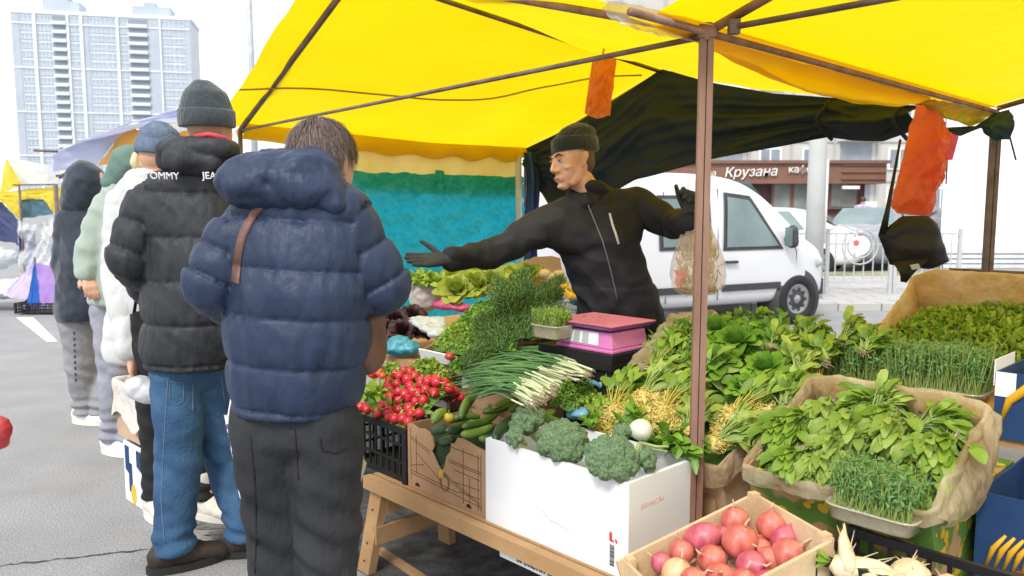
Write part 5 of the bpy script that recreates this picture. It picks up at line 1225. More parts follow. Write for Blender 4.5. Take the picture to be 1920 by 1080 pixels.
# ---- bunch prototypes (grow along +Y, flat side up)
def bunch(name, n, stem, leafL, leafW, spread, Lm, Sm, Rm, label, cat, seed=0, roots='tuft', curl=.7, zsp=.35, wav=.05, thick=.0022, rootr=.02, leaves_along=0.0):
    random.seed(100 + seed); t = thing(name, label, cat); lv = MB(); stm = MB(); rt = MB()
    for i in range(n):
        a = random.gauss(0, spread * .55); e = random.gauss(.10, zsp * .5); d = V((math.sin(a), math.cos(a), e)).normalized()
        b = V((rnd(-.014, .014), rnd(-.01, .01), rnd(-.004, .02))); L_ = stem * rnd(.65, 1.15); mid = b + d * L_ * .55 + V((0, 0, rnd(0, .012))); e_ = b + d * L_ + V((math.sin(a) * L_ * .25, 0, 0))
        stm.tube([b, mid, e_], [thick * 1.5, thick * 1.1, thick * .8], 4, False)
        dd = (e_ - mid).normalized(); nn = (V((rnd(-.5, .5), rnd(-.5, .2), 1))).normalized()
        lv.leaf(e_, dd, nn, leafL * rnd(.7, 1.15), leafW * rnd(.7, 1.15), curl * rnd(.2, 1.5), rnd(.1, .5), 4, wav)
        for k in range(int(leaves_along)):
            q = mid.lerp(e_, rnd(0, .9)); lv.leaf(q, (dd + rv() * .8).normalized(), (nn + rv() * .5).normalized(), leafL * rnd(.5, .9), leafW * rnd(.5, .9), curl * rnd(.2, 1.3), .3, 3, wav)
    if roots == 'tuft':
        for i in range(26): 
            p = V((rnd(-1, 1), 0, rnd(-.4, 1))) * .011; d = V((rnd(-.7, .7), -1, rnd(-.5, .7))).normalized(); rt.tube([p, p + d * rootr * .7, p + d * rootr * 1.4 + rv() * .005], [.0022, .0014, .0006], 4, False)
    else:   # big bright tangle of rootlets
        for i in range(330):
            p = rv() * rootr * rnd(.3, 1.0); p.y *= 1.1; p.z = p.z * .75 + .012; q = p + rv() * .014; rt.tube([p, (p + q) / 2 + rv() * .004, q], [.0022, .0020, .0014], 4, False)
        rt.lathe(V((0, 0, .01)), [(.001, -rootr * .7), (rootr * .8, -rootr * .3), (rootr * .8, rootr * .2), (.001, rootr * .6)], 10)
    lv.build('leaves', Lm, t, True, True); stm.build('stems', Sm, t, True, True); rt.build('roots', Rm, t, True, True)
    return t
def orient(o, loc, d, n, s=1):
    d = V(d).normalized(); n = V(n); n = (n - d * n.dot(d)).normalized(); x = d.cross(n)
    M = Matrix((x, d, n)).transposed().to_4x4(); o.rotation_euler = M.to_euler(); o.location = loc; o.scale = (s, s, s)
PLX = -U
def plane(slope):
    y = (W + Z * slope).normalized(); return y, PLX.cross(y).normalized()
used_ = {}
def put(proto, px_, py_, pl, ang, s, label, group=None, lift=0, tilt=.0):
    p0, slope = pl; y, n = plane(slope); o = proto if proto.name not in used_ else copy_tree(proto)
    used_[proto.name] = 1; o['label'] = label
    if group: o['group'] = group
    elif 'group' in o: del o['group']
    d = PLX * math.cos(R(ang)) + y * math.sin(R(ang)) + n * tilt
    orient(o, RP(px_, py_, p0 + n * lift, n), d, n, s); return o

# ================= front row =================
AXF = (-U, W, Z)
# ---- black crate of radishes
def lattice_crate(t, org, ax, lx, ly, h, nx, ny, m_, th=.007):
    X, Y_, Z_ = ax
    def wallx(y0):
        m = MB(); 
        for z_ in (.012, h * .36, h * .68, h - .012): m.box(org + X * lx / 2 + Y_ * y0 + Z_ * z_, lx, th + (.006 if z_ > h * .9 else 0), .022 if z_ in (.012, h - .012) else .010, ax)
        for k in range(nx + 1): m.box(org + X * (lx * k / nx) + Y_ * y0 + Z_ * h / 2, .010 if 0 < k < nx else .022, th * .9, h - .04, ax)
        m.build('side_panel', m_, t)
    def wally(x0):
        m = MB(); 
        for z_ in (.0125, h * .36, h * .68, h - .0125): m.box(org + X * x0 + Y_ * ly / 2 + Z_ * z_, th + (.006 if z_ > h * .9 else 0), ly - .012, .022 if z_ in (.0125, h - .0125) else .010, ax)
        for k in range(1, ny): m.box(org + X * x0 + Y_ * (ly * k / ny) + Z_ * h / 2, th * .9, .010, h - .04, ax)
        m.build('side_panel', m_, t)
    wallx(0); wallx(ly); wally(0); wally(lx)
    m = MB(); m.box(org + X * lx / 2 + Y_ * ly / 2 + Z_ * .004, lx - .02, ly - .02, .006, ax); m.build('bottom', m_, t)
    for cx in (0, lx):
        for cy in (0, ly): m = MB(); m.box(org + X * cx + Y_ * cy + Z_ * h / 2, .026, .026, h + .004, ax); m.build('corner_post', m_, t)
rc = thing('crate', 'black plastic lattice crate heaped with red radishes at the table end', 'crate', S(1.28, -.2, .38))
lattice_crate(rc, S(1.47, -.31, .380), AXF, .375, .30, .215, 9, 6, bplast)
random.seed(5)
def rad_h(s, t): return .60 + .125 * math.exp(-((s - 1.36) ** 2 + (t + .13) ** 2) / .010) + .115 * math.exp(-((s - 1.17) ** 2 + (t + .10) ** 2) / .011) + .03 * math.exp(-((t + .12) / .14) ** 2)
radm = mat('radish_red', (.40, .008, .022), .3, col2=(.62, .03, .05), scale=30, coat=.3); radt = mat('radish_tail', (.75, .55, .50), .6)
def radish_proto():
    t = thing('radish', 'shiny red radish in the heap on the black crate', 'radish'); m = MB()
    m.lathe(V((0, 0, 0)), [(.002, -.026), (.006, -.023), (.015, -.016), (.021, -.006), (.0225, .002), (.020, .011), (.012, .018), (.004, .020), (.001, .0195)], 14); m.build('root', radm, t, True, True)
    m = MB(); m.tube([V((0, 0, -.024)), V((.003, 0, -.036)), V((.001, .004, -.050))], [.0022, .0011, .0004], 5); m.build('tail', radt, t, True, True)
    m = MB()
    for k in range(3): m.tube([V((0, 0, .018)), V((rnd(-.006, .006), rnd(-.006, .006), .032))], .0014, 4)
    m.build('stalk', St_g, t, True, True); return t
rp_o = radish_proto(); pts = []; tries = 0
while len(pts) < 96 and tries < 9000:
    tries += 1; s = rnd(1.115, 1.455); t_ = rnd(-.295, .02); z = rad_h(s, t_); p = S(s, t_, z)
    if all((p - q).length > .036 for q in pts): pts.append(p)
for i, p in enumerate(pts):
    o = rp_o if i == 0 else copy_tree(rp_o); o['group'] = 'red radishes heaped on the black crate'; d = (rv() + V((0, -.2, -.2))); orient(o, p, d, rv(), rnd(.85, 1.12))
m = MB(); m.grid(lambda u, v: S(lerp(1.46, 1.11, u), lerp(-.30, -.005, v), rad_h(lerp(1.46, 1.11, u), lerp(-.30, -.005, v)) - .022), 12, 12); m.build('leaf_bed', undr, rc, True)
m = MB()
for k in range(260):
    s, t_ = rnd(1.11, 1.46), rnd(-.29, .0); m.leaf(S(s, t_, rad_h(s, t_) - .014), (rv() + Z * .6).normalized(), rv(), rnd(.02, .05), rnd(.01, .02), .8, .3, 3, .05)
m.build('radish_tops', L_py, rc, True)
# ---- cardboard box of cucumbers with a torn front
cb = thing('cardboard_box', 'printed brown cardboard box of cucumbers with a torn notch in front', 'box', S(.85, -.2, .38))
cx0, cl, cd, chh = 1.078, .452, .325, .243; corg = S(cx0, -.315, .3800)
def cwp(x, z): return corg - U * x + Z * z
outl = [(0, 0), (cl, 0), (cl, chh - .006), (.40, chh - .002), (.37, chh + .004), (.33, chh + .012), (.30, chh + .008), (.282, chh - .016), (.262, chh - .02), (.258, chh - .05), (.235, chh - .075), (.222, chh - .12), (.205, chh - .135), (.185, chh - .118), (.150, chh - .075), (.163, chh - .055), (.158, chh - .03), (.150, chh - .008), (.10, chh), (.07, chh - .006), (.03, chh + .004), (0, chh)]
m = MB(); m.prism([cwp(x, z) for x, z in outl], W * .005); m.build('front_panel', kraft, cb)
obox(cb, corg + W * .0055, AXF, cl, cd - .0055, chh, kraft, .005, skip=('f',))
m = MB()
def pline(x1, z1, x2, z2, w=.0022): m.bar(cwp(x1, z1) - W * .0008, cwp(x2, z2) - W * .0008, w, .0012, up=W) if False else m.prism([cwp(x1, z1 - w / 2) - W * .0012, cwp(x2, z2 - w / 2) - W * .0012, cwp(x2, z2 + w / 2) - W * .0012, cwp(x1, z1 + w / 2) - W * .0012], W * .001)
def vline(x, z1, z2, w=.002): m.prism([cwp(x - w / 2, z1) - W * .0012, cwp(x + w / 2, z1) - W * .0012, cwp(x + w / 2, z2) - W * .0012, cwp(x - w / 2, z2) - W * .0012], W * .001)
for x_, z1, z2 in ((.02, .03, .23), (.055, .06, .21), (.33, .02, .22), (.41, .015, .215), (.425, .015, .215), (.365, .03, .12)): vline(x_, z1, z2)
for q in ((.02, .055, .43, .03), (.02, .066, .30, .05), (.02, .20, .14, .165), (.02, .19, .14, .155), (.06, .14, .2, .07), (.25, .16, .425, .155), (.25, .152, .425, .147), (.26, .21, .42, .205), (.19, .10, .42, .035), (.2, .108, .42, .043), (.27, .085, .42, .09), (.28, .13, .42, .125), (.02, .085, .10, .105), (.3, .055, .42, .06)): pline(*q)
m.build('print', prb, cb)
m = MB()
for r_ in (.034, .026):
    m.tube([cwp(.225 + r_ * .8 * math.cos(a * PI / 12), .070 + r_ * math.sin(a * PI / 12)) - W * .0012 for a in range(25)], .0012, 4, False)
m.build('emblem', prb, cb); m = MB(); m.prism([cwp(.205 + .013 * math.cos(a * PI / 6), .096 + .018 * math.sin(a * PI / 6)) - W * .0018 for a in range(12)], W * .001); m.build('emblem', mat('yellow_print', (.55, .38, .03), .7), cb)
m = MB()
for x_, z_ in ((.06, .022), (.36, .022)): m.prism([cwp(x_ + .014 * math.cos(a * PI / 6), z_ - .010 + max(0, .014 * math.sin(a * PI / 6))) - W * .0016 for a in range(12)], W * .001)
m.build('hand_slot', mat('slot_dark', (.02, .015, .01), .9), cb)
cuc = mat('cucumber_skin', (.035, .10, .015), .32, col2=(.15, .25, .04), scale=14, bump=.6, bscale=75, bdist=.004, stretch=(1, 1, 1), coat=.15); cuc2 = mat('cucumber_light', (.13, .24, .035), .35, col2=(.26, .36, .07), scale=14, bump=.5, bscale=75, bdist=.004); cuc3 = mat('cucumber_dark', (.018, .055, .025), .3, col2=(.05, .10, .04), scale=14, bump=.5, bscale=75, bdist=.004)
tipm = mat('cucumber_tip', (.45, .36, .08), .7)
def cucumber(a, b, r, mt, label, bend=.01):
    t = thing('cucumber', label, 'cucumber', a, 'cucumbers in the torn box'); d = b - a; up = rv(); up = (up - d * up.dot(d) / d.length_squared).normalized(); n = 14
    pts_ = [a + d * (k / n) + up * bend * math.sin(PI * k / n) for k in range(n + 1)]; rs = [r * max(.12, math.sin(PI * min(1, max(0, .04 + .92 * k / n))) ** .38) * (1 - .12 * k / n) for k in range(n + 1)]
    m = MB(); m.tube(pts_, rs, 14); m.build('body', mt, t, True); m = MB(); m.tube([pts_[0] - d.normalized() * .003, pts_[0] + d.normalized() * .002], [.004, .003], 6); m.build('tip', tipm, t, True)
cl_ = [(893, 737, .72, 863, 786, .655, .021, cuc, 'upright dark cucumber leaning on the back wall of the torn box'), (868, 800, .66, 932, 777, .68, .018, cuc, 'long cucumber lying across the top of the box'),
       (866, 814, .655, 925, 798, .665, .018, cuc2, 'pale green cucumber in the middle of the box'), (928, 824, .665, 967, 782, .69, .022, cuc3, 'fat dark cucumber slanting at the white box edge'),
       (905, 772, .68, 965, 758, .695, .018, cuc, 'cucumber at the back rim pointing right'), (955, 770, .69, 1010, 762, .70, .018, cuc, 'cucumber half hidden behind the broccoli'), (900, 822, .655, 950, 815, .66, .017, cuc, 'low cucumber at the front edge of the box'),
       (812, 792, .66, 836, 772, .68, .021, cuc2, 'short light cucumber seen end on at the left'), (838, 806, .655, 872, 794, .655, .020, cuc3, 'dark bluish cucumber above the torn notch'), (808, 812, .64, 850, 806, .645, .021, cuc3, 'dark cucumber tucked in the left front corner'),
       (822, 830, .61, 850, 822, .60, .022, cuc3, 'dark cucumber showing through the notch top'), (818, 852, .565, 850, 846, .565, .022, cuc3, 'dark cucumber lower in the notch'), (826, 872, .53, 850, 868, .53, .02, cuc3, 'lowest cucumber seen at the notch tip'),
       (925, 765, .70, 975, 745, .70, .016, cuc2, 'light slim cucumber at the far rim'), (1020, 780, .70, 1070, 800, .69, .02, cuc, 'cucumber lying behind the broccoli'), (880, 790, .65, 935, 800, .64, .018, cuc, 'cucumber beneath the crossing pair'), (840, 790, .64, 900, 782, .65, .018, cuc, 'cucumber left of the upright one'), (960, 800, .64, 915, 840, .63, .02, cuc, 'cucumber by the inner right wall'), (1000, 790, .68, 1040, 770, .7, .018, cuc2, 'light cucumber between broccoli and parsley')]
random.seed(9)
for x1, y1, z1, x2, y2, z2, r, mt, lb in cl_:
    if 'notch' in lb and 'above' not in lb: nn_ = corg + W * .030; cucumber(RP(x1, y1, nn_, W), RP(x2, y2, nn_, W), r, mt, lb); continue
    cucumber(G(x1, y1, z1), G(x2, y2, z2), r, mt, lb)
t = thing('pepper', 'small yellow green pepper at the left of the cucumbers', 'pepper', G(842, 782, .675)); solid('body', [[(G(842, 783, .672), (.02, .02, .018))], [(G(838, 780, .675), .012)]], .004, mat('yellow_pepper', (.65, .50, .05), .3), t, 2); m = MB(); c = G(842, 775, .69); m.tube([c, c + Z * .012], .003, 6); m.build('stalk', St_g, t)
# cucumber filler below
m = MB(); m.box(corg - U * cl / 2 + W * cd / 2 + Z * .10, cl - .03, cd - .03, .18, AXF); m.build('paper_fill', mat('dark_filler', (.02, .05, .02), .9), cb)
# ---- white broccoli box
wb = thing('broccoli_box', 'large white box of broccoli heads with red mark and barcode at corner', 'box', S(.31, -.2, .38)); worg = S(.617, -.325, .3795)
obox(wb, worg, AXF, .612, .335, .288, foamw, .014)
def wf(x, z, o=.0): return worg - U * x + Z * z - W * o
def wr(y, z, o=.0): return worg - U * .612 + W * y + Z * z - U * o
m = MB(); pp = [wf(.20, .262), wf(.205, .22), wf(.215, .17), wf(.25, .125), wf(.31, .095), wf(.38, .085), wf(.43, .082)]; m.tube(pp, [.002, .003, .004, .004, .004, .003, .001], 8); m.build('moulded_handle', foamw, wb, True)
m = MB(); m.prism([wf(.543, .128, .0005), wf(.553, .126, .0005), wf(.553, .106, .0005), wf(.560, .104, .0005), wf(.560, .098, .0005), wf(.543, .100, .0005)], -W * .0008); m.prism([wf(.562, .112, .0005), wf(.572, .108, .0005), wf(.572, .098, .0005), wf(.566, .1, .0005)], -W * .0008); m.build('red_mark', redp, wb)
m = MB(); z_ = .090; k = 0
random.seed(3)
while z_ > .028:
    h_ = rnd(.0012, .004); m.prism([wf(.545, z_, .0005), wf(.562, z_ - .001, .0005), wf(.562, z_ - h_ - .001, .0005), wf(.545, z_ - h_, .0005)], -W * .0008); z_ -= h_ + rnd(.001, .003)
m.build('barcode', ink, wb)
text('lettering', 'БРОККОЛИ', .020, wr(.11, .205, .0008), W, Z, mat('faded_orange', (.75, .50, .40), .7), wb, .0003)
m = MB(); m.grid(lambda u, v: wf(lerp(.02, .59, u), .20 + .012 * noise.noise(V((u * 9, v * 9, 0)))) + W * (.014 + .30 * v), 16, 10); m.build('grey_film', mat('grey_film', (.36, .42, .42), .35, col2=(.5, .56, .56), bump=.6, bscale=20), wb, True)
brc = mat('broccoli_floret', (.08, .155, .075), .85, col2=(.22, .33, .17), scale=170, bump=1.0, bscale=330, bdist=.006, detail=3); brs = mat('broccoli_stem', (.26, .36, .12), .5, col2=(.42, .50, .22), scale=8)
def broccoli(c, r, up, label, sd, n=26, side=False, k=(1, 1, .78)):
    rs = random.Random(sd); t = thing('broccoli', label, 'broccoli', c); F_ = frame(V(up).orthogonal(), V(up)); H = []
    up = V(up).normalized()
    for i in range(n):
        f = (i + .5) / n; z = 1 - f * 1.05; rr = math.sqrt(max(0, 1 - z * z)) if z > -1 else 0; a = i * 2.39996 + rs.uniform(-.2, .2)
        q = V((rr * math.cos(a), rr * math.sin(a), z * .8)); b = r * rs.uniform(.24, .34)
        H.append([(c + F_ @ (q * r * .78), b), (c + F_ @ (q * r * .35), b * .6)])
    H.append([(c + F_ @ V((0, 0, .05 * r)), r * .62)])
    def dsp(co, no): return .0045 * nz(co, 85, sd) + .003 * nz(co, 190, sd + 1)
    solid('florets', H, .0032, brc, t, 1, dsp, sub=2)
    H = [[(c - up * r * .2, r * .34), (c - up * r * 1.05, r * .2)]]
    for i in range(6): a = i * 1.05 + sd; H.append([(c + F_ @ (V((.5 * math.cos(a), .5 * math.sin(a), .05)) * r), r * .13), (c - up * r * .7, r * .12)])
    H.append([(c - up * r * 1.0, r * .2), (c - up * r * 1.35, r * .19)])
    solid('stem', H, .005, brs, t, 2)
broccoli(P(1055, 832, 2.44), .082, V((-.05, -.45, .9)), 'big rounded broccoli head in the middle of the white box', 1, 30)
broccoli(P(1146, 862, 2.26), .078, V((.1, -.55, .85)), 'grey green broccoli head nearest the corner of the white box', 2, 30)
broccoli(P(990, 795, 2.63), .070, V((-.55, -.05, .8)), 'broccoli head at the left showing its branching pale stem', 3, 22)
broccoli(P(968, 822, 2.52), .038, V((-.6, -.5, .5)), 'small broccoli sprig hanging at the left rim', 5, 14)
broccoli(P(1208, 862, 2.28), .040, V((.8, -.4, .3)), 'small broccoli floret lying by the right side', 6, 14)
broccoli(P(1166, 812, 2.42), .034, V((-.2, -.3, .9)), 'little broccoli tip beside the white kohlrabi', 7, 12)
t = thing('kohlrabi', 'pale round kohlrabi cut face up behind the front broccoli', 'kohlrabi', P(1200, 806, 2.4)); solid('bulb', [[(P(1201, 806, 2.42), (.037, .037, .034))]], .004, mat('kohlrabi_skin', (.62, .66, .50), .4, col2=(.74, .76, .62)), t, 2, lambda co, no: .002 * nz(co, 30, 2)); m = MB()
for k in range(7): 
    c = P(1200, 830, 2.40); d = V((rnd(-.6, .8), rnd(-.6, .2), rnd(-.9, .1))).normalized(); m.tube([c, c + d * .05, c + d * .09 + Z * .01], [.006, .005, .003], 6)
m.build('stalks', brs, t, True)
# dark loose leaves over the right back of the box
def loose(name, label, cat, ctr, ext, n, L_, W_, mt, dirf=None, z_up=.4, curl=.8, group=None, bed=True, seg=3, wav=.06, stem=None):
    t = thing(name, label, cat, ctr, group); m = MB(); sm = MB()
    for k in range(n):
        a = rnd(0, 2 * PI); r = math.sqrt(rnd(0, 1)); q = PLX * (r * math.cos(a) * ext[0]) + W * (r * math.sin(a) * ext[1]); hh = ext[2] * (1 - r * r) * rnd(.55, 1.05)
        d = dirf() if dirf else (rv() + Z * z_up).normalized(); p = ctr + q + Z * hh; n_ = (Z + rv() * .6).normalized(); m.leaf(p, d, n_, L_ * rnd(.6, 1.2), W_ * rnd(.6, 1.2), curl * rnd(.2, 1.4), .3, seg, wav)
        if stem: sm.tube([p - d * L_ * .8 - Z * .01, p], .0016, 4, False)
    m.build('leaves', mt, t, True)
    if stem: sm.build('stems', stem, t, True)
    if bed:
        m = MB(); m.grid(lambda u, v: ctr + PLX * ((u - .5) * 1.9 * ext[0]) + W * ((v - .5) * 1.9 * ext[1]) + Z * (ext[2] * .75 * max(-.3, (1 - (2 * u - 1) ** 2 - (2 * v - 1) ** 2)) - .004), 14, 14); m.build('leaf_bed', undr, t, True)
    return t
random.seed(21)
loose('greens', 'dark glossy leaves spilling over the back of the white box', 'greens', P(1265, 835, 2.47), (.10, .05, .05), 70, .06, .032, L_dk, lambda: (PLX * rnd(-.3, 1) - W * rnd(.0, .8) + Z * rnd(-.3, .5)).normalized(), stem=St_g)
loose('greens', 'small dark leaf sprig behind the kohlrabi', 'greens', P(1185, 790, 2.6), (.05, .04, .04), 26, .05, .028, L_dk)
loose('greens', 'dark green leaves between left broccoli and yellow roots', 'greens', P(1108, 792, 2.72), (.03, .03, .02), 16, .04, .022, L_dk)

# ================= middle cardboard box (behind the pole) =================
thm = math.atan(.40); axm = oframe(thm)
mbx = thing('cardboard_box', 'tilted brown cardboard box of yellow rooted greens behind the front pole', 'box', S(.2, .1, .45)); morg = S(.47, .055, .64) - axm[2] * .20
obox(mbx, morg, axm, .515, .56, .20, kraft2, .006)
liner_on(mbx, morg, axm, .515, .56, .20, liner, (.0, .01, .11, .03), sd=2, inn=.03)
PM = (S(.2, .06, .665), .50)
y_, n_ = plane(.50)
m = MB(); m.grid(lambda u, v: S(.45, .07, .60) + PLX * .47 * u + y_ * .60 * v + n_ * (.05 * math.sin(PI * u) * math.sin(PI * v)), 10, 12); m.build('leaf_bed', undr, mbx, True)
Y1 = bunch('yellow_root_bunch', 60, .15, .075, .036, .40, L_sp, St_y, Rt_y, 'x', 'greens', 1, 'ball', rootr=.042, leaves_along=1)
Y2 = bunch('yellow_root_bunch', 56, .14, .07, .032, .48, L_spl, St_g, Rt_y, 'x', 'greens', 2, 'ball', rootr=.040, leaves_along=1)
for i, (pr__, x, y, a, s, lb) in enumerate([
    (Y1, 1150, 775, 105, 1.0, 'yellow rooted bunch at the left front of the middle box'), (Y2, 1205, 748, 85, 1.0, 'yellow rooted bunch just right of the leftmost one'), (Y1, 1115, 800, 110, .6, 'small yellow root tangle at the box front wall'),
    (Y1, 1245, 775, 80, 1.0, 'yellow rooted bunch left of the pole'), (Y2, 1285, 735, 75, 1.1, 'yellow stemmed bunch half behind the pole'), (Y2, 1290, 812, 100, .8, 'pale yellow root bunch low behind the dark leaves'),
    (Y1, 1372, 792, 70, 1.15, 'bright yellow rooted bunch right of the pole'), (Y2, 1340, 835, 60, .9, 'pale root bunch at the foot of the right side'), (Y2, 1440, 765, 75, 1.0, 'slim stemmed bunch at the right wall of the middle box'), (Y1, 1225, 705, 100, 1.0, 'leafy bunch above the yellow roots at left')]):
    put(pr__, x, y, PM, a, s, lb, 'yellow rooted bunches in the middle box', lift=.01)
random.seed(33)
def slope_heap(name, label, cat, quad, pl, n, L_, W_, mt, hump=.03, dirf=None, stem=None, seg=3, curl=.8, wav=.06, lift=0, extra=None, wild=.6):
    """heap over a pixel quad (tl,tr,br,bl) lying on a tilted plane"""
    p0, sl = pl; y, nn = plane(sl); t = thing(name, label, cat, RP(*[sum(q[i] for q in quad) / 4 for i in (0, 1)], p0, nn)); m = MB(); sm = MB()
    def at(u, v): 
        a = (lerp(quad[0][0], quad[1][0], u), lerp(quad[0][1], quad[1][1], u)); b = (lerp(quad[3][0], quad[2][0], u), lerp(quad[3][1], quad[2][1], u))
        return RP(lerp(a[0], b[0], v), lerp(a[1], b[1], v), p0 + nn * lift, nn)
    for k in range(n):
        u, v = rnd(0, 1), rnd(0, 1); h = hump * (math.sin(PI * u) * math.sin(PI * v)) ** .5 * (.6 + .6 * noise.noise(V((u * 5, v * 5, n)))) * rnd(.7, 1.1) + rnd(-.008, .008)
        d = dirf() if dirf else (rv() + nn * .5 + y * .2).normalized(); p = at(u, v) + nn * h
        m.leaf(p, d, (nn + rv() * wild).normalized(), L_ * rnd(.6, 1.25), W_ * rnd(.6, 1.25), curl * rnd(.1, 1.4), .3, seg, wav)
        if stem and k % 2: sm.tube([p - d * L_ * 1.1 - nn * .01, p], .0014, 4, False)
    m.build('leaves', mt, t, True)
    if stem: sm.build('stems', stem, t, True)
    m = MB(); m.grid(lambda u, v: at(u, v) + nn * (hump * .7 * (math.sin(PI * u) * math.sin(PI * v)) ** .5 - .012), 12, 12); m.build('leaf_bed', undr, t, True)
    return t
slope_heap('sorrel', 'mound of small bright leaves at the left of the middle box', 'greens', [(1235, 625), (1305, 600), (1310, 700), (1180, 715)], PM, 620, .034, .015, L_sp, .05, stem=St_g, lift=.02)
slope_heap('sorrel', 'dark leafy greens at the top behind the pole', 'greens', [(1300, 600), (1480, 590), (1480, 660), (1300, 690)], PM, 260, .045, .024, L_dk, .05, lift=.02)
# round leaved heads
def rosette(name, n, L_, W_, mt, stm_, label, cat, seed, up=.9, cup=-.7):
    random.seed(200 + seed); t = thing(name, label, cat); m = MB(); sm = MB()
    for i in range(n):
        f = i / n; a = i * 2.4 + rnd(-.2, .2); el = lerp(1.35, .25, f ** .8); d = V((math.cos(a) * math.cos(el), math.sin(a) * math.cos(el), math.sin(el)))
        st_ = L_ * lerp(.25, .75, f); b = V((0, 0, 0)); e = b + d * st_; sm.tube([b, e], [.005, .0028], 5, False); m.leaf(e, d, V((-math.cos(a) * math.sin(el), -math.sin(a) * math.sin(el), math.cos(el))), L_ * rnd(.8, 1.15), W_ * rnd(.85, 1.15), rnd(.3, 1.1) * (1 if f > .3 else -.4), rnd(.15, .45), 5, .03, tip=.35)
    m.build('leaves', mt, t, True, True); sm.build('stems', stm_, t, True, True); return t
slope_heap('root_tangle', 'pale yellow tangle of roots along the front of the middle box', 'roots', [(1130, 745), (1290, 728), (1300, 820), (1110, 812)], PM, 2600, .024, .0045, Rt_y, .035, lift=.0, seg=2, wild=2)
slope_heap('root_tangle', 'yellow tangle of roots right of the pole', 'roots', [(1335, 770), (1430, 762), (1390, 830), (1335, 850)], PM, 1200, .024, .0045, Rt_y, .035, lift=.0, seg=2, wild=2)
RO = rosette('pak_choi', 26, .06, .056, L_rd, St_g, 'x', 'pak choi', 1)
for i, (x, y, s, lb) in enumerate([(1385, 650, 1.05, 'glossy round leaved head right of the pole top'), (1350, 690, 1.0, 'round leaved head touching the pole on its right'), (1440, 700, .95, 'round leaved head with cupped pale leaf in the centre'), (1400, 735, .8, 'round leaved head low between the yellow bunches'), (1345, 625, .9, 'round leaved head at the back rim by the pole')]):
    put(RO, x, y, PM, 90 + 20 * math.sin(i * 3), s, lb, 'round leaved heads in the middle box', lift=.03)
SPb = bunch('spinach_bunch', 74, .085, .070, .038, .50, L_sp, St_g, Rt_w, 'x', 'spinach', 4, 'tuft', rootr=.022, curl=1.3, wav=.12, leaves_along=1, zsp=.6)
SPc = bunch('spinach_bunch', 70, .09, .072, .034, .42, L_spl, St_g, Rt_w, 'x', 'spinach', 5, 'tuft', rootr=.024, curl=1.3, wav=.12, leaves_along=1, zsp=.6)
PM2 = (S(.0, .62, .93), .30)
for i, (pr__, x, y, a, s, lb) in enumerate([(SPb, 1545, 680, 130, 1.0, 'spinach bunch with its pink root above the pea shoots'), (SPc, 1500, 705, 120, .95, 'pale spinach bunch lying left of the rear pea shoots'), (SPb, 1505, 640, 100, .9, 'spinach bunch at the back between the boxes'), (SPc, 1580, 640, 75, .85, 'light spinach bunch standing before the van wheel'), (SPb, 1620, 660, 100, .9, 'spinach bunch at the rear box corner'), (SPc, 1450, 660, 90, .8, 'spinach bunch behind the round leaved heads'), (SPb, 1470, 760, 100, .9, 'spinach bunch leaning on the right wall of the middle box')]):
    put(pr__, x, y, PM2 if i < 6 else PM, a, s, lb, 'spinach bunches behind the front boxes', lift=.02 if i < 6 else .04)
# ================= spinach box at the right =================
ths = math.atan(.42); axs = oframe(ths)
sbx = thing('printed_box', 'green and yellow printed carton lined with tan film, full of spinach', 'box', S(-.45, 0, .4)); sorg = S(-.213, -.075, .715) - axs[2] * .235
corn = mat('corn_print', (.09, .19, .04), .7, col2=(.42, .27, .15), scale=9, var=.3); nt, N, L, bs = nodes_of(corn)
vo = N.new('ShaderNodeTexVoronoi'); vo.inputs['Scale'].default_value = 20; rp = N.new('ShaderNodeValToRGB'); rp.color_ramp.elements[0].position = .0; rp.color_ramp.elements[0].color = (.60, .42, .04, 1); rp.color_ramp.elements[1].position = .42; rp.color_ramp.elements[1].color = (.10, .22, .04, 1)
e_ = rp.color_ramp.elements.new(.30); e_.color = (.55, .40, .03, 1); e_ = rp.color_ramp.elements.new(.34); e_.color = (.08, .16, .03, 1); rp.color_ramp.interpolation = 'LINEAR'
tcx = N.new('ShaderNodeTexCoord'); L.new(tcx.outputs['Object'], vo.inputs['Vector']); L.new(vo.outputs['Distance'], rp.inputs[0])
mx = N.new('ShaderNodeMix'); mx.data_type = 'RGBA'; nn2 = N.new('ShaderNodeTexNoise'); nn2.inputs['Scale'].default_value = 6; L.new(tcx.outputs['Object'], nn2.inputs['Vector']); mr = N.new('ShaderNodeMapRange'); mr.inputs['From Min'].default_value = .48; mr.inputs['From Max'].default_value = .52; L.new(nn2.outputs['Fac'], mr.inputs['Value'])
L.new(mr.outputs[0], mx.inputs[0]); L.new(rp.outputs[0], mx.inputs[6]); mx.inputs[7].default_value = (.42, .27, .14, 1); L.new(mx.outputs[2], bs.inputs['Base Color'])
ob = obox(sbx, sorg, axs, .49, .42, .235, kraft, .007, skip=('f', 'r'))
X, Y_, Z_ = axs
m = MB(); m.box(sorg + X * .245 + Y_ * .0035 + Z_ * .1175, .49, .007, .235, axs); m.build('side_panel', corn, sbx)
m = MB(); m.box(sorg + X * .4865 + Y_ * .21 + Z_ * .1175, .007, .405, .235, axs); m.build('side_panel', corn, sbx)
m = MB()
for yy, zz in ((.22, .17),): m.prism([sorg + X * .4905 + Y_ * (yy + .028 * math.cos(a * PI / 6) * (1 + .3 * math.sin(a * 2))) + Z_ * (zz + .020 * math.sin(a * PI / 6)) for a in range(12)], X * .001)
m.build('hand_slot', MATS['slot_dark'], sbx)
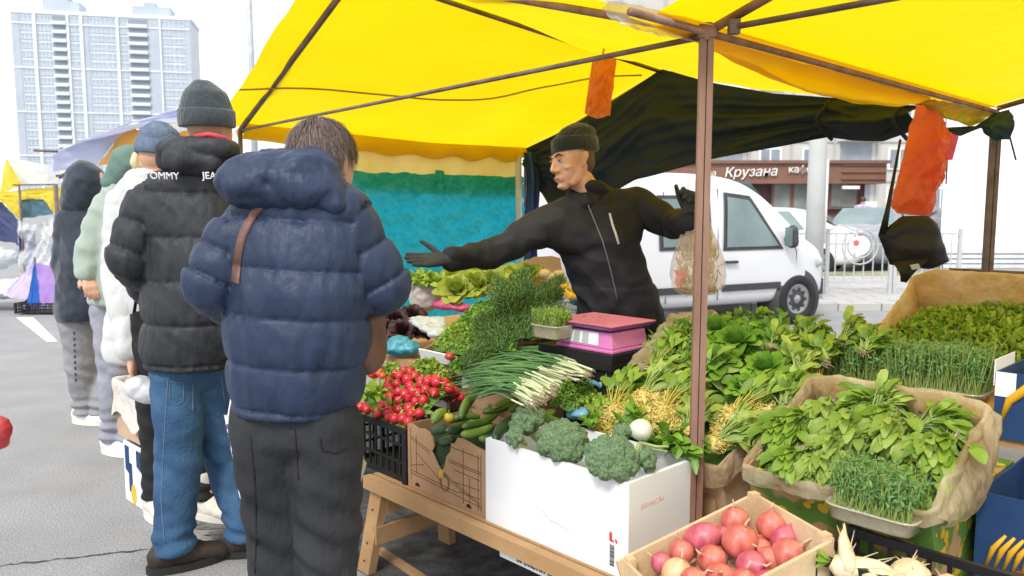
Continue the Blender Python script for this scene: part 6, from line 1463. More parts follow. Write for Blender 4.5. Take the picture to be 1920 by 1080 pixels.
m = MB(); m.prism([sorg + X * .4905 + Y_ * y + Z_ * z for y, z in ((.33, .09), (.375, .09), (.375, .13), (.33, .13))], X * .001); m.build('label_sticker', foamw, sbx)
liner_on(sbx, sorg, axs, .49, .42, .235, liner, (.0, .03, .055, .02), sd=5, dn=.03, inn=.03)
# the liner hangs wide over the right side
def apron(u, v):
    b = sorg + X * .50 + Y_ * (.42 * (1 - u) + .01) + Z_ * (.235 + .03 * (1 - u)); w = math.sin(PI * min(1, u * .85 + .1))
    return b + X * (.035 * v * w + .02 * math.sin(v * PI) + .008 * noise.noise(V((u * 14, v * 4, 2)))) - Z_ * (v * (.03 + .10 * w)) + Y_ * (.008 * noise.noise(V((u * 30, v * 3, 1))))
m = MB(); m.grid(apron, 50, 16); m.build('liner', liner, sbx, True)
PS = (S(-.45, -.07, .70), .44); y_, n_ = plane(.44)
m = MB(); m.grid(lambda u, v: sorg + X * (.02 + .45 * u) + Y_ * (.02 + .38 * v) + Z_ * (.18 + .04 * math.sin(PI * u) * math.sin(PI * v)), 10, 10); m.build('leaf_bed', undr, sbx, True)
for i, (pr__, x, y, a, s, lb) in enumerate([
    (SPb, 1660, 762, 190, .85, 'spinach bunch lying along the back of the printed carton'), (SPb, 1730, 800, 30, .8, 'spinach bunch at the far right corner of the printed carton'), (SPc, 1640, 775, 70, .8, 'spinach bunch with roots down at the back of the printed carton'),
    (SPc, 1560, 765, 275, .9, 'yellowish spinach bunch standing at the back left of the carton'), (SPb, 1525, 785, 245, 1.0, 'spinach bunch drooping over the left corner of the carton'), (SPc, 1605, 790, 268, 1.0, 'long leaved spinach bunch in the centre of the carton'),
    (SPb, 1675, 775, 262, 1.0, 'spinach bunch with straw coloured root in the upper middle'), (SPc, 1700, 800, 255, 1.0, 'pale spinach bunch just below the straw root'), (SPc, 1745, 835, 275, .85, 'spinach bunch with brown knotted root at the right'), (SPb, 1785, 828, 262, 1.0, 'spinach bunch with white root at the right rim'), (SPb, 1480, 800, 262, .85, 'leftmost spinach bunch in the printed carton'), (SPc, 1590, 830, 250, .8, 'spinach bunch low in the middle above the pea punnet'), (SPb, 1500, 850, 262, .8, 'spinach bunch hanging at the front left rim of the carton'), (SPc, 1545, 862, 285, .75, 'spinach bunch at the front rim left of the pea punnet'), (SPb, 1735, 890, 255, .85, 'spinach bunch in the front right corner beside the pea punnet')]):
    put(pr__, x, y, PS, a, s, lb, 'spinach bunches in the printed carton', lift=.012)
# ---- pea shoot punnets
punm = mat('punnet_plastic', (.70, .66, .50), .15, alpha=.6, col2=(.55, .50, .35), scale=40, spec=.8); rootmat = mat('root_mat', (.50, .45, .32), .9, col2=(.68, .64, .50), scale=60, bump=1, bscale=80)
def peas(name, label, c, ax, lx, ly, hb, hs_, n, mt=L_pe, lean=0, stemw=.0012, leaf=.014):
    t = thing(name, label, 'pea shoots', c); X, Y_, Z_ = ax
    def ring(k, z): return [c + X * (lx / 2 * k * (abs(math.cos(a)) ** .35) * (1 if math.cos(a) > 0 else -1)) + Y_ * (ly / 2 * k * (abs(math.sin(a)) ** .35) * (1 if math.sin(a) > 0 else -1)) + Z_ * z for a in [2 * PI * q / 32 for q in range(32)]]
    m = MB(); rr = [ring(.9, .001), ring(.93, .004), ring(1, hb), ring(1.05, hb), ring(1.05, hb - .004)]; m.add([p for r_ in rr for p in r_], [(i * 32 + k, i * 32 + (k + 1) % 32, (i + 1) * 32 + (k + 1) % 32, (i + 1) * 32 + k) for i in range(len(rr) - 1) for k in range(32)] + [tuple(range(31, -1, -1))]); m.build('tray', punm, t, True)
    m = MB(); rr = [ring(.86, .004), ring(.95, hb - .008)]; m.add([p for r_ in rr for p in r_], [(k, (k + 1) % 32, 32 + (k + 1) % 32, 32 + k) for k in range(32)] + [tuple(32 + k for k in range(32))]); m.build('root_mat', rootmat, t, True)
    sm = MB(); lm = MB()
    for k in range(n):
        b = c + X * rnd(-.46, .46) * lx + Y_ * rnd(-.46, .46) * ly + Z_ * (hb - .01); h = hs_ * rnd(.65, 1.12); d = (Z_ + X * rnd(-.22, .22) + Y_ * (rnd(-.22, .22) - lean)).normalized(); e = b + d * h; mid = b + d * h * .5 + rv() * .006
        sm.tube([b, mid, e], [stemw, stemw, stemw * .8], 3, False)
        for q in range(4): 
            p = mid.lerp(e, rnd(.0, 1.05)) + rv() * .004; lm.leaf(p, (rv() + Z * .3).normalized(), (Z + rv()).normalized(), leaf * rnd(.7, 1.4), leaf * .55 * rnd(.7, 1.2), rnd(.2, 1.2), .3, 2)
        if k % 3 == 0: sm.tube([e, e + rv() * .012 + Z * .008, e + rv() * .02 + Z * .012], .0006, 3, False)
    sm.build('stems', St_g, t); lm.build('leaves', mt, t)
    return t
random.seed(44)
peas('pea_shoot_punnet', 'clear punnet of pea shoots in front of the spinach carton', P(1642, 980, 1.93), ((X * .97 + W * .0).normalized(), W, Z), .215, .125, .042, .105, 520)
for i, (x, lb) in enumerate([(1592, 'left hand tray of pea shoots behind the spinach carton'), (1690, 'middle tray of pea shoots behind the spinach carton'), (1788, 'right hand tray of pea shoots beside the blue box')]):
    peas('pea_shoot_punnet', lb, P(x, 738 + i * 6, 2.78 - i * .09), (PLX, W, Z), .205, .17, .045, .140, 620)
# ---- rear right box with yellow liner, leafy mache
thr = math.atan(.42); axr = oframe(thr); rbx = thing('cardboard_box', 'large box with raised yellow tan plastic liner at the far right back', 'box', S(-.1, 1.2, .8)); rorg = P(1638, 655, 3.20) - axr[2] * .18
obox(rbx, rorg, axr, .60, .46, .18, kraft2, .006); liner_on(rbx, rorg, axr, .60, .46, .18, liner_y, (.0, .05, .14, .06), sd=9, inn=.04, dn=.04)
PR = (rorg + axr[2] * .17, .42)
slope_heap('corn_salad', 'wide mound of small leaved corn salad in the lined box at right', 'greens', [(1735, 585), (1960, 570), (1960, 700), (1640, 650)], PR, 1500, .036, .016, L_py, .04, stem=St_g, lift=.01)
slope_heap('corn_salad', 'darker corn salad at the edge of the lined box', 'greens', [(1690, 605), (1850, 600), (1850, 690), (1640, 665)], PR, 500, .034, .016, L_pa, .04, stem=St_g, lift=.005)
# ---- blue banana boxes stacked at the right edge
blueb = mat('blue_carton', (.008, .038, .13), .7, col2=(.016, .06, .17), scale=5); ylw = mat('yellow_carton', (.75, .42, .02), .6)
def banana(label, org, lx, ly, h, low=None):
    t = thing('banana_box', label, 'box', org); obox(t, org, AXF, lx, ly, h, blueb, .006)
    return t
bo = S(-.63, .65, .742); t = banana('blue fruit carton with yellow swoosh and white script at the right edge', bo, .5, .4, .205)
m = MB(); 
def bf(x, z, o=.0012): return bo - U * x + Z * z - W * o
m.add([], []); 
m.tube([bf(.02, .05), bf(.04, .12), bf(.09, .17), bf(.16, .19), bf(.26, .16)], [.004, .012, .016, .012, .004], 8); m.build('swoosh', ylw, t, True)
text('lettering', 'фр', .10, bf(.15, .07, .018), -U, Z, foamw, t, .001, shear=.3)
m = MB(); m.box(bo + U * .004 - U * .0 + W * .10 + Z * .2, .003, .2, .08, AXF); m.prism([bf(.0, .13, .0006), bf(.055, .13, .0006), bf(.055, .205, .0006), bf(.0, .205, .0006)], -W * .001); m.build('white_corner', foamw, t)
bo = S(-.725, .20, .42); t = banana('blue and yellow fruit carton with red stripes under the upper one', bo, .5, .42, .29)
m = MB()
for k in range(4): m.prism([bf(.0 + k * .02, .02 + k * .018, .0008), bf(.2, .09 + k * .02, .0008), bf(.2, .10 + k * .02, .0008), bf(.0 + k * .02, .03 + k * .018, .0008)], -W * .001)
m.build('stripe_print', redp, t)
m = MB()
for k in range(6): a = k * 1.1; m.tube([bf(.03 + k * .02, .10), bf(.045 + k * .02, .15), bf(.07 + k * .02, .19)], [.004, .008, .004], 6)
m.build('banana_print', ylw, t, True)
# ---- shallow wooden crate of onions
oc = V((.31, -.95, 0)).normalized(); ob_ = V((-.95, -.31, 0)).normalized(); OC = V((.660, 2.085, .675)); ocx = thing('wooden_crate', 'shallow bare wood crate of red onions in the near corner', 'crate', OC - Z * .15)
crw = wood2; od = .13
def plank(a, b, z, h, th, nm='side_slat'):
    m = MB(); m.bar(a + Z * z, b + Z * z, th, h); return m.build(nm, crw, ocx)
La, Lb = .31, .40
tl_ = .10   # crate tips down a little towards the viewer's left
c0 = OC; c1 = OC + oc * La; c2 = c1 + ob_ * Lb; c3 = OC + ob_ * Lb; dz = Z * -.130
plank(c0, c3 + dz, -.045, .09, .011); plank(c0 + ob_ * .008, c1 + ob_ * .008, -.040, .085, .009); plank(c1, c2 + dz, -.045, .09, .011); plank(c3 + dz - ob_ * .008, c2 + dz - ob_ * .008, -.045, .09, .009)
for k in range(5):
    m = MB(); f = (k + .5) / 5; m.bar(c0.lerp(c1, f) - Z * .105, c3.lerp(c2, f) + dz - Z * .105, La / 5 - .008, .006); m.build('bottom_slat', crw, ocx)
for c_, sg in ((c0, (1, 1)), (c1, (-1, 1)), (c2 + dz, (-1, -1)), (c3 + dz, (1, -1))):
    m = MB(); m.box(c_ + oc * .016 * sg[0] + ob_ * .018 * sg[1] - Z * .05, .024, .024, .12, (oc, ob_, Z)); m.build('corner_post', crw, ocx)
oni = mat('onion_skin', (.46, .07, .06), .38, col2=(.70, .24, .18), scale=26, stretch=(1, 1, .25), bump=.35, bscale=50); oni2 = mat('red_onion_skin', (.40, .045, .085), .36, col2=(.66, .18, .22), scale=26, stretch=(1, 1, .25), bump=.35, bscale=50); onn = mat('onion_neck', (.60, .38, .24), .7, col2=(.72, .52, .36))
def onion(px_, py_, z, r, d, mt, label, k=1.15, long_=1.0):
    r *= 1.14; c = G(px_, py_, z - .012); t = thing('onion', label, 'onion', c, 'onions in the wooden crate'); d = V(d).normalized(); F_ = (d.orthogonal().normalized(), d.cross(d.orthogonal()).normalized(), d)
    m = MB(); m.lathe(c, [(r * q[0], r * q[1] * long_) for q in ((.08, -1.0), (.35, -.97), (.75, -.72), (.97, -.3), (1.0, .08), (.88, .48), (.64, .74), (.34, .92), (.16, 1.05), (.09, 1.2))], 22, F_); m.build('bulb', mt, t, True)
    m = MB(); m.tube([c + d * r * 1.15 * long_, c + d * r * 1.4 * long_ + rv() * .004, c + d * r * 1.7 * long_ + rv() * .008], [r * .10, r * .08, r * .03], 6); m.build('neck', onn, t, True)
    m = MB()
    for q in range(9): a = rv(); m.tube([c - d * r * .96 * long_, c - d * r * 1.12 * long_ + a * .008], [.0012, .0005], 4)
    m.build('root_tuft', onn, t)
random.seed(12)
on = [(1318, 1008, .60, .034, (.9, -.2, .3), oni2, 'long magenta onion at the left of the heap', 1, 1.3), (1378, 975, .64, .032, (-.2, -.3, .9), oni, 'orange onion at the crest of the heap'), (1388, 1015, .62, .040, (.1, -.5, .9), oni, 'large coppery onion in the middle of the crate'), (1335, 1050, .58, .033, (-.6, -.4, .5), oni, 'round onion below the long magenta one'),
      (1278, 1035, .575, .028, (-.3, .2, .9), oni, 'small russet onion near the left plank'), (1270, 1075, .56, .034, (.2, -.3, 1), mat('pale_onion', (.66, .38, .18), .35, col2=(.76, .52, .3), scale=15), 'pale golden onion at the bottom left'), (1445, 985, .65, .032, (.1, .1, 1), oni, 'onion with an upright stalk near the back plank'), (1470, 1010, .63, .030, (.4, .0, .9), oni2, 'reddish onion left of the bare crate floor'),
      (1478, 1040, .61, .036, (.5, -.3, .6), oni, 'orange onion against the right plank'), (1410, 1062, .59, .034, (.3, -.7, .4), oni2, 'magenta onion low in the centre'), (1350, 1085, .565, .034, (-.2, -.6, .6), oni, 'onion cut by the frame bottom'), (1440, 1050, .59, .030, (-.5, .1, .6), oni, 'onion wedged between the copper and magenta ones'), (1300, 1090, .56, .03, (.5, -.2, .5), oni, 'onion at the very bottom beside the golden one'),
      (1425, 1030, .60, .027, (.2, .5, .7), oni, 'small onion behind the centre one'), (1240, 1055, .56, .024, (-.6, -.1, .5), oni2, 'smallest onion at the left plank'), (1395, 1095, .565, .033, (.1, -.3, .9), oni, 'onion below the magenta one at frame edge'), (1360, 1005, .60, .026, (-.5, .4, .5), oni2, 'small red onion behind the long one'), (1440, 1095, .57, .03, (.4, -.4, .5), oni2, 'red onion in the lower right of the crate'), (1315, 1025, .55, .03, (-.2, .4, .5), oni, 'onion under the long magenta one')]
for q in on: onion(*q)
# the crate stands on an upturned carton
def carton(label, c, lx, ly, h, ax=AXF, mt=None):
    t = thing('support_carton', label, 'carton', c - Z * h / 2); m = MB(); m.box(c, lx, ly, h - .002, ax); m.build('carton', mt or kraft, t); m = MB(); m.box(c + Z * (h / 2), .05, ly * .96, .0015, ax); m.build('tape', mat('brown_tape', (.25, .15, .07), .3), t); return t
carton('upturned carton under the onion crate', (c0 + c2) / 2 - Z * .42 + dz / 2, .34, .28, .60, (-ob_, oc, Z)).location
# ---- black crate of parsnips at the bottom right
pc = thing('crate', 'black plastic crate of white root vegetables at the bottom right', 'crate', S(-.6, -.3, .46)); porg = S(-.54, -.325, .445); lattice_crate(pc, porg, AXF, .36, .21, .20, 8, 6, bplast, .008)
carton('upturned carton under the black parsnip crate', S(-.72, -.22, .222), .34, .19, .440)
prs = mat('parsnip_skin', (.62, .48, .28), .6, col2=(.76, .64, .44), scale=14, bump=.4, bscale=50)
def root(p, d, L_, r, label, name='parsnip', green=False):
    t = thing(name, label, name.replace('_', ' '), p); d = V(d).normalized(); n = 9; up = rv(); m = MB(); m.tube([p + d * L_ * (k / n) + up * .008 * math.sin(k * .9) for k in range(n + 1)], [r * q for q in (.55, .95, 1.0, .9, .75, .6, .42, .28, .15, .04)], 12); m.build('root', prs, t, True)
    m = MB()
    for k in range(8): m.tube([p + d * L_ * rnd(.1, .5), p + d * L_ * rnd(.3, .8) + rv() * r * 1.8], [.002, .0006], 4)
    m.build('rootlets', prs, t)
    if green:
        m = MB()
        for k in range(14): m.leaf(p - d * .005, (-d + rv() * .6).normalized(), rv(), rnd(.02, .04), .012, .6, .3, 3)
        m.build('crown_leaves', L_py, t)
root(G(1560, 1052, .64), (.95, -.35, -.1), .17, .030, 'thick white root with green leaf crown at left', green=True); root(G(1590, 1075, .63), (.10, .5, .65), .12, .020, 'thin forked root sticking up beside the punnet')
root(G(1620, 1090, .62), (.95, -.2, .0), .16, .026, 'white root lying along the crate front'); root(G(1610, 1075, .61), (.6, -.7, .1), .15, .028, 'white root crossing under the leafy one')
t = thing('celeriac', 'knobbly pale celeriac in the black crate', 'celeriac', G(1705, 1075, .62)); solid('root', [[(G(1705, 1082, .615), (.045, .045, .04))]], .004, prs, t, 2, lambda co, no: .006 * nz(co, 28, 3) + .003 * nz(co, 70, 1)); m = MB()
for k in range(20): p = G(1705, 1082, .615); d = rv(); m.tube([p + d * .038, p + d * .058 + rv() * .01], [.002, .0006], 4)
m.build('rootlets', prs, t)
root(G(1790, 1092, .61), (-.6, -.6, .1), .13, .025, 'short root behind the celeriac at right')
# ================= scallions, herbs, scale =================
def stalks(label, roots, tips, n, sd, z0=.80, z1=.775, hump=.035):
    rs = random.Random(sd); ra, rb = [G(x, y, z0) for x, y in roots]; ta, tb_ = [G(x, y, z1) for x, y in tips]; t = thing('spring_onion_bunch', label, 'spring onions', (ra + rb) / 2, 'spring onion bunches'); gm = MB(); wm = MB(); rm = MB()
    for k in range(n):
        f = rs.random(); a = ra.lerp(rb, .5 + (f - .5) * .6) + Z * rs.uniform(-.012, .022) + (ta - ra).normalized() * rs.uniform(-.03, .02); g_ = min(1, max(0, f + rs.gauss(0, .2))); b = ta.lerp(tb_, g_) + Z * rs.uniform(-.01, .03); b = a.lerp(b, rs.uniform(.75, 1.05)); pts_ = []
        s1 = rs.uniform(-.018, .018); s2 = rs.uniform(-.015, .015)
        for j in range(9):
            q = j / 8; pts_.append(a.lerp(b, q) + Z * (hump * math.sin(PI * q) + s2 * math.sin(2 * PI * q)) + (b - a).cross(Z).normalized() * s1 * math.sin(PI * q))
        r = rs.uniform(.0030, .0044); wm.tube(pts_[:3], [r * 1.35, r * 1.1, r], 6, False); gm.tube(pts_[2:], [r, r * 1.05, r * 1.0, r * .95, r * .8, r * .5, r * .15], 5, False)
        for j in range(4): d = (pts_[0] - pts_[1]).normalized(); rm.tube([a, a + (d + rv() * .8) * .016], [.0011, .0005], 4, False)
    wm.build('shanks', Sc_w, t, True); gm.build('leaves', Sc_g, t, True); rm.build('roots', Rt_w, t)
Sg = [((1122, 672), (1116, 690), (960, 655), (930, 668)), ((1112, 684), (1095, 704), (925, 662), (890, 684)), ((1100, 692), (1078, 714), (900, 676), (870, 700)), ((1085, 664), (1110, 668), (985, 645), (950, 655)), ((1060, 700), (1040, 722), (880, 690), (860, 712)), ((1035, 722), (1015, 742), (865, 705), (848, 726)), ((1015, 735), (1000, 758), (862, 722), (855, 742)), ((1000, 745), (985, 765), (880, 735), (872, 755))]
for i, (a, b, c, d) in enumerate(Sg): stalks(['topmost spring onion bunch ending at the black scale box', 'spring onion bunch second from the top of the pile', 'spring onion bunch with wide green fan in the upper pile', 'short spring onion bunch behind the topmost one', 'spring onion bunch in the middle of the pile', 'spring onion bunch with bright white shanks low in the pile', 'spring onion bunch just above the cucumbers', 'lowest spring onion bunch beside the upright cucumber'][i], (a, b), (c, d), 26, 50 + i)
random.seed(60)
loose('parsley', 'small dark bunch of parsley at the spring onion roots', 'parsley', G(1062, 752, .73), (.055, .045, .075), 330, .022, .014, L_pa, stem=St_g)
loose('parsley', 'light green herb sprigs in a blue bag beside the middle box', 'herbs', G(1120, 762, .71), (.065, .05, .035), 260, .020, .012, L_py, stem=St_g)
loose('parsley', 'loose herb sprigs at the white roots of the spring onions', 'herbs', G(1095, 735, .72), (.05, .04, .045), 160, .020, .012, L_pa, stem=St_g)
loose('parsley', 'bright curly parsley mound behind the radishes', 'parsley', G(800, 708, .72), (.10, .10, .075), 900, .020, .014, L_py, stem=St_g)
loose('parsley', 'smaller herb mound left of the bright parsley', 'herbs', G(735, 702, .72), (.07, .06, .05), 300, .020, .014, L_py, stem=St_g)
loose('parsley', 'herb bunch between bright parsley and spring onions', 'herbs', G(868, 690, .75), (.06, .06, .05), 340, .020, .012, L_pa, stem=St_g)
loose('radish_leaves', 'limp pale leaves drooping at the left of the radishes', 'leaves', G(700, 745, .70), (.04, .05, .03), 60, .06, .025, L_py)
def film_lump(name, label, cat, hulls, mt, amp=.012, vox=.006, sd=1, f=(14, 14, 22), part='film'):
    t = thing(name, label, cat, hulls[0][0][0]); solid(part, hulls, vox, mt, t, 2, lambda co, no: amp * (1 - 2.2 * np.abs(nz(co, f, sd))) + amp * .5 * nz(co, 40, sd + 2)); return t
def film(name, c1, c2, tr=.3): return mat(name, c1, .3, col2=c2, scale=10, trans=tr, bump=.6, bscale=40, bdist=.01, spec=.7)
bfm = film('blue_film', (.10, .38, .60), (.30, .60, .80)); cyn = film('cyan_film', (.02, .32, .45), (.12, .50, .62)); pnk = film('pink_bag', (.62, .04, .20), (.75, .16, .32)); rdf = film('red_bag', (.60, .03, .05), (.75, .12, .12)); wfm = film('clear_bag', (.60, .66, .70), (.8, .84, .86))
film_lump('plastic_bag', 'light blue plastic bag crumpled beside the spring onion roots', 'bag', [[(G(1110, 712, .76), (.035, .03, .018)), (G(1178, 728, .74), (.03, .03, .012))]], bfm, sd=3)
film_lump('plastic_bag', 'light blue plastic bag under the herb sprigs', 'bag', [[(G(1085, 775, .69), (.04, .04, .015)), (G(1130, 765, .69), (.05, .04, .015))]], bfm, sd=4)
film_lump('plastic_bag', 'cyan plastic bag bundled at the dark red lettuce', 'bag', [[(G(745, 648, .78), (.07, .05, .04)), (G(770, 652, .77), (.04, .05, .02))]], cyn, sd=5)
film_lump('plastic_bag', 'crumpled magenta bag at the foot of the sack', 'bag', [[(P(838, 570, 4.15), (.07, .05, .022)), (P(868, 577, 4.12), (.05, .04, .015))]], pnk, sd=6)
film_lump('plastic_bag', 'small red bag tip beside the spring onion leaves', 'bag', [[(G(905, 668, .80), (.028, .025, .012)), (G(928, 666, .80), (.028, .025, .010))]], rdf, .006, .005, 7)
film_lump('plastic_bag', 'tiny pinkish bag knot between the herb mounds', 'bag', [[(G(842, 668, .80), (.02, .02, .014))]], rdf, .005, .005, 8)
film_lump('plastic_bag', 'red bag corner among the back lettuces', 'bag', [[(P(940, 538, 4.2), (.035, .03, .012)), (P(925, 540, 4.2), (.03, .03, .008))]], rdf, .006, .006, 9)
film_lump('plastic_sheet', 'crumpled clear sheet between dark lettuce and parsley box', 'sheet', [[(P(800, 600, 3.95), (.09, .06, .012)), (P(820, 625, 3.75), (.05, .06, .012))]], wfm, .01, .006, 10)
# cherry tomatoes glimpsed left
tom = mat('tomato_skin', (.62, .06, .02), .2, coat=.4); random.seed(61); tp = thing('cherry_tomato', 'small orange red tomato behind the radish crate', 'tomato'); m = MB(); m.lathe(V((0, 0, 0)), [(.002, -.013), (.009, -.011), (.0145, -.003), (.0145, .004), (.010, .011), (.003, .012)], 12); m.build('fruit', tom, tp, True, True); m = MB()
for k in range(5): m.leaf(V((0, 0, .0115)), V((math.cos(k * 1.26), math.sin(k * 1.26), .15)), Z, .009, .003, .3, 0, 2)
m.build('calyx', L_dk, tp, False, True)
for k in range(22):
    o = tp if k == 0 else copy_tree(tp); o['group'] = 'small tomatoes behind the radish crate'; p = G(rnd(688, 726), rnd(682, 706), .74 + .01 * (k % 3)); o.location = p; o.rotation_euler = (rnd(-1, 1), rnd(-1, 1), 0)
# ---- parsley box and dill
pbx = thing('cardboard_box', 'low brown box with white inner tray packed with flat parsley', 'box', G(860, 640, .78)); thp = math.atan(.30); axp = oframe(thp); pbo = G(800, 668, .76) - Z * .06
obox(pbx, pbo, axp, .34, .62, .10, kraft, .007); m = MB(); m.box(pbo + axp[0] * .10 - axp[1] * .006 + axp[2] * .08, .22, .008, .05, axp); m.build('white_tray_rim', foamw, pbx)
PB = (pbo + axp[2] * .10, .30)
slope_heap('flat_parsley', 'heap of flat parsley filling the brown box', 'parsley', [(895, 568), (975, 560), (960, 660), (815, 650)], PB, 1700, .022, .014, L_pa, .045, stem=St_g, lift=.0)
slope_heap('flat_parsley', 'lighter parsley stems at the front of the brown box', 'parsley', [(840, 610), (900, 610), (890, 665), (810, 652)], PB, 420, .020, .011, L_py, .04, stem=St_g, lift=.01)
def dill(label, a, b, n, wd, sd, h=.05):
    rs = random.Random(sd); t = thing('dill_bunch', label, 'dill', (a + b) / 2, 'dill bunches'); m = MB(); sm = MB(); ax_ = (b - a); sdv = ax_.cross(Z).normalized(); L_ = ax_.length; ax_ = ax_.normalized()
    for k in range(int(n * 1.5)):
        f = rs.random(); w = wd * math.sin(PI * min(1, .15 + f * .8)); o = rs.gauss(0, .42) * w; p = a.lerp(b, f) + sdv * o + Z * (h * max(0, 1 - (o / w) ** 2 * .8) * rs.uniform(.5, 1.1) * math.sin(PI * min(1, .1 + f * .85)))
        d = (ax_ + V((rs.gauss(0, .35), rs.gauss(0, .35), rs.gauss(0, .3))) + sdv * o * 2).normalized(); l = rs.uniform(.03, .055); e = p + d * l - Z * .006; 
        for q in range(12):
            c = p.lerp(e, q / 12); dd = (d * .7 + V((rs.gauss(0, 1), rs.gauss(0, 1), rs.gauss(0, .8)))).normalized(); s_ = dd.orthogonal().normalized() * .0011; ln = rs.uniform(.009, .018); m.add([c - s_, c + s_, c + dd * ln], [(0, 1, 2)])
        sm.tube([p, e], .0009, 3, False)
    m.build('fronds', L_di, t); sm.build('stems', St_g, t)
    m = MB(); m.tube([a.lerp(b, q) + Z * h * .05 for q in (.05, .3, .6, .9)], [wd * .15, wd * .32, wd * .28, wd * .08], 12); m.build('core', mat('dill_core', (.012, .05, .012), .95), t, True)
Yd = 3.62
dill('tall dark dill bunch rising beneath the outstretched arm', P(935, 655, 3.42), P(985, 512, 3.95), 1000, .13, 1); dill('dill bunch spilling right behind the small punnet', P(985, 640, 3.42), P(1040, 548, 3.80), 800, .11, 2); dill('dill bunch low in front of the parsley box', P(945, 665, 3.34), P(905, 600, 3.60), 650, .09, 3); dill('dill bunch along the left side of the dill heap', P(960, 620, 3.50), P(935, 530, 3.85), 650, .09, 4); dill('dill bunch drooping at the right edge of the heap', P(1000, 590, 3.65), P(1050, 525, 4.0), 500, .09, 5); dill('small dill bunch under the others by the onions', P(870, 690, 3.30), P(925, 650, 3.42), 380, .07, 6)
random.seed(71)
peas('microgreen_punnet', 'small punnet of fine microgreens beside the pink scale', P(1036, 632, 3.22), (PLX, W, Z), .15, .12, .055, .065, 420, mt=L_py, leaf=.009)
# ---- pink scale on its black box
bxo = P(1148, 668, 3.02); bz = bxo.z; sx_ = thing('black_box', 'black plastic box standing among the greens under the scale', 'box', V((bxo.x, bxo.y, .38)))
def sbx_(x, y, z): return bxo + U * x + W * y + Z * z
bh = bz - .380
obox(sx_, V((bxo.x, bxo.y, .380)) + U * .40, AXF, .40, .30, bh - .012, bplast, .010, bottom=False)
m = MB(); m.box(sbx_(.20, .15, -.006), .40, .30, .012, AXF); m.build('lid', bplast, sx_); m = MB(); m.box(sbx_(.20, -.005, -.05), .41, .012, .02, AXF); m.box(sbx_(-.005, .15, -.05), .012, .31, .02, AXF); m.build('rib', bplast, sx_)
pk = mat('pink_shell', (.68, .18, .46), .35, col2=(.74, .24, .52), coat=.2); pk2 = mat('rose_plate', (.62, .17, .25), .35, col2=(.70, .24, .33)); pk3 = mat('violet_edge', (.34, .10, .42), .35)
sl = thing('scale', 'pink and mauve market weighing scale with white keypad panel', 'scale', sbx_(.16, .14, 0))
def tap(m, z0, z1, k0, k1, lx, ly, cx=.165, cy=.135):
    vs = []
    for z, k in ((z0, k0), (z1, k1)):
        for i, j in ((-1, -1), (1, -1), (1, 1), (-1, 1)): vs.append(sbx_(cx + lx / 2 * k * i, cy + ly / 2 * k * j, z))
    return m.add(vs, [(3, 2, 1, 0), (4, 5, 6, 7), (0, 1, 5, 4), (1, 2, 6, 5), (2, 3, 7, 6), (3, 0, 4, 7)])
m = MB(); tap(m, .0005, .016, 1.0, 1.0, .30, .235); tap(m, .0165, .082, .97, .90, .30, .235); o = m.build('housing', pk, sl); bv = o.modifiers.new('b', 'BEVEL'); bv.width = .005; bv.segments = 2
m = MB(); tap(m, .0825, .092, .55, .55, .30, .235); m.build('neck', bplast, sl)
m = MB(); tap(m, .0925, .106, .98, 1.10, .30, .25); o = m.build('plate_edge', pk3, sl); m = MB(); tap(m, .1065, .114, 1.10, 1.13, .30, .25); o = m.build('plate', pk2, sl); bv = o.modifiers.new('b', 'BEVEL'); bv.width = .003; bv.segments = 2
# keypad on the face towards the customers (front, -W side), slightly leaning
def kp(x, z, o=.002):
    f = (z - .0165) / (.082 - .0165); k = lerp(.97, .90, f); return sbx_(.165 + (x - .165) * k, .135 - .1175 * k, z) - W * o
m = MB(); m.add([kp(.275, .028), kp(.085, .028), kp(.085, .076), kp(.275, .076)], [(0, 1, 2, 3)]); m.build('keypad', foamw, sl)
m = MB()
for a, b, c, d in ((.225, .19, .030, .074), (.175, .14, .030, .074)): m.add([kp(a, c, .003), kp(b, c, .003), kp(b, d, .003), kp(a, d, .003)], [(0, 1, 2, 3)])
m.build('display', mat('grey_display', (.42, .46, .45), .3), sl)
m = MB()
for k in range(6): z_ = .032 + .008 * k; m.add([kp(.268, z_, .003), kp(.248, z_, .003), kp(.248, z_ + .005, .003), kp(.268, z_ + .005, .003)], [(0, 1, 2, 3)])
m.build('buttons', mat('violet_print', (.2, .08, .35), .5), sl)
m = MB()
for k in range(4): m.lathe(sbx_(.165 + .12 * (1 if k % 2 else -1), .135 + .09 * (1 if k > 1 else -1), -.001), [(.012, 0), (.012, .003)], 10)
t = thing('leaf_scraps', 'few green leaf scraps left lying on the scale plate', 'leaf scraps', sbx_(.16, .14, .115)); m = MB(); random.seed(3)
for k in range(12): m.leaf(sbx_(rnd(.05, .28), rnd(.06, .22), .1165), V((rnd(-1, 1), rnd(-1, 1), .1)), Z, .016, .008, .3, .2, 2)
m.build('leaves', L_py, t)
# brown liner hump just right of the scale
film_lump('paper_liner', 'crumpled tan paper edge curling beside the scale box', 'paper', [[(P(1192, 690, 2.95), (.035, .03, .02)), (P(1228, 655, 3.05), (.03, .03, .035))], [(P(1228, 655, 3.05), (.03, .03, .035)), (P(1262, 605, 3.2), (.035, .03, .03))], [(P(1262, 605, 3.2), (.035, .03, .03)), (P(1330, 592, 3.25), (.03, .03, .02))]], liner, .010, .007, 15, part='paper')
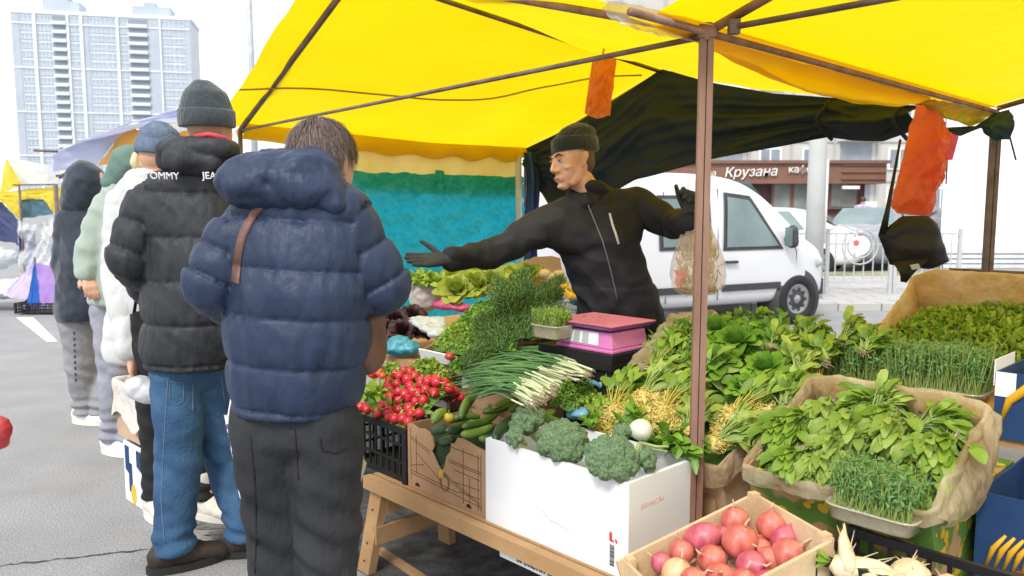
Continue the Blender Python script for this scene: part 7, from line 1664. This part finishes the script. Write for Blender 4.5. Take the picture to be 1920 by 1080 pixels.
# ---- rear left goods: sack, lettuces, dark red lettuce, boards
random.seed(81)
sk = mat('sack_cloth', (.42, .38, .36), .95, col2=(.52, .47, .44), scale=60, bump=.8, bscale=120, bdist=.004)
t = film_lump('sack', 'grey woven sack standing open at the back left', 'sack', [[(P(798, 562, 4.3), (.085, .08, .06)), (P(798, 535, 4.3), (.09, .08, .03))]], sk, .006, .007, 21, part='cloth'); t['category'] = 'sack'
loose('greens', 'yellow green leaves filling the mouth of the sack', 'greens', P(797, 528, 4.3), (.11, .09, .035), 170, .05, .03, L_py)
LT = rosette('lettuce', 30, .085, .075, L_lt, St_y, 'x', 'lettuce', 7)
for i, (x, y, Y_2, s, lb) in enumerate([(858, 540, 4.2, .95, 'frilly yellow green lettuce nearest the magenta bag'), (890, 530, 4.25, .9, 'frilly lettuce second from the left in the back row'), (925, 522, 4.3, .85, 'frilly lettuce under the gloved forearm'), (958, 515, 4.4, .85, 'frilly lettuce at the right end of the back row'), (850, 520, 4.5, .8, 'frilly lettuce behind the first one'), (905, 508, 4.6, .8, 'frilly lettuce behind the forearm shadow'), (990, 505, 4.7, .8, 'frilly lettuce against the brown board')]):
    o = LT if i == 0 else copy_tree(LT); o['label'] = lb; o['group'] = 'lettuces in the back row'; p = P(x, y + 12, Y_2); orient(o, p, V((.4 * math.sin(i * 2), -.65, .75)).cross(V((1, 0, 0))), V((.3 * math.sin(i * 2), -.55, .8)), s)
RL = rosette('red_lettuce', 34, .05, .045, L_re, mat('purple_stem', (.12, .03, .05), .6), 'x', 'lettuce', 8)
for i, (x, y, Y_2, s, lb) in enumerate([(742, 600, 4.0, 1.0, 'dark red lettuce at the left by the jacket sleeve'), (772, 594, 4.05, 1.0, 'dark red lettuce in the middle of the three'), (790, 612, 3.95, .9, 'dark red lettuce nearest the parsley box'), (755, 618, 3.9, .9, 'dark red lettuce above the cyan bag'), (730, 615, 3.95, .8, 'dark red lettuce half behind the sleeve')]):
    o = RL if i == 0 else copy_tree(RL); o['label'] = lb; o['group'] = 'dark red lettuces'; orient(o, P(x, y + 8, Y_2), V((.2 * i - .4, .6, .5)), V((.2 * math.sin(i), -.5, .8)), s * 1.15)
t = thing('cardboard_flap', 'brown cardboard flap standing under the seller arm', 'card', P(1020, 500, 4.7)); m = MB(); m.prism([P(985, 492, 4.7), P(1000, 482, 4.7), P(1035, 480, 4.7), P(1050, 484, 4.7), P(1062, 545, 4.7), P(1000, 540, 4.7)], V((0, .01, 0))); m.build('card', kraft2, t)
random.seed(90)
for i, (x, y) in enumerate(((1022, 512), (1034, 520), (1042, 530), (1048, 514))):
    t = thing('potato', ['pale potato topmost in the rear box', 'pinkish potato left of the others', 'potato lowest by the yellow bag', 'potato at the card edge'][i], 'potato', P(x, y, 4.55)); solid('skin', [[(P(x, y, 4.55), (.035, .03, .026))]], .006, prs, t, 2, lambda co, no: .004 * nz(co, 20, i))
film_lump('packet', 'bright yellow packet tucked behind the dill', 'packet', [[(P(1055, 535, 4.3), (.03, .02, .03)), (P(1075, 558, 4.25), (.025, .02, .02))]], mat('yellow_packet', (.80, .48, .02), .3), .005, .006, 31)
film_lump('packet', 'dark blue packet below the yellow one', 'packet', [[(P(1078, 566, 4.1), (.03, .02, .02))]], mat('blue_packet', (.03, .14, .30), .3), .005, .006, 32)
# ---- tables under the rear goods
def rear_table(label, s0, s1, t0_, t1_, z, par=None):
    t = thing('rear_table', label, 'table', S((s0 + s1) / 2, (t0_ + t1_) / 2, 0)); m = MB(); m.box(S((s0 + s1) / 2, (t0_ + t1_) / 2, z - .012), abs(s1 - s0), t1_ - t0_, .024, AX); m.build('table_top', wood, t)
    for a in (s0 + .05, s1 - .05):
        for b in (t0_ + .05, t1_ - .05): m = MB(); m.box(S(a, b, (z - .024) / 2), .05, .05, z - .024, AX); m.build('leg', wood, t)
rear_table('timber table under the parsley and lettuces at the back left', 1.34, 2.75, .12, 1.5, .72)
rear_table('timber table under the lined box and pea trays at the back right', -1.15, .40, .66, 1.95, .74)
carton('brown carton under the tilted middle box', S(.22, .30, .47), .46, .40, .18)
t = thing('fruit_carton', 'printed green and yellow carton standing under the spinach carton', 'carton', S(-.45, .12, 0)); m = MB(); q_ = S(-.215, 0, 0); m.prism([q_ + W * a + Z * z for a, z in ((-.058, .0), (.34, .0), (.34, .655), (-.058, .485))], -U * .482); m.build('carton', corn, t)
m = MB(); m.prism([S(-.6985, a, z) for a, z in ((.10, .34), (.16, .34), (.17, .37), (.13, .40), (.09, .37))], -U * .002); m.build('hand_slot', MATS['slot_dark'], t)
carton('brown carton under the spring onions', S(1.0, .24, .545), .34, .34, .33)
carton('brown carton under the herbs behind the radishes', S(1.22, .17, .52), .08, .26, .28)
carton('brown carton under the herbs and dill', S(1.0, .14, .54), .1, .14, .2)
carton('brown carton stack under the blue fruit cartons', S(-.99, .44, .208), .46, .40, .415)
carton('printed carton standing behind the spinach carton', S(-.50, .51, .345), .40, .22, .69, mt=corn)
carton('brown carton beside the pea trays', S(-.12, .80, .77), .5, .18, .06)
# ---------------------------------------------------------------- neighbouring stalls at the left and the boxes behind the queue
lav = mat('lavender_canvas', (.46, .50, .70), .6, col2=(.60, .63, .80), scale=2, trans=.3, bump=.2, bscale=6); orc = mat('orange_canvas', (.80, .36, .06), .6, col2=(.85, .45, .12), scale=3, trans=.45); lavp = mat('pale_canvas', (.80, .74, .62), .6, trans=.4); blue_c = mat('blue_canvas', (.05, .09, .32), .6, trans=.25)
YL = 8.0
t = thing('market_awning', 'lavender canvas awning with orange underside beyond the queue', 'awning', P(210, 300, YL))
def gq(a, b, c, d, Ya, Yb, nu=16, nv=10, amp=.03, sag=0, sd=0):
    A, B, C_, D = P(a[0], a[1], Ya), P(b[0], b[1], Yb), P(c[0], c[1], Yb), P(d[0], d[1], Ya)
    return lambda u, v: A.lerp(B, u).lerp(D.lerp(C_, u), v) + Z * (amp * noise.noise(V((u * 4, v * 4, sd))) - sag * math.sin(PI * u) * math.sin(PI * v)) + V((0, amp * noise.noise(V((u * 6, v * 5, sd + 4))), 0))
m = MB(); m.grid(gq((105, 285), (345, 200), (470, 215), (230, 235), 7.6, 8.6, sag=.0), 16, 10); m.build('canvas_top', lav, t, True)
sa = [(100, 290), (160, 262), (240, 230), (342, 203)]; sb = [(100, 322), (180, 311), (238, 240), (342, 216)]
def sidef(u, v):
    a_ = px_interp(sa, u); b_ = px_interp(sb, u); return P(lerp(a_[0], b_[0], v), lerp(a_[1], b_[1], v), 7.5 + .9 * u) + V((0, .03 * noise.noise(V((u * 7, v * 4, 2))), 0))
m = MB(); m.grid(sidef, 24, 8); m.build('canvas_side', lav, t, True)
m = MB(); m.grid(gq((82, 326), (110, 285), (112, 300), (100, 330), 7.5, 7.6), 6, 6); m.build('corner_flap', lav, t, True)
m = MB(); m.grid(gq((240, 234), (340, 215), (330, 262), (282, 252), 8.0, 8.8), 10, 8); m.build('canvas_inner', lavp, t, True)
m = MB(); m.grid(gq((242, 234), (282, 252), (262, 306), (182, 311), 7.9, 8.4), 12, 8); m.build('underside', orc, t, True)
m = MB(); m.grid(gq((282, 252), (400, 240), (400, 306), (262, 306), 8.4, 9.2), 12, 8); m.build('underside', orc, t, True)
a = P(105, 316, 7.6); b = P(330, 318, 8.8)
m = MB(); m.tube([P(64, 282, 7.6), P(108, 284, 7.6)], .012, 8); m.build('brace', steel2, t, True); m = MB(); m.tube([P(112, 334, 7.6), P(130, 318, 7.7)], .012, 8); m.build('brace', steel2, t, True)
m = MB(); m.bar(P(105, 330, 8.2), P(400, 325, 8.6), .025, .025); m.build('eave_bar', steel2, t)
for q in ((104, 345, 7.0), (398, 340, 9.2)): 
    p = P(*q); m = MB(); m.tube([V((p.x, p.y, 0)), p], .018, 8); m.build('post', steel2, t, True)
# yellow/blue stall far left
YY = 10.9; ylc = mat('yellow_far_canvas', (.86, .66, .03), .6, col2=(.88, .72, .10), trans=.4); whc2 = mat('white_far_canvas', (.84, .84, .80), .6, trans=.3); tealc = mat('slate_tarp', (.06, .14, .20), .6, col2=(.10, .20, .26), scale=3, trans=.2); nav = mat('navy_far_tarp', (.03, .045, .12), .6, col2=(.06, .08, .18), scale=3, trans=.15)
t = thing('market_awning', 'far left yellow and white awning with dark blue side sheets', 'awning', P(40, 380, YY))
for pts_, Ya, Yb, mt, nm in (([(10, 300), (14, 298), (42, 348), (0, 362)], 11.3, 10.9, ylc, 'canvas_top'), ([(15, 296), (110, 312), (108, 348), (42, 348)], 11.2, 11.6, whc2, 'canvas_top'), ([(-20, 362), (104, 350), (104, 372), (-20, 378)], 10.9, 10.9, ylc, 'valance'), ([(0, 375), (36, 372), (38, 412), (30, 405)], 10.8, 10.8, ylc, 'corner_flap'), ([(78, 370), (104, 360), (104, 404), (98, 395)], 10.8, 10.8, ylc, 'corner_flap'),
                           ([(38, 372), (84, 370), (100, 402), (38, 410)], 10.92, 10.92, tealc, 'side_sheet'), ([(-40, 376), (2, 378), (34, 412), (34, 462)], 11.0, 11.0, nav, 'side_sheet'), ([(-40, 440), (-20, 385), (34, 455), (-20, 452)], 11.05, 11.05, nav, 'side_sheet'), ([(108, 350), (116, 350), (118, 404), (110, 412)], 10.9, 10.9, ylc, 'valance')):
    m = MB(); m.grid(gq(pts_[0], pts_[1], pts_[2], pts_[3], Ya, Yb, sd=pts_[0][0]), 14, 10); m.build(nm, mt, t, True)
m = MB(); m.grid(gq((114, 352), (140, 350), (140, 405), (118, 410), 11.3, 11.3), 8, 8); m.build('blue_side', blue_c, t, True)
m = MB(); m.bar(P(24, 347, 10.85), P(104, 346, 10.85), .02, .02); m.build('eave_bar', steel2, t)
for x, Yq in ((36, 10.8), (104, 10.7)):
    p = P(x, 347, Yq); m = MB(); m.tube([V((p.x, p.y, 0)), p], .016, 8); m.build('post', steel2, t, True)
cf = mat('clear_sheet', (.72, .75, .78), .2, alpha=.55, col2=(.85, .87, .88), scale=9, bump=1, bscale=12, bdist=.05, spec=.9)
t = thing('plastic_sheet', 'wrinkled clear plastic sheet hanging over the far left stall', 'sheet', P(70, 480, 10.8)); m = MB()
def cfn(u, v):
    p = P(lerp(lerp(36, 104, u), lerp(38, 106, u), v), lerp(412 - 10 * u + 14 * math.sin(PI * u), 540, v), 10.75); return p + V((0, .12 * noise.noise(V((u * 5 + v * 4, v * 4, 1))) + .04 * noise.noise(V((u * 17, v * 9, 4))), 0))
m.grid(cfn, 40, 40); m.build('sheet', cf, t, True)
t = thing('bedding_stack', 'pale wrapped goods piled under clear film at the far left', 'goods', P(10, 520, 11.2)); solid('wrapping', [[(P(-60, 500, 11.2), (.4, .2, .12)), (P(10, 480, 11.2), (.2, .2, .12))], [(P(-60, 545, 11.1), (.5, .3, .12)), (P(30, 540, 11.1), (.2, .3, .12))]], .02, cf and mat('pale_wrap', (.55, .60, .64), .4, col2=(.75, .78, .80), scale=6, bump=.8, bscale=12, bdist=.04), t, 2, folds(.03, 3, (3, 3, 12), (9, 9, 20)))
t = thing('goods_rack', 'pale stock seen through the clear sheet of the far left stall', 'goods', P(75, 500, 11.3)); m = MB(); m.box(P(52, 465, 11.3), .18, .1, .5); m.build('blue_item', blue_c, t); m = MB(); m.box(P(88, 500, 11.4), .26, .2, .55); m.build('pale_item', mat('pale_wrap', (.5, .5, .5)), t)
lil = mat('lilac_cloth', (.42, .24, .66), .6, col2=(.52, .34, .75), scale=3, trans=.3); lil2 = mat('pale_lilac_cloth', (.70, .60, .85), .6, trans=.3); cob = mat('cobalt_cloth', (.01, .10, .42), .6)
t = thing('market_parasol', 'half folded lilac and blue parasol leaning in front of the far stall', 'parasol', P(60, 575, 10.5)); 
for q, mt in (([(64, 492), (66, 492), (50, 562), (5, 555)], lil2), ([(64, 494), (68, 494), (76, 574), (50, 572)], cob), ([(66, 492), (104, 502), (106, 568), (76, 574)], lil)):
    m = MB(); m.grid(gq(q[0], q[1], q[2], q[3], 10.5, 10.5, amp=.02, sd=q[3][0]), 12, 12); m.build('panel', mt, t, True)
m = MB(); a = P(65, 490, 10.52); m.tube([V((a.x, a.y, 0)), a + Z * .05], .015, 8); m.build('pole', steel2, t, True)
t = thing('crate', 'low dark crate on the ground under the lilac parasol', 'crate', P(75, 580, 10.3)); p = P(72, 588, 10.5); lattice_crate(t, V((p.x - .3, p.y, .02)), (V((1, 0, 0)), V((0, 1, 0)), Z), .6, .3, .14, 8, 4, bplast)
t = thing('market_table', 'pale table edge at the bottom of the far left stall', 'table', P(10, 560, 10.9)); m = MB(); m.box(P(0, 545, 11.0), 1.1, .5, .04); m.build('table_top', whc2, t)
for dx in (-.45, .45): p = P(0, 545, 10.8); m = MB(); m.box((p.x + dx, p.y, p.z / 2), .04, .04, p.z - .03); m.build('leg', steel2, t)
# cartons with paper bags standing behind the queue
ppm = mat('crumpled_paper', (.58, .54, .49), .8, col2=(.70, .66, .61), scale=6, bump=.6, bscale=20, bdist=.02)
def lined_box(label, c, ax, lx, ly, z0, z1, mt, lm, sd):
    t = thing('lined_carton', label, 'carton', V((c.x, c.y, z0))); o = V((c.x, c.y, z0)); obox(t, o, ax, lx, ly, z1 - z0, mt, .006); liner_on(t, o, ax, lx, ly, z1 - z0, lm, (.03, .03, .03, .03), sd=sd, dn=.16, inn=.03); m = MB(); m.box(o + ax[0] * lx / 2 + ax[1] * ly / 2 + Z * (z1 - z0 - .06), lx - .03, ly - .03, .01, ax); m.build('contents', mat('brown_contents', (.35, .26, .19), .9), t); return t
c = G(262, 975, 0)
def pbox(label, px_, py_, z0, lx, ly, h, mt, prints=True, nm='fruit_carton'):
    c = G(px_, py_, z0); t = thing(nm, label, 'carton', c); obox(t, c, AXF, lx, ly, h, mt, .006)
    return t, c
b0 = P(283, 972, 3.62); b0.z = .001
bt_ = thing('fruit_carton', 'white fruit carton with blue and yellow print standing on the asphalt', 'carton', b0); A3 = (V((.72, -.69, 0)).normalized(), V((.69, .72, 0)).normalized(), Z)
obox(bt_, b0 - A3[0] * .30, A3, .42, .40, .30, mat('white_carton', (.72, .74, .76), .7), .006)
m = MB()
for k, (x, z, w, h) in enumerate(((.02, .16, .05, .12), (.06, .06, .04, .14), (.16, .2, .05, .08))): m.prism([b0 - A3[0] * (.30 - x) - A3[1] * .001 + Z * z, b0 - A3[0] * (.30 - x - w) - A3[1] * .001 + Z * (z - .02), b0 - A3[0] * (.30 - x - w) - A3[1] * .001 + Z * (z + h), b0 - A3[0] * (.30 - x) - A3[1] * .001 + Z * (z + h)], -A3[1] * .001)
m.build('blue_print', blueb, bt_); m = MB(); m.prism([b0 - A3[0] * (.30 - .11) - A3[1] * .001 + Z * .05 + (A3[0] * math.cos(a * PI / 5) * .03 + Z * math.sin(a * PI / 5) * .05) for a in range(10)], -A3[1] * .0014); m.build('yellow_print', ylw, bt_)
u1 = b0 - A3[0] * .42 + A3[1] * .02; u1.z = .302
lined_box('paper lined carton on top of the white one behind the queue', u1, A3, .42, .38, .302, .56, kraft2, ppm, 31)
b1 = P(420, 940, 3.75); b1.z = .001; bt2 = thing('fruit_carton', 'dark blue fruit carton with yellow lettering behind the cream boot', 'carton', b1); obox(bt2, b1 - V((.1, 0, 0)), (V((1, 0, 0)), V((0, 1, 0)), Z), .42, .3, .30, blueb, .006); text('lettering', 'БАН', .10, b1 + V((.0, -.004, .13)), V((.8, 0, .35)), Z, ylw, bt2, .002)
b2 = b1 + Z * .303; lined_box('brown paper lined carton on the dark blue one', V((b1.x - .12, b1.y, .302)), (V((1, 0, 0)), V((0, 1, 0)), Z), .42, .32, .302, .60, kraft, ppm, 33)
film_lump('plastic_bag', 'white plastic bag held beside the black shoulder bag', 'bag', [[(P(262, 728, 3.28), (.06, .04, .05)), (P(285, 738, 3.28), (.05, .04, .04))]], mat('white_bag_film', (.74, .75, .77), .4, trans=.3), .008, .006, 41)
t = film_lump('plastic_bag', 'red bag just entering the frame at the far left', 'bag', [[(P(-12, 805, 2.6), (.05, .04, .05)), (P(-14, 830, 2.6), (.05, .04, .02))]], rdf, .008, .006, 43)
